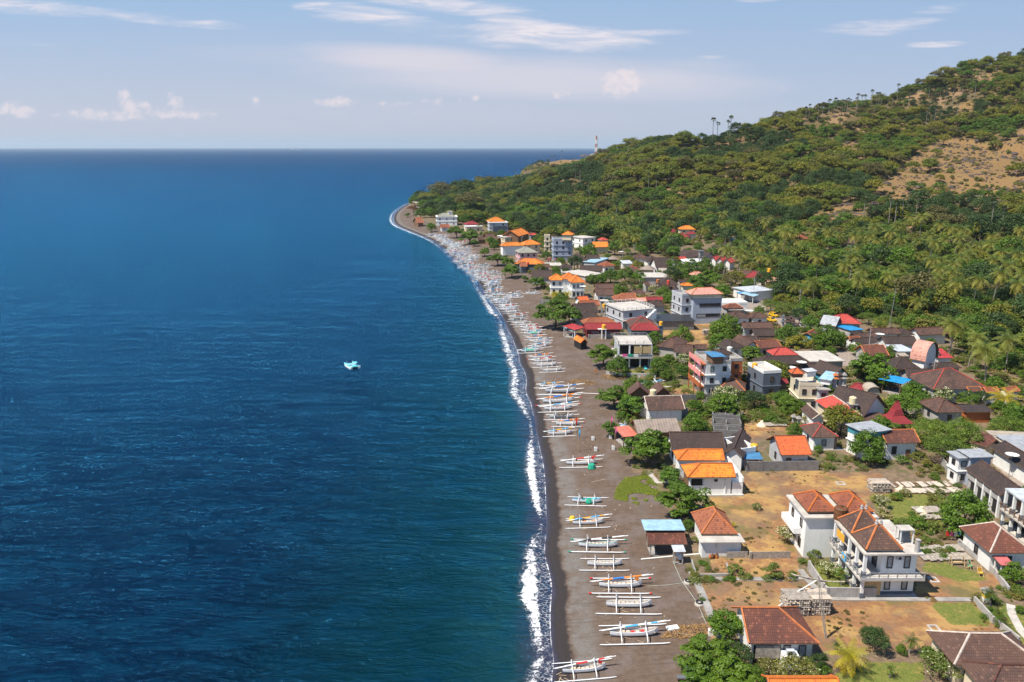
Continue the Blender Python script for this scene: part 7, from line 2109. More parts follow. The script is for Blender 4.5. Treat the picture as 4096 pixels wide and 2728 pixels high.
for z_, lst in COCO.items():
    for x, y in lst:
        px, py = nat(z_, x, y); s = kq.uniform(.85, 1.12) * (1.0 if z_ != 'I' else .95)
        P_ = hit(px, py, dz=9.6 * s)
        o, q = plant_at('P', P_, s); PLANTS.append((o, 'P', P_[0], P_[1], 7))
        o['group'] = 'coconut palms of the grove behind the village'
gp_ = [nat('M', *p) for p in [(-900, 560), (-300, 500), (300, 480), (900, 430), (2080, 480), (2080, 1250), (900, 1150), (200, 1150), (-500, 850), (-1100, 800)]]
n_ = 0
while n_ < 34:
    x, y = kq.uniform(2850, 4096), kq.uniform(860, 1180)
    if not inside(np.array([x]), np.array([y]), gp_)[0]: continue
    s = kq.uniform(.85, 1.15); P_ = hit(x, y, dz=9.6 * s)
    if min(math.hypot(q[2] - P_[0], q[3] - P_[1]) for q in PLANTS if q[1] == 'P') < 5 or not free_pts(P_[:1], P_[1:2], 2)[0]: continue
    o, q = plant_at('P', P_, s); PLANTS.append((o, 'P', P_[0], P_[1], 7)); o['group'] = 'coconut palms of the grove behind the village'; n_ += 1
for z_, lst in LONT.items():
    for x, y in lst:
        px, py = nat(z_, x, y); s = kq.uniform(.8, 1.1)
        P_ = hit(px, py, dz=13 * s)
        if P_[1] > 1150 and (z_ == 'L' or x > 1300):       # crown against the sky: stand it on the crest below the sight line
            r_ = ray(px, py); t_ = np.linspace(420, 1000, 400); g0 = H + r_[2] * t_ - zt(r_[0] * t_, t_); j = int(np.argmin(g0))
            P_ = np.array([r_[0] * t_[j], t_[j], H + r_[2] * t_[j] - g0[j]]); s = min(1.7, g0[j] / 13)
        if P_[1] > 2300: continue
        o, q = plant_at('L', P_, s); PLANTS.append((o, 'L', P_[0], P_[1], 5)); o['group'] = 'lontar palms on the hill'

# gardens: more trees in the gaps between the houses
FFL = np.array([plane(x * 1.74, y * 1.74, 2.5)[:2] for x, y in FFP])
gx_ = rng.uniform(-.2, .88, 9000); gy_ = np.exp(rng.uniform(math.log(95), math.log(560), 9000)); gx_ = gx_ * gy_
ok_ = free_pts(gx_, gy_, 1.8) & (seg_dist(gx_, gy_, FFL)[0] > 0) & ~inside(gx_, gy_, SANDP)
for p in DRYP + ROADP + GREENP: ok_ &= ~inside(gx_, gy_, p)
ok_ &= (seg_dist(gx_, gy_, coast)[0] > 22) & ((gy_ > 150) | (gx_ > .70 * gy_))
ng_ = 0
for x, y in zip(gx_[ok_], gy_[ok_]):
    if ng_ > 170: break
    if min(math.hypot(q[2] - x, q[3] - y) - .3 * q[4] for q in PLANTS) < 4.2: continue
    # keep clear of the view onto house fronts right behind
    if any(abs(x - c_[0]) < c_[2] + 1 and 0 < c_[1] - c_[3] - y < 3.2 for c_ in FOOTP if c_[1] < 300): s_ = kq.uniform(.35, .55)
    else: s_ = kq.uniform(.65, 1.2)
    kd = kq.choice('GGGGDFTMG'); o, q = plant_at(kd, (x, y, gz(x, y)), s_); PLANTS.append((o, kd, x, y, s_ * 6)); ng_ += 1

# ---- forest on the hill: nearest trees as things, the rest as one wood
cell = 7.0
xs = np.arange(-260, 900, cell); ys = np.arange(190, 2250, cell)
AX, AY = np.meshgrid(xs, ys)
AX = AX + rng.uniform(-.48, .48, AX.shape) * cell; AY = AY + rng.uniform(-.48, .48, AY.shape) * cell
AX, AY = AX.ravel(), AY.ravel()
m_ = (AX / AY > -.35) & (AX / AY < .92)
AX, AY = AX[m_], AY[m_]
dF, _ = seg_dist(AX, AY, FFL); dCo, _ = seg_dist(AX, AY, coast); dR, _ = seg_dist(AX, AY, RID)
m_ = (-dF > 1) & (dCo > 9) & (AY < 60 + np.interp(AX / AY, RID[:, 0] / RID[:, 1], RID[:, 1]))
AX, AY, dR = AX[m_], AY[m_], dR[m_]
AZ = zt(AX, AY)
bare = bare_at(AX, AY, AZ) & (AZ > 5)
opening = vnoise(AX, AY, 26, 12) * .6 + vnoise(AX, AY, 11, 13) * .4
hi = np.clip((AZ - 45) / 60, 0, 1)
keepp = (~bare | (rng.uniform(size=AX.shape) < .05)) & (opening < .82 - .10 * hi)


free = free_pts


keepp &= free(AX, AY, 2.5) & ((AY < 1350) | (rng.uniform(size=AX.shape) < .35))
# keep the sight lines to the houses that stand inside the wood open
for cx_, cy_, hw, hd, rz in FOOTP:
    if cy_ > 330:
        rr_ = math.hypot(cx_, cy_); ux, uy = -cx_ / rr_, -cy_ / rr_
        t_ = (AX - cx_) * ux + (AY - cy_) * uy; q_ = np.abs((AX - cx_) * uy - (AY - cy_) * ux)
        keepp &= ~((t_ > 0) & (t_ < 26) & (q_ < hw + 1.5))
for o_, kd_0, x_, y_, w_ in PLANTS:
    if kd_0 in 'PL':
        rr_ = math.hypot(x_, y_); ux, uy = -x_ / rr_, -y_ / rr_
        t_ = (AX - x_) * ux + (AY - y_) * uy; q_ = np.abs((AX - x_) * uy - (AY - y_) * ux)
        keepp &= ~((t_ > -3) & (t_ < 11) & (q_ < 3.0))
TX, TY, TZ = AX[keepp], AY[keepp], AZ[keepp]
zone_n = vnoise(TX, TY, 45, 15)
kd_ = np.where(zone_n > .66, 4, np.where(zone_n < .25, 2, np.where(rng.uniform(size=TX.shape) < .13, 3, np.where(rng.uniform(size=TX.shape) < .5, 0, 1))))
sc_ = np.exp(rng.normal(-.06, .30, TX.shape)).clip(.45, 1.75) * (1 - .12 * np.clip((TZ - 30) / 60, 0, 1))
kd_ = np.where((TZ < 14) & (rng.uniform(size=TX.shape) < .6), np.where(rng.uniform(size=TX.shape) < .6, 4, 2), kd_)
sc_ = np.where(TY > 1350, sc_ * .55, sc_)
rz_ = rng.uniform(0, 6.28, TX.shape)
px_, py_ = projv(TX, TY, TZ + 4)
infr = (px_ > -60) & (px_ < 4150) & (py_ > 0)
appar = np.where(infr, sc_ / np.hypot(TX, TY), 0)
order = np.argsort(-appar)
N_IND = 300
ind = set(order[:N_IND].tolist())
for i in order[:N_IND]:
    o, q = plant_at('f%d' % kd_[i], (TX[i], TY[i], TZ[i] - .3), float(sc_[i]), rz=float(rz_[i]), sz=float(sc_[i]) * 0 + 1.0)
    o.scale = (sc_[i], sc_[i], sc_[i] * (.9 + .25 * ((i * 37) % 10) / 10))
    PLANTS.append((o, 'f%d' % kd_[i], TX[i], TY[i], 8)); o['group'] = 'trees of the lower wooded slope'
rest = np.array([i for i in range(len(TX)) if i not in ind])


def scatter(name, X, Y, Z, scl, rot, idx, protos, label, cat, up=None):
    """many small natural things as one object: geometry-node instances on points"""
    pc = bpy.data.collections.new(name + '_kinds')
    for i, me in enumerate(protos):
        o = bpy.data.objects.new('%s_%02d' % (name, i), me); pc.objects.link(o)
    me = bpy.data.meshes.new(name)
    me.vertices.add(len(X)); me.vertices.foreach_set('co', np.stack([X, Y, Z], -1).astype(np.float32).ravel())
    for k_, v_, t_ in (('scl', scl, 'FLOAT'), ('rot', rot, 'FLOAT'), ('idx', idx, 'INT')):
        a = me.attributes.new(k_, t_, 'POINT'); a.data.foreach_set('value', v_.astype(np.float32 if t_ == 'FLOAT' else np.int32))
    ng = bpy.data.node_groups.new(name, 'GeometryNodeTree')
    ng.interface.new_socket('Geometry', in_out='INPUT', socket_type='NodeSocketGeometry')
    ng.interface.new_socket('Geometry', in_out='OUTPUT', socket_type='NodeSocketGeometry')
    n_ = ng.nodes; l_ = ng.links
    gi, go = n_.new('NodeGroupInput'), n_.new('NodeGroupOutput')
    ci = n_.new('GeometryNodeCollectionInfo'); ci.inputs[0].default_value = pc; ci.inputs[1].default_value = True; ci.inputs[2].default_value = True
    ip = n_.new('GeometryNodeInstanceOnPoints'); ip.inputs['Pick Instance'].default_value = True

    def at(nm, typ):
        q = n_.new('GeometryNodeInputNamedAttribute'); q.data_type = typ; q.inputs[0].default_value = nm; return q.outputs[0]
    cx = n_.new('ShaderNodeCombineXYZ'); l_.new(at('rot', 'FLOAT'), cx.inputs[2])
    l_.new(gi.outputs[0], ip.inputs['Points']); l_.new(ci.outputs[0], ip.inputs['Instance']); l_.new(at('idx', 'INT'), ip.inputs['Instance Index'])
    l_.new(cx.outputs[0], ip.inputs['Rotation']); l_.new(at('scl', 'FLOAT'), ip.inputs['Scale']); l_.new(ip.outputs[0], go.inputs[0])
    o = put(name, me); md = o.modifiers.new('scatter', 'NODES'); md.node_group = ng
    tag(o, label, cat, kind='stuff')
    return o


def joined(p_, lift=True):
    """crown and trunk of a prototype in one mesh, for the mass of the wood"""
    bm_ = bpy.data.meshes.new('tree')
    a, b_ = p_['crown'], p_['trunk']
    na_, nb_ = len(a.vertices), len(b_.vertices)
    co = np.zeros((na_ + nb_) * 3, np.float32)
    a.vertices.foreach_get('co', co[:na_ * 3]); b_.vertices.foreach_get('co', co[na_ * 3:])
    co = co.reshape(-1, 3)
    if lift: co[:na_, 2] += p_['H']
    fs = [tuple(p.vertices) for p in a.polygons] + [tuple(v + na_ for v in p.vertices) for p in b_.polygons]
    bm_.from_pydata(co.tolist(), [], fs)
    mats_ = list(a.materials) + list(b_.materials)
    for m__ in mats_: bm_.materials.append(m__)
    mi_ = [p.material_index for p in a.polygons] + [len(a.materials) + p.material_index for p in b_.polygons]
    bm_.polygons.foreach_set('material_index', mi_)
    at_ = bm_.attributes.new('rnd', 'FLOAT', 'FACE'); rv = np.zeros(len(a.polygons), np.float32); a.attributes['rnd'].data.foreach_get('value', rv)
    at_.data.foreach_set('value', np.concatenate([rv, np.zeros(len(b_.polygons), np.float32)]))
    return bm_


scatter('hillside_wood', TX[rest], TY[rest], TZ[rest] - .3, sc_[rest], rz_[rest], kd_[rest], [joined(PR['f%d' % i][0]) for i in range(5)], 'dense olive green wood covering the upper hill', 'wood')

shr = [joined(PR['S'][0]), joined(PR['S'][1]), joined(PR['S'][2]), PR['Y'][0]['crown']]
cm_, _c = crown_mesh('tuft', 301, .9, .4, 14, 30, .28, ['leaf_dry'], cr=.4); shr.append(cm_)
cm_, _c = crown_mesh('tuft', 302, 1.1, .5, 16, 34, .26, ['leaf_olive'], cr=.4); shr.append(cm_)
# undergrowth: village plots, forest floor and the bare slope
N_ = 46000
ux_ = rng.uniform(-.5, .95, N_); uy_ = np.exp(rng.uniform(math.log(75), math.log(1300), N_))
UX, UY = ux_ * uy_, uy_
dCo, _ = seg_dist(UX, UY, coast); m_ = dCo > 12; UX, UY = UX[m_], UY[m_]
UZ = zt(UX, UY); dF, _ = seg_dist(UX, UY, FFL); dF = -dF
sandm = inside(UX, UY, SANDP); drym = np.zeros(UX.shape, bool); roadm = np.zeros(UX.shape, bool); grm = np.zeros(UX.shape, bool)
for p in DRYP: drym |= inside(UX, UY, p)
for p in ROADP: roadm |= inside(UX, UY, p)
for p in GREENP[:6]: grm |= inside(UX, UY, p)
bar = bare_at(UX, UY, UZ) & (UZ > 5)
fr_ = free(UX, UY, .5)
nz = vnoise(UX, UY, 9, 21) * .6 + vnoise(UX, UY, 3.5, 22) * .4
keep_v = (dF < 0) & ~sandm & ~drym & ~roadm & ~grm & fr_ & (nz > .47)
keep_d = (dF < 0) & drym & ~sandm & fr_ & (nz > .62)
keep_f = (dF > 0) & ~bar & fr_ & (rng.uniform(size=UX.shape) < .8)
keep_b = bar & (nz > .46)
allk = keep_v | keep_d | keep_f | keep_b
UX, UY, UZ = UX[allk], UY[allk], UZ[allk]
kv, kdd, kf, kb = keep_v[allk], keep_d[allk], keep_f[allk], keep_b[allk]
us = np.where(kv, rng.uniform(.35, 1.5, UX.shape) * np.where(UY < 150, .5, 1), np.where(kdd, rng.uniform(.12, .38, UX.shape), np.where(kb, rng.uniform(.5, 2.0, UX.shape), rng.uniform(1.2, 3.2, UX.shape))))
ui = np.where(kdd, rng.choice([4, 4, 5], UX.shape), np.where(kb, rng.choice([0, 5, 5, 2], UX.shape), np.where(kf, rng.choice([0, 1, 2, 5], UX.shape), rng.choice([0, 1, 2, 3, 4, 5, 5], UX.shape))))
scatter('undergrowth', UX, UY, UZ - .05, us, rng.uniform(0, 6.28, UX.shape), ui, shr, 'low shrubs and dry tufts between the houses and trees', 'undergrowth')


def in_poly(poly, n, seed):
    g_ = np.random.default_rng(seed); P_ = np.array(poly); lo, hi_ = P_.min(0), P_.max(0)
    q = g_.uniform(lo, hi_, (n, 2)); return q[inside(q[:, 0], q[:, 1], poly)]


cr_ = in_poly(zp('C', [(290, 1130), (540, 1105), (700, 1290), (700, 1370), (560, 1440), (420, 1420), (170, 1340), (200, 1230)]), 5200, 3)
nz = vnoise(cr_[:, 0], cr_[:, 1], 2.2, 31) * .6 + vnoise(cr_[:, 0], cr_[:, 1], .9, 32) * .4
cr_ = cr_[nz > .34]
tm, _c = crown_mesh('creeper_leaves', 311, .34, .10, 7, 12, .15, ['creeper'], cr=.5)
scatter('beach_creeper', cr_[:, 0], cr_[:, 1], zt(cr_[:, 0], cr_[:, 1]) + .02, rng.uniform(.5, 1.1, len(cr_)), rng.uniform(0, 6.28, len(cr_)), np.zeros(len(cr_)), [tm], 'bright green beach creeper spreading over the dark sand', 'creeper')


def rock_mesh(seed, r=1.0):
    g_ = np.random.default_rng(seed); b = MB(); n, m = 7, 5; P_ = [[None] * n for _ in range(m)]
    for i in range(m):
        for j in range(n):
            th, ph = math.pi * i / (m - 1), 2 * math.pi * j / n; q = r * g_.uniform(.72, 1.15) if 0 < i < m - 1 else r * .8
            P_[i][j] = (q * math.sin(th) * math.cos(ph), q * math.sin(th) * math.sin(ph) * .8, q * math.cos(th) * .65)
        if i in (0, m - 1): P_[i] = [P_[i][0]] * n
    for i in range(m - 1):
        for j in range(n):
            f = [P_[i][j], P_[i + 1][j], P_[i + 1][(j + 1) % n], P_[i][(j + 1) % n]]
            if i == 0: f = f[:3]
            if i == m - 2: f = [f[0], f[1], f[3]]
            b.face(f, 'rock')
    return b.mesh('rock')


N_ = 30000
ux_ = rng.uniform(.25, .80, N_); uy_ = np.exp(rng.uniform(math.log(300), math.log(900), N_)); UX, UY = ux_ * uy_, uy_; UZ = zt(UX, UY)
m_ = bare_at(UX, UY, UZ) & (UZ > 5) & (vnoise(UX, UY, 13, 41) * .6 + vnoise(UX, UY, 5, 42) * .4 > .44)
UX, UY, UZ = UX[m_], UY[m_], UZ[m_]
scatter('hillside_rocks', UX, UY, UZ, np.exp(rng.normal(-.25, .5, UX.shape)), rng.uniform(0, 6.28, UX.shape), rng.integers(0, 3, UX.shape), [rock_mesh(5 + i) for i in range(3)], 'dark volcanic rocks strewn over the bare slope', 'rocks')


# ------------------------------------------------------------------ outrigger boats drawn up on the beach
def hull_mesh(L_, wd_, m_out, m_in, m_keel, m_rim):
    b = MB(); n = 15; secs = []
    for i in range(n):
        s = -1 + 2 * i / (n - 1); x = s * L_ / 2
        w_ = wd_ * (max(0.0, 1 - abs(s) ** 2.6)) ** .6 + .05
        if s < -.9: w_ = max(w_, wd_ * .42)
        zg = .80 + .34 * max(0, s) ** 3 + .10 * s * s; zk = .12 + .42 * max(0, s) ** 4 + .10 * max(0, -s) ** 4
        secs.append((x, w_, zg, zk))
    for (x0, w0, g0, k0), (x1, w1, g1, k1) in zip(secs[:-1], secs[1:]):
        for s_ in (-1, 1):
            A = [(x0, 0, k0), (x0, s_ * w0 * .55, k0 + .06), (x0, s_ * w0 * .92, k0 + (g0 - k0) * .45), (x0, s_ * w0, g0)]
            B = [(x1, 0, k1), (x1, s_ * w1 * .55, k1 + .06), (x1, s_ * w1 * .92, k1 + (g1 - k1) * .45), (x1, s_ * w1, g1)]
            for j in range(3):
                b.face([A[j], B[j], B[j + 1], A[j + 1]][::s_], m_keel if j == 0 else m_out)
            i0, i1 = (x0, s_ * w0 * .80, g0), (x1, s_ * w1 * .80, g1)
            b.face([A[3], B[3], i1, i0][::s_], m_rim)
            f0, f1 = (x0, s_ * w0 * .68, k0 + .22), (x1, s_ * w1 * .68, k1 + .22)
            b.face([i0, i1, f1, f0][::s_], m_in)
            b.face([f0, f1, (x1, 0, k1 + .20), (x0, 0, k0 + .20)][::s_], m_in)
    x, w_, g_, k0 = secs[0]
    b.face([(x, -w_, g_), (x, w_, g_), (x, w_ * .92, (g_ + k0) / 2), (x, 0, k0), (x, -w_ * .92, (g_ + k0) / 2)], m_out)
    for xx in (-.28, .08, .42):      # thwarts
        b.box(xx * L_ - .16, xx * L_ + .16, -wd_ * .66, wd_ * .66, .62, .66, 'boat_deck')
    return b.mesh('hull')


def boat_proto(L_=6.1, out='boat_white', ins='boat_inside', rim='boat_white', sail=('sky_cloth', 'orange_cloth'), load='boat_deck', tips=None, fl=8.7, sp=2.05, sail_on=True, flag=None, motor=False, cover=None):
    root = bpy.data.objects.new('outrigger_boat', None); COL.objects.link(root); root.empty_display_size = .5
    hm = hull_mesh(L_, .46, out, ins, 'keel_blue', rim)
    kid(root, put('hull', hm, root))
    for xx in (-.27, .26):
        X = xx * L_; b = MB()
        b.tube([(X, -sp, .32), (X + .02, -sp + .10, .62), (X, -sp * .72, .95), (X, -sp * .40, 1.02), (X, 0, .98), (X, sp * .40, 1.02), (X, sp * .72, .95), (X + .02, sp - .10, .62), (X, sp, .32)], [.06, .065, .07, .075, .08, .075, .07, .065, .06], 'boat_white', 6)
        kid(root, part('crossbeam', b, root, smooth=True))
        b = MB(); b.tube([(X, .28, .7), (X, .34, 1.9)], [.085, .06], 'boat_white', 6)
        b.lathe([(0, 1.98), (.07, 1.9), (.05, 1.82)], 'boat_white', 6, X, .34); kid(root, part('sail_post', b, root, smooth=True))
    for s_ in (-1, 1):
        b = MB(); b.tube([(-fl / 2 - .1, s_ * sp, .30), (-fl / 2 + .6, s_ * sp, .26), (0, s_ * sp, .25), (fl / 2 - .8, s_ * sp, .27), (fl / 2, s_ * sp, .36)], [.05, .075, .08, .075, .04], 'boat_white', 7)
        if tips:
            for e in (-1, 1): b.tube([(e * (fl / 2 + .05) - (.1 if e < 0 else 0), s_ * sp, .33 if e > 0 else .30), (e * (fl / 2 - .25), s_ * sp, .31 if e > 0 else .285)], .10, tips, 7)
        kid(root, part('outrigger_float', b, root, smooth=True))
    if sail_on:
        b = MB(); P0, P1 = Vector((-L_ * .72, .15, .85)), Vector((L_ * .78, .62, 1.75)); n = 11
        for i in range(n):
            a, c_ = P0.lerp(P1, i / n), P0.lerp(P1, (i + 1) / n); r0 = .05 + .075 * math.sin(math.pi * (i + .2) / n) * (1 if 1 < i < n - 1 else .3)
            m_ = 'boat_white' if (i < 2 or i > n - 3) else sail[(i // 2) % len(sail)]
            b.tube([a, c_], [r0, r0 * 1.05], m_, 6)
        kid(root, part('furled_sail', b, root, smooth=True))
        b = MB(); b.tube([P0 + Vector((.3, -.12, .02)), P1 + Vector((-.6, .16, -.05))], .035, 'boat_white', 5); kid(root, part('boom_spar', b, root))
    b = MB(); k_ = random.Random(int(L_ * 10) + len(load))
    for i in range(5): b.box(-1.6 + i * .62, -1.15 + i * .62, -.22, .22, .36, .66 + k_.uniform(0, .16), k_.choice([load, 'boat_deck', 'boat_inside']))
    kid(root, part('cargo', b, root))
    if motor:
        b = MB(); b.lathe([(0, .75), (.16, .8), (.2, 1.0), (.16, 1.25), (0, 1.32)], 'trunk_brown', 8, -L_ * .16, .18); b.tube([(-L_ * .16, .18, .8), (-L_ * .60, .30, .45)], .035, 'metal', 5); kid(root, part('longtail_engine', b, root))
    if flag:
        b = MB(); X = L_ * .33; b.tube([(X, 0, .6), (X + .05, 0, 1.9)], .03, 'boat_white', 5)
        for i in range(4): b.face([(X + .05 + i * .16, .02 * (i % 2), 1.85 - i * .09), (X + .05 + (i + 1) * .16, .02 * ((i + 1) % 2), 1.85 - (i + 1) * .09), (X + .02 + (i + 1) * .14, .05, 1.15 - i * .03), (X + .02 + i * .14, .05, 1.2 - i * .03)], flag)
        kid(root, part('flag', b, root))
    if cover:
        b = MB(); N = 8
        for i in range(N):
            for j in range(4):
                def q(i_, j_): t_ = i_ / N; u_ = j_ / 4 * 2 - 1; return (-1.9 + 3.1 * t_, u_ * .62, .66 + .35 * (1 - u_ * u_) + .12 * math.sin(i_ * 2.3 + j_))
                b.face([q(i, j), q(i + 1, j), q(i + 1, j + 1), q(i, j + 1)], cover)
        kid(root, part('tarpaulin', b, root))
    return root


BP = dict(
    blue=boat_proto(sail=('sky_cloth', 'clean_white'), load='red_cloth'),
    teal=boat_proto(rim='boat_teal', sail=('clean_white', 'black'), tips='green_cloth'),
    orange=boat_proto(sail=('orange_cloth', 'orange_cloth', 'blue_cloth'), tips='red_cloth', flag='orange_cloth'),
    red=boat_proto(sail=('red_cloth', 'clean_white'), motor=True, flag='red_cloth'),
    plain=boat_proto(sail_on=False, motor=False),
    yellow=boat_proto(sail=('tank_yellow', 'sky_cloth'), load='orange_cloth', cover=None, motor=True),
    bluehull=boat_proto(out='boat_white', rim='boat_blue', ins='boat_blue', sail_on=False, motor=True, load='green_cloth'),
    grey=boat_proto(out='boat_grey', sail=('blue_cloth', 'boat_grey'), cover=None),
    dark=boat_proto(out='boat_grey', sail_on=False, cover='black'),
    green=boat_proto(sail=('clean_white', 'sky_cloth'), load='green_cloth', cover='green_cloth'))
BDESC = dict(blue='white outrigger boat with a blue and white furled sail', teal='outrigger boat with a teal gunwale and green-tipped floats', orange='white outrigger boat with an orange furled sail', red='white outrigger boat with a red and white furled sail',
             plain='all-white outrigger boat without a sail', yellow='white outrigger boat with a yellow and blue furled sail', bluehull='small outrigger boat with a pale blue interior', grey='grey-white outrigger boat with a dark blue furled sail', dark='outrigger boat under a black tarpaulin',
             green='white outrigger boat with green bundles aboard')
used_b = set()
BOATS = []
GRB = 'outrigger boats drawn up on the beach'


def place_boat(kind, z, x0, y0, x1, y1, label=None, natl=None):
    """stern and bow of the hull as seen"""
    if z:
        a, c_ = nat(z, x0, y0), nat(z, x1, y1)
        pa, pb = hit(*a, dz=.65), hit(*c_, dz=.85)
        L_ = np.linalg.norm((pb - pa)[:2]); c = (pa + pb) / 2; rz = math.atan2(pb[1] - pa[1], pb[0] - pa[0])
    else:
        c = np.array([x0, y0, 0]); rz = x1; L_ = y1
    s = max(.82, min(1.25, L_ / 6.1)); r0 = BP[kind]
    za, zb = gz(c[0] - 2.6 * math.cos(rz), c[1] - 2.6 * math.sin(rz)), gz(c[0] + 2.6 * math.cos(rz), c[1] + 2.6 * math.sin(rz))
    zc = max((za + zb) / 2, .12) - .06
    if kind in used_b:
        o = dup(r0, (c[0], c[1], zc), rz, s)
    else:
        used_b.add(kind); o = r0; o.location = (c[0], c[1], zc); o.rotation_euler = (0, 0, rz); o.scale = (s, s, s)
    o.rotation_euler[1] = -math.atan2(zb - za, 5.2)
    o['category'] = 'boat'; o['group'] = GRB
    BOATS.append((o, kind, c[0], c[1], label))
    return o


for kd, z, x0, y0, x1, y1, lb in [
    ('red', 'A', 548, 1450, 905, 1408, 'white outrigger boat nearest the bottom edge, with a red flag and slanting blue sail'),
    ('blue', 'A', 950, 1135, 1365, 1112, 'white outrigger boat above the lowest one, with a striped pale blue furled sail'),
    ('plain', 'A', 918, 880, 1310, 872, 'white outrigger boat with tan boards inside, third from the bottom edge'),
    ('orange', 'A', 857, 712, 1225, 702, 'white outrigger boat with red float tips and a bright orange sail, fourth from the bottom'),
    ('plain', 'A', 755, 528, 1055, 518, 'plain white outrigger boat without sail, fifth from the bottom'),
    ('teal', 'A', 680, 368, 1015, 362, 'outrigger boat with a teal gunwale and green-tipped floats, sixth from the bottom'),
    ('yellow', 'A', 635, 178, 890, 160, 'white outrigger boat with a blue sail pole and a yellow bundle at its stern'),
    ('bluehull', 'X', 655, 830, 1045, 822, 'small outrigger boat with a pale blue rim and turquoise net beside it'),
    ('red', 'X', 500, 195, 1008, 168, 'white outrigger boat with an orange-red sail and a green basket under its bow'),
    ('yellow', 'Q', 430, 920, 770, 895, 'outrigger boat with a golden bundle, lowest of the middle cluster'),
    ('orange', 'Q', 568, 775, 855, 765, 'outrigger boat with an orange sail, second lowest of the middle cluster'),
    ('dark', 'Q', 450, 675, 805, 660, 'outrigger boat under a black tarpaulin in the middle cluster'),
    ('blue', 'Q', 370, 560, 775, 535, 'outrigger boat with a deep blue sail just above the tarpaulin-covered one'),
    ('orange', 'Q', 350, 455, 815, 425, 'outrigger boat with an orange and blue sail across its side'),
    ('grey', 'Q', 375, 300, 850, 288, 'long grey outrigger boat with a navy keel, second from the top of the middle cluster'),
    ('yellow', 'Q', 328, 215, 550, 210, 'small outrigger boat with a yellow sail, topmost of the middle cluster'),
    ('plain', 'F', 565, 1020, 755, 1005, 'small white outrigger boat at the lower end of the long row'),
    ('plain', 'F', 465, 960, 720, 940, 'white outrigger boat second from the lower end of the long row'),
    ('red', 'F', 445, 905, 640, 890, 'outrigger boat with faint red sail third from the lower end of the long row'),
    ('orange', 'F', 410, 860, 600, 845, 'outrigger boat fourth from the lower end of the long row, with orange cloth'),
    ('green', 'F', 270, 785, 500, 765, 'outrigger boat with three green bundles and a long blue sail near the surf'),
    ('blue', 'F', 395, 730, 610, 700, 'outrigger boat with a blue sail just above the one with green bundles'),
    ('blue', 'F', 430, 665, 600, 650, 'outrigger boat with a slim blue sail beside a teal crate'),
    ('orange', 'F', 350, 622, 540, 612, 'outrigger boat with an orange-tipped sail and dark blue engine cover'),
    ('green', 'F', 350, 565, 520, 550, 'outrigger boat with two round green floats on its deck'),
    ('red', 'F', 310, 530, 490, 515, 'outrigger boat with a small red flag above the two green floats'),
    ('red', 'F', 300, 490, 470, 478, 'outrigger boat with a thin red sail in the upper long row'), ('plain', 'F', 270, 455, 400, 445, 'bare white outrigger boat in the upper long row'),
    ('plain', 'F', 190, 432, 330, 420, 'white outrigger boat close to the wet sand in the upper long row'), ('dark', 'F', 140, 395, 300, 380, 'outrigger boat with dark interior near the wet sand'),
    ('red', 'F', 160, 355, 310, 335, 'outrigger boat with a red bundle at its bow by the wet sand'), ('plain', 'F', 70, 300, 230, 280, 'broad white outrigger boat beside the open sand gap'),
    ('blue', 'F', 50, 268, 200, 250, 'outrigger boat with a blue sail above the broad white one'), ('red', 'F', 30, 235, 170, 222, 'outrigger boat with a pinkish sail at the foot of the packed fleet'),
    ('plain', 'F', 135, 105, 245, 92, 'white outrigger boat standing apart on the open sand'), ('bluehull', 'F', 330, 55, 480, 48, 'pair-like white outrigger boat beside the tree on the upper sand'),
    ('bluehull', 'F', 1630, 1200, 2070, 1180, 'white and blue outrigger boat stored inland behind the low wall'), ('plain', 'E', 1080, 910, 1170, 905, 'lone white outrigger boat inland of the packed fleet'),
    ('bluehull', 'C', 290, 570, 395, 578, 'bright blue outrigger boat under the flagged beach trees'), ('plain', 'E', 600, 672, 690, 660, 'white outrigger boat at the far end of the fleet'),
]:
    place_boat(kd, z, x0, y0, x1, y1, lb)
# the packed fleet along the curve of the beach
kq = random.Random(11)
spine = [plane(*nat('E', x, y), .8)[:2] for x, y in [(1500, 1500), (1440, 1420), (1400, 1345), (1370, 1270), (1310, 1215), (1255, 1150), (1190, 1090), (1110, 1040), (1030, 985), (1010, 940), (950, 880), (910, 830), (870, 780), (800, 740), (740, 705), (680, 685)]]
spine = np.array(spine); sl_ = np.concatenate([[0], np.cumsum(np.linalg.norm(np.diff(spine, axis=0), axis=1))])
kinds = ['plain', 'plain', 'plain', 'blue', 'red', 'plain', 'bluehull', 'grey', 'orange', 'blue', 'plain', 'teal', 'plain', 'dark']
t_ = 0.0; nb = 0
while t_ < sl_[-1]:
    x = float(np.interp(t_, sl_, spine[:, 0])); y = float(np.interp(t_, sl_, spine[:, 1]))
    far = t_ / sl_[-1]
    for off in ((kq.uniform(-1.4, 1.4),) if kq.random() < .84 else (-3.0, 5.2)):
        place_boat(kq.choice(kinds), None, x + off + kq.uniform(-1.0, 1.0), y + kq.uniform(-.6, .6), kq.uniform(-.16, .2) - .1 * far, 5.5 * kq.uniform(.85, 1.08)); nb += 1
    t_ += kq.uniform(3.5, 4.5)
for kd, r_ in BP.items():
    if kd not in used_b:
        for ch in list(r_.children): bpy.data.objects.remove(ch)
        bpy.data.objects.remove(r_)
ORD = lambda n: '%d%s' % (n, 'th' if 10 <= n % 100 <= 20 else {1: 'st', 2: 'nd', 3: 'rd'}.get(n % 10, 'th'))
free_b = sorted([b_ for b_ in BOATS if b_[4] is None], key=lambda b_: b_[3]); cnt = {}
for b_ in BOATS:
    if b_[4]: b_[0]['label'] = b_[4]
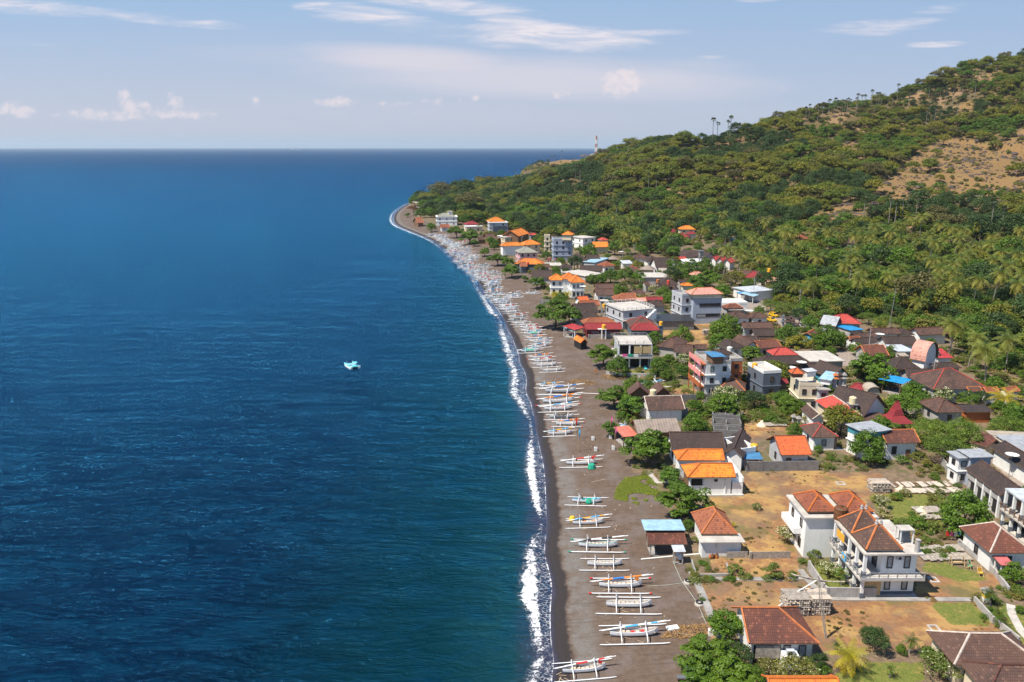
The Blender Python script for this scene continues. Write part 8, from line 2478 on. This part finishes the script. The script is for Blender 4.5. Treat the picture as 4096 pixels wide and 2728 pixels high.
for o, kd, x, y, _l in free_b:
    cnt[kd] = cnt.get(kd, 0) + 1
    o['label'] = '%s, %s such up the packed beach' % (BDESC[kd].replace(' furled', ''), ORD(cnt[kd]))

# ------------------------------------------------------------------ moored catamaran, ship
p = plane(*nat('N', 1408, 1468), 0); root = bpy.data.objects.new('moored_catamaran', None); COL.objects.link(root); root.location = tuple(p); root.rotation_euler = (0, 0, R(122)); root.scale = (.62, .62, .62)
tag(root, 'turquoise-decked white catamaran moored alone on the open water', 'boat')
for s_ in (-1, 1):
    b = MB(); n = 12; rings = []
    for i in range(n + 1):
        u_ = -1 + 2 * i / n; x = u_ * 4.3; w_ = .55 * (1 - max(0, u_) ** 3) ** .7 + .04; zt_ = .95 + .55 * max(0, u_) ** 2; zb_ = -.25 + .7 * max(0, u_) ** 3
        rings.append([(x, s_ * 1.9 + a * w_, z) for a, z in ((0, zb_), (.75, zb_ + .12), (1.0, (zt_ + zb_) / 2), (.9, zt_), (-.9, zt_), (-1.0, (zt_ + zb_) / 2), (-.75, zb_ + .12))])
    for r0, r1 in zip(rings[:-1], rings[1:]):
        for j in range(7): b.face([r0[j], r1[j], r1[(j + 1) % 7], r0[(j + 1) % 7]], 'turquoise' if j == 3 else 'clean_white')
    b.face(rings[0][::-1], 'clean_white'); b.face(rings[-1], 'clean_white'); part('hull', b, root, smooth=False)
b = MB(); b.box(-4.2, 2.9, -2.3, 2.3, .97, 1.10, 'turquoise'); b.box(-3.9, -2.2, -1.2, 1.2, 1.103, 1.45, 'turquoise'); b.box(-1.8, .2, -1.9, 1.9, 1.103, 1.5, 'sheet_pale_blue'); b.box(.5, 1.6, -1.8, 1.8, 1.103, 1.38, 'turquoise'); part('deck', b, root)
b = MB()
for s_ in (-1, 1):
    b.tube([(-3.6, s_ * 1.7, 1.4), (-3.2, s_ * 1.5, 2.6), (-1.4, s_ * 1.5, 2.7), (-1.0, s_ * 1.7, 1.5)], .06, 'black', 6); b.tube([(-3.2, s_ * 1.5, 2.6), (-3.2, -s_ * 0, 2.65)], .05, 'black', 5)
    b.tube([(2.0, s_ * 1.6, 1.1), (2.6, s_ * 1.3, 2.4)], .05, 'clean_white', 5)
part('frame', b, root)
b = MB(); b.box(-3.3, -1.5, -1.5, .2, 2.68, 2.74, 'turquoise'); part('canopy', b, root)
for s_ in (-1, 1):
    b = MB(); b.box(-5.0, -4.35, s_ * 1.9 - .22, s_ * 1.9 + .22, .7, 1.5, 'clean_white'); b.box(-4.85, -4.6, s_ * 1.9 - .08, s_ * 1.9 + .08, -.4, .7, 'black'); part('outboard_motor', b, root)
p = plane(*nat('N', 1180, 600), 0)
rr_ = math.hypot(p[0], p[1]); sh_ = 1.3
root = bpy.data.objects.new('cargo_ship', None); COL.objects.link(root); root.location = tuple(p); root.scale = (sh_,) * 3; root.rotation_euler = (0, 0, R(12)); tag(root, 'tiny hazy ship on the horizon', 'ship')
b = MB(); V = [(-70, -10, 0), (60, -10, 0), (82, 0, 0), (60, 10, 0), (-70, 10, 0)]; T_ = [(-76, -12, 14), (64, -12, 14), (95, 0, 18), (64, 12, 14), (-76, 12, 14)]
for i in range(5): b.face([V[i], V[(i + 1) % 5], T_[(i + 1) % 5], T_[i]], 'light_grey')
b.face(T_, 'light_grey'); part('hull', b, root)
b = MB(); b.box(-66, -42, -10, 10, 14.1, 34, 'clean_white'); b.box(-60, -54, -4, 4, 34.1, 42, 'tower_red'); part('bridge_tower', b, root)
b = MB(); b.box(-30, 50, -9, 9, 14.1, 20, 'light_grey'); part('deck_load', b, root)


# overhead wires between the village poles
UP_ = sorted([o for o in bpy.data.objects if o.name.startswith('utility_pole')], key=lambda o: o.location.y)
for a_, b_ in zip(UP_[:-1], UP_[1:]):
    p0, p1 = a_.location + Vector((0, 0, 6.4)), b_.location + Vector((0, 0, 6.4)); b = MB()
    for off in (-.6, .6): b.tube([p0.lerp(p1, t_) - p0 + Vector((off, 0, -5 * t_ * (1 - t_))) for t_ in [i / 8 for i in range(9)]], .025, 'black', 4)
    tag(part('overhead_wire', b, None, tuple(p0)), 'thin overhead wires from the %s' % ' '.join(a_['label'].split()[:11]), 'wire')
# ------------------------------------------------------------------ beach furniture and clutter
def flagpole(z, x, y, h, mat, label, z0=.55):
    p = hit(*nat(z, x, y)); root = bpy.data.objects.new('flag_pole', None); COL.objects.link(root); root.location = tuple(p); tag(root, label, 'flag pole')
    b = MB(); b.tube([(0, 0, -.4), (.05, 0, h * .7), (.15, .05, h)], [.06, .045, .02], 'bamboo', 6); part('pole', b, root)
    b = MB(); n = 9; k_ = random.Random(int(x))
    for i in range(n):
        a, c_ = h * (z0 + (1 - z0) * i / n), h * (z0 + (1 - z0) * (i + 1) / n); w0, w1 = .34 * math.sin(math.pi * (i + .3) / (n + .6)), .34 * math.sin(math.pi * (i + 1.3) / (n + .6))
        b.face([(.08, 0, a), (.08 + w0, .10 * math.sin(i), a), (.08 + w1, .10 * math.sin(i + 1), c_), (.08, 0, c_)], mat)
    part('banner', b, root)


flagpole('Q', 865, 1228, 5.4, 'sky_cloth', 'bamboo pole with a long bright blue banner on the sand')
flagpole('Q', 822, 1042, 5.2, 'red_cloth', 'bamboo pole with a long red banner among the boats')
flagpole('Q', 1408, 1190, 5.2, 'pink_cloth', 'pole with a pink banner set in a white block near the coral canopy')
flagpole('Q', 1345, 1010, 5.0, 'pink_cloth', 'pole with a magenta banner under the beach trees')
flagpole('Q', 1370, 170, 2.8, 'bamboo', 'short bare pole beside the heap of palm husks', .95)
for z, x, y, lb in (('Q', 1088, 1045, 'white concrete mooring block by the boat row'), ('Q', 1130, 1205, 'white mooring block above the orange-sailed boat'), ('Q', 1393, 1185, 'white block at the foot of the pink banner pole'), ('Q', 1350, 1020, 'white block under the beach trees'),
                    ('A', 1815, 1160, 'white mooring block at the end of the green rope')):
    b = MB(); b.box(-.28, .28, -.28, .28, -.1, .75, 'clean_white'); b.lathe([(.2, .752), (.2, .85), (0, .85)], 'concrete', 8); thing('mooring_block', z, x, y, b, lb, 'block')
b = MB(); b.box(-.75, .75, -.42, .42, 0, .28, 'clean_white'); b.box(-.1, .05, -.05, .05, .283, .33, 'dark_gap'); thing('cool_box', 'A', 1488, 1112, b, 'white box lying beside the dry yellow grass patch', 'box', rz=.25)
for x, y, lb in ((1620, 712, 'concrete mooring ring with a black tyre, upper one'), (1715, 900, 'concrete mooring ring with a black tyre, lower one')):
    root = bpy.data.objects.new('mooring_anchor', None); COL.objects.link(root); root.location = tuple(hit(*nat('A', x, y))); tag(root, lb, 'mooring')
    b = MB(); b.lathe([(.62, -.1), (.6, .2), (.3, .28), (0, .28)], 'concrete_pale', 12); part('base', b, root)
    b = MB(); b.lathe([(.45, .3), (.48, .42), (.4, .5), (.25, .42), (.28, .3)], 'black', 14); part('tyre', b, root)


def rope(z, pts, label, r=.03, mat='rope'):
    P_ = [hit(*nat(z, *p)) + np.array([0, 0, .05]) for p in pts]; o0 = P_[0]; b = MB(); b.tube([p - o0 for p in P_], r, mat, 5); tag(part('mooring_rope', b, None, tuple(o0)), label, 'rope')


rope('A', [(1490, 530), (1560, 690), (1700, 890)], 'pale green rope from the canopy to the lower tyre mooring')
rope('A', [(1700, 890), (1790, 1100)], 'rope from the lower tyre mooring towards the dark tree')
rope('A', [(1270, 745), (1440, 735), (1600, 712)], 'rope from the orange-sailed boat to the upper tyre mooring')
rope('A', [(1510, 1145), (1620, 1165), (1800, 1155)], 'light green rope between the dry patch and the white block')
rope('Q', [(885, 345), (1200, 358)], 'white pole lying between the grey boat and the beach tree', .07, 'clean_white')
rope('X', [(918, 557), (1165, 500)], 'single thin pole lying on the empty sand', .04, 'wood_pale')
rope('A', [(1215, 512), (1470, 487), (1720, 465)], 'long white outrigger pole lying before the boat shed', .10, 'clean_white')
b = MB(); b.tube([(0, -1.4, .9), (0, .9, .75)], [.42, .36], 'boat_white', 12); b.box(-.5, .5, -1.1, -.9, 0, .6, 'wood'); b.box(-.5, .5, .4, .6, 0, .5, 'wood'); thing('fuel_drum', 'A', 1532, 500, b, 'white drum lying on trestles beside the small canopy', 'drum')
b = MB(); b.tube([(0, 0, 0), (.1, 0, 2.6)], [.05, .035], 'wood', 6); b.lathe([(.16, .9), (.26, 1.2), (.24, 2.3), (.30, 2.5), (.10, 2.75), (0, 2.9)], 'lilac_cloth', 9); b.lathe([(.35, 0), (.35, .12), (0, .14)], 'concrete', 10); thing('closed_parasol', 'A', 1625, 1545, b, 'closed lilac-white parasol near the bottom edge of the beach', 'parasol')
for x, lb in ((1590, 'left sun lounger with a dark blue mat beside the closed parasol'), (1665, 'right sun lounger with a dark blue mat beside the closed parasol')):
    root = bpy.data.objects.new('sun_lounger', None); COL.objects.link(root); root.location = tuple(hit(*nat('A', x, 1550))); tag(root, lb, 'lounger')
    b = MB(); b.box(-.95, .95, -.32, .32, .30, .36, 'wood')
    part('frame', b, root)
    for sx_ in (-.8, .75):
        for sy_ in (-.27, .22): b = MB(); b.box(sx_, sx_ + .06, sy_, sy_ + .06, 0, .297, 'wood'); part('leg', b, root)
    b = MB(); b.box(-.92, .45, -.3, .3, .363, .44, 'slate'); b.face([(.45, -.3, .44), (.95, -.3, .75), (.95, .3, .75), (.45, .3, .44)], 'slate'); part('mat', b, root)
for z, x, y, lb in (('F', 1825, 1030, 'turquoise sun lounger on the small lawn of the grey beach house'),):
    b = MB(); b.box(-.35, .35, -.9, .4, .3, .38, 'boat_teal'); b.face([(-.35, .4, .38), (.35, .4, .38), (.35, .95, .85), (-.35, .95, .85)], 'boat_teal')
    for sx_ in (-.3, .24):
        for sy_ in (-.8, .3): b.box(sx_, sx_ + .06, sy_, sy_ + .06, 0, .3, 'clean_white')
    thing('sun_lounger', z, x, y, b, lb, 'lounger')
b = MB(); b.lathe([(.75, 0), (.8, .1), (.62, .8), (.5, .9), (0, .9)], 'green_cloth', 10); thing('green_basket', 'X', 925, 315, b, 'dark turquoise net basket beneath the bow of the orange-sailed boat', 'basket')
b = MB(); b.lathe([(.6, 0), (.65, .3), (.4, .75), (0, .8)], 'green_cloth', 9); b.lathe([(.5, 0), (.5, .4), (.3, .8), (0, .85)], 'boat_teal', 9, .9, .2); thing('net_bundle', 'X', 880, 905, b, 'turquoise net bundles in front of the pale blue rimmed boat', 'net')
b = MB(); b.lathe([(.5, 0), (.6, .3), (.35, .8), (0, .9)], 'yellow_cloth', 8); thing('yellow_bundle', 'X', 595, 1215, b, 'yellow cloth bundle at the stern of the blue-sailed boat', 'bundle')
b = MB()
for i in range(7): b.box(-.9 + i * .25, -.72 + i * .25, -.4 + .1 * (i % 3), .3 + .12 * (i % 2), .1 + .12 * (i % 3), .32 + .14 * (i % 3), ['cap_orange', 'wood', 'tank_rust'][i % 3], rot=.2 * i)
thing('scrap_heap', 'A', 1855, 498, b, 'heap of rusty orange scrap in front of the small white house', 'heap')
b = MB()
for xx in (-.9, .9):
    b.tube([(xx, -.5, 0), (xx, 0, 1.5)], .05, 'bamboo', 5); b.tube([(xx, .5, 0), (xx, 0, 1.5)], .05, 'bamboo', 5)
b.tube([(-1.1, 0, 1.45), (1.1, 0, 1.45)], .04, 'bamboo', 5); b.box(-.7, .7, -.2, .2, .5, .56, 'bamboo')
thing('bamboo_swing', 'B', 1775, 560, b, 'bamboo swing frame on the grass right of the wraparound balcony villa', 'swing')
for x, y, rz, m_, lb in ((1890, 590, .6, 'green_cloth', 'folding bamboo chair with a green cloth on the grass'), (1975, 650, .2, 'yellow_cloth', 'tall bamboo chair frame on the grass near the long wall')):
    b = MB()
    for sx_ in (-.35, .3): b.tube([(sx_, -.4, 0), (sx_, .4, 1.4)], .045, 'bamboo', 5); b.tube([(sx_, .4, 0), (sx_, -.4, .8)], .045, 'bamboo', 5)
    b.box(-.33, .33, -.25, .2, .45, .5, m_); b.box(-.33, .33, .2, .26, .6, 1.1, m_)
    thing('bamboo_chair', 'B', x, y, b, lb, 'chair', rz=rz)
b = MB(); b.tube([(-1.6, 0, 0), (-1.6, 0, 1.8)], .04, 'wood', 5); b.tube([(1.6, 0, 0), (1.6, 0, 1.8)], .04, 'wood', 5); b.tube([(-1.6, 0, 1.7), (1.6, 0, 1.7)], .015, 'rope', 4)
for i, m_ in enumerate(('red_cloth', 'pink_cloth', 'clean_white', 'sky_cloth')): b.box(-1.2 + i * .62, -.75 + i * .62, -.02, .02, .75 + .1 * (i % 2), 1.68, m_)
thing('clothes_line', 'B', 1745, 350, b, 'clothes line with red and white washing beside the pyramid-roofed white house', 'clothes line')
for z, x, y, s_, lb in (('B', 1583, 1108, .6, 'square white manhole frame in the dry field'), ('D', 425, 1138, .7, 'pale square pit frame on the far dry field'), ('B', 1575, 690, .6, 'concrete cover beside the shadow of the balcony villa')):
    b = MB()
    for a in ((-s_, s_, -.7, -.5), (-s_, s_, .5, .7), (-s_, -s_ + .2, -.5, .5), (s_ - .2, s_, -.5, .5)): b.box(a[0], a[1], a[2], a[3], -.1, .16, 'concrete_pale')
    thing('pit_frame', z, x, y, b, lb, 'frame')
# sticks, husks and pebbles on the sand
g_ = np.random.default_rng(77); V = []; rv = []
for o, kd, x, y, _l in BOATS:
    if y > 230: continue
    for i in range(9):
        a = g_.uniform(0, 3.14); L_ = g_.uniform(.3, 1.1); cx_ = x + g_.uniform(-3.4, 1.8); cy_ = y + g_.uniform(-1.8, -.4) if i < 6 else y + g_.uniform(-2.6, 2.6); z0 = gz(cx_, cy_) + .05
        d_ = np.array([math.cos(a), math.sin(a), 0]) * L_ / 2; s_ = np.array([-math.sin(a), math.cos(a), 0]) * .05; c = np.array([cx_, cy_, z0])
        for up in (np.array([0, 0, .05]),): V.append([c - d_ - s_ + up, c + d_ - s_ + up, c + d_ + s_ + up, c - d_ + s_ + up])
        rv.append(g_.uniform(0, 1))
beach = in_poly(SANDP, 9000, 8)
dcb, _ = seg_dist(beach[:, 0], beach[:, 1], coast); beach = beach[(dcb > 5) & (beach[:, 1] < 260)]
for x, y in beach[:1500]:
    z0 = gz(x, y) + .04 if len(V) < 500 else None
    if z0 is None: break
bz = zt(beach[:, 0], beach[:, 1]) + .05
for (x, y), z0 in zip(beach, bz):
    a = g_.uniform(0, 3.14); L_ = g_.uniform(.06, .22); c = np.array([x, y, z0]); d_ = np.array([math.cos(a), math.sin(a), 0]) * L_; s_ = np.array([-math.sin(a), math.cos(a), 0]) * L_ * .4
    V.append([c - d_ - s_, c + d_ - s_, c + d_ + s_, c - d_ + s_]); rv.append(g_.uniform(0, 1))
leaf_mat('driftwood', (.42, .30, .20), (.62, .50, .38), (.5, .36, .25), .02)
tag(put('driftwood_litter', quads('driftwood_litter', np.array(V), ['driftwood'], None, np.array(rv))), 'pale sticks and scraps scattered over the dark beach', 'litter', kind='stuff')
hk = in_poly(zp('F', [(830, 1145), (900, 1095), (1080, 1120), (1230, 1160), (1180, 1195), (1000, 1175)]), 900, 9)
hk = np.concatenate([hk, in_poly(zp('F', [(1280, 1075), (1420, 1080), (1560, 1110), (1640, 1140), (1330, 1140), (1270, 1120)]), 700, 10), in_poly(zp('A', [(1500, 1030), (1780, 1040), (1790, 1130), (1560, 1150), (1380, 1130)]), 700, 12)])
hn = len(hk); ps = np.concatenate([hk, zt(hk[:, 0], hk[:, 1])[:, None] + .05 + g_.uniform(0, .12, (hn, 1))], 1); Nn = unit(hn, g_) * .6 + np.array([0, 0, 1.0]); Nn /= np.linalg.norm(Nn, axis=1)[:, None]
tag(put('husk_litter', quads('husk_litter', leafquads(ps, Nn, .5, g_, .25), ['straw'], None, g_.uniform(0, 1, hn))), 'orange-brown palm husks and dry fronds strewn on the sand', 'litter', kind='stuff')

# ------------------------------------------------------------------ people


def person(z, x, y, top, legs, label, pose=0.0, rz=0.0, shorts=None):
    """one continuous skinned body about 1.68 m tall; clothing and hair are children"""
    p = hit(*nat(z, x, y)); st = .22
    pts = [((0, 0, .93), .15), ((0, 0, 1.12), .135), ((0, 0, 1.34), .155), ((0, 0, 1.46), .06), ((0, .01, 1.53), .055), ((0, .02, 1.60), .095), ((0, .01, 1.68), .075)]
    E = [(0, 1), (1, 2), (2, 3), (3, 4), (4, 5), (5, 6)]
    for s_ in (-1, 1):
        b0 = len(pts)
        pts += [((s_ * .17, 0, 1.38), .065), ((s_ * .25, .05 - s_ * st * .5, 1.12), .045), ((s_ * .24, .16 - s_ * st * .9, .90), .035), ((s_ * .24, .20 - s_ * st, .80), .030)]; E += [(2, b0), (b0, b0 + 1), (b0 + 1, b0 + 2), (b0 + 2, b0 + 3)]
        b0 = len(pts)
        pts += [((s_ * .10, 0, .86), .095), ((s_ * .11, .06 + s_ * st * .55, .48), .062), ((s_ * .11, s_ * st, .09), .042), ((s_ * .12, s_ * st + .16, .04), .035)]; E += [(0, b0), (b0, b0 + 1), (b0 + 1, b0 + 2), (b0 + 2, b0 + 3)]

    def skin(nm, P_, E_, mat, parent, sub=1):
        me = bpy.data.meshes.new(nm); me.from_pydata([q[0] for q in P_], E_, []); me.materials.append(MATS[mat]); o = put(nm, me, parent)
        md = o.modifiers.new('skin', 'SKIN'); me.skin_vertices.data if me.skin_vertices else None
        if not me.skin_vertices: me.attributes.new('skin_vertices', 'FLOAT', 'POINT')
        for i, q in enumerate(P_): me.skin_vertices[0].data[i].radius = (q[1], q[1])
        me.skin_vertices[0].data[0].use_root = True; sb = o.modifiers.new('sub', 'SUBSURF'); sb.levels = sub; sb.render_levels = sub
        return o
    root = bpy.data.objects.new('person', None); COL.objects.link(root); root.location = tuple(p); root.rotation_euler = (0, 0, rz); tag(root, label, 'person')
    try:
        skin('body', pts, E, 'skin', root)
        skin('shirt', [((0, 0, .95), .165), ((0, 0, 1.12), .155), ((0, 0, 1.33), .175), ((0, 0, 1.42), .10), ((-.17, 0, 1.38), .08), ((-.22, .03, 1.22), .065), ((.17, 0, 1.38), .08), ((.22, .03, 1.22), .065)], [(0, 1), (1, 2), (2, 3), (2, 4), (4, 5), (2, 6), (6, 7)], top, root)
        skin('trousers', [((0, 0, .93), .165), ((-.10, 0, .84), .115), ((-.11, .06 - st * .55, .50), .085), ((.10, 0, .84), .115), ((.11, .06 + st * .55, .50), .085)], [(0, 1), (1, 2), (0, 3), (3, 4)], legs, root)
    except Exception as ex:
        print('skin failed', ex)
    b = MB(); b.lathe([(.10, 1.60), (.112, 1.66), (.10, 1.73), (.05, 1.77), (0, 1.78)], 'hair', 10); part('hair', b, root)
    return root


person('F', 1200, 1088, 'orange_cloth', 'orange_cloth', 'person in orange clothes walking on the beach by the husk heap', rz=R(200))
person('X', 2070, 128, 'boat_grey', 'black', 'person standing at the tree by the orange twin roofs', rz=R(90))

# ------------------------------------------------------------------ labels of plants
import re
SHORT = []
for x, y, lb, ar in LAND:
    s_ = re.split(r' (?:behind|beside|between|right of|left of|at the|next to|among|in front|by the|directly|joined|above|below|along|just|half|under the|under a small|before|peeping|close|ringed|standing|on the|over a|before the|of the) ', lb)[0]
    s_ = s_.rstrip(',')
    SHORT.append((x, y, ' '.join(s_.split()[:8]), ar))
cs_ = {}
for q in SHORT: cs_[q[2]] = cs_.get(q[2], 0) + 1
SHORT = [q for q in SHORT if cs_[q[2]] == 1]
taken = {}
GW = 'trees of the lower wooded slope'
for o, kd, x, y, wd_ in sorted(PLANTS, key=lambda q: q[3]):
    o['category'] = {'P': 'palm', 'L': 'palm', 'p': 'palm', 'y': 'palm', 'S': 'shrub', 'Y': 'shrub'}.get(kd, 'tree')
    base = KN.get(kd, ['olive forest tree', 'layered forest tree', 'bright forest tree', 'brownish forest tree', 'dark forest tree'][int(kd[1])] if kd[0] == 'f' else 'tree')
    if kd[0] == 'f' or kd in 'PL':
        near = [q for q in SHORT if math.hypot(q[0] - x, q[1] - y) < 14]
        if not near:
            b_ = {'P': 'coconut palm', 'L': 'lontar palm'}.get(kd, base)
            q = min((q for q in SHORT if q[1] < y), key=lambda q: abs(q[0] / q[1] - x / y))
            n_ = taken[(b_, q[2])] = taken.get((b_, q[2]), 0) + 1
            o['label'] = ' '.join(('%s, %s up the slope above the %s' % (b_, ORD(n_), q[2])).split()[:16])
            continue
    c_ = sorted(SHORT, key=lambda q: math.hypot(q[0] - x, q[1] - y) - .1 * math.sqrt(q[3]))[:5]; lab = None
    for q in c_:
        dx, dy = x - q[0], y - q[1]
        rel = ('right of' if dx > 0 else 'left of') if abs(dx) > abs(dy) else ('behind' if dy > 0 else 'in front of')
        t_ = '%s %s the %s' % (base, rel, q[2]); t_ = ' '.join(t_.split()[:16])
        if t_ not in taken: lab = t_; break
    if not lab:
        for ad in ['second', 'third'] + [ORD(n_) for n_ in range(4, 40)]:
            t_ = '%s %s' % (ad, ' '.join(('%s near the %s' % (base, c_[0][2])).split()[:15]))
            if t_ not in taken: lab = t_; break
    o['label'] = lab or t_; taken[o['label']] = 1
    if 'group' not in o and kd not in 'PL': o['group'] = 'trees and shrubs between the village houses'

# ------------------------------------------------------------------ air
mh, k = newmat('haze')
pv = k.n('ShaderNodeVolumePrincipled')
pv.inputs['Color'].default_value = (.80, .93, 1.0, 1)
pv.inputs['Density'].default_value = 0.00004
pv.inputs['Anisotropy'].default_value = 0.2
o_ = k.n('ShaderNodeOutputMaterial'); k.t.links.new(pv.outputs[0], o_.inputs['Volume'])
b = MB(); MATS['haze'] = mh
b.box(-60000, 66000, -200, 47000, -4.0, 270, 'haze')
tag(part('haze', b), 'pale blue sea haze', 'haze', kind='stuff')
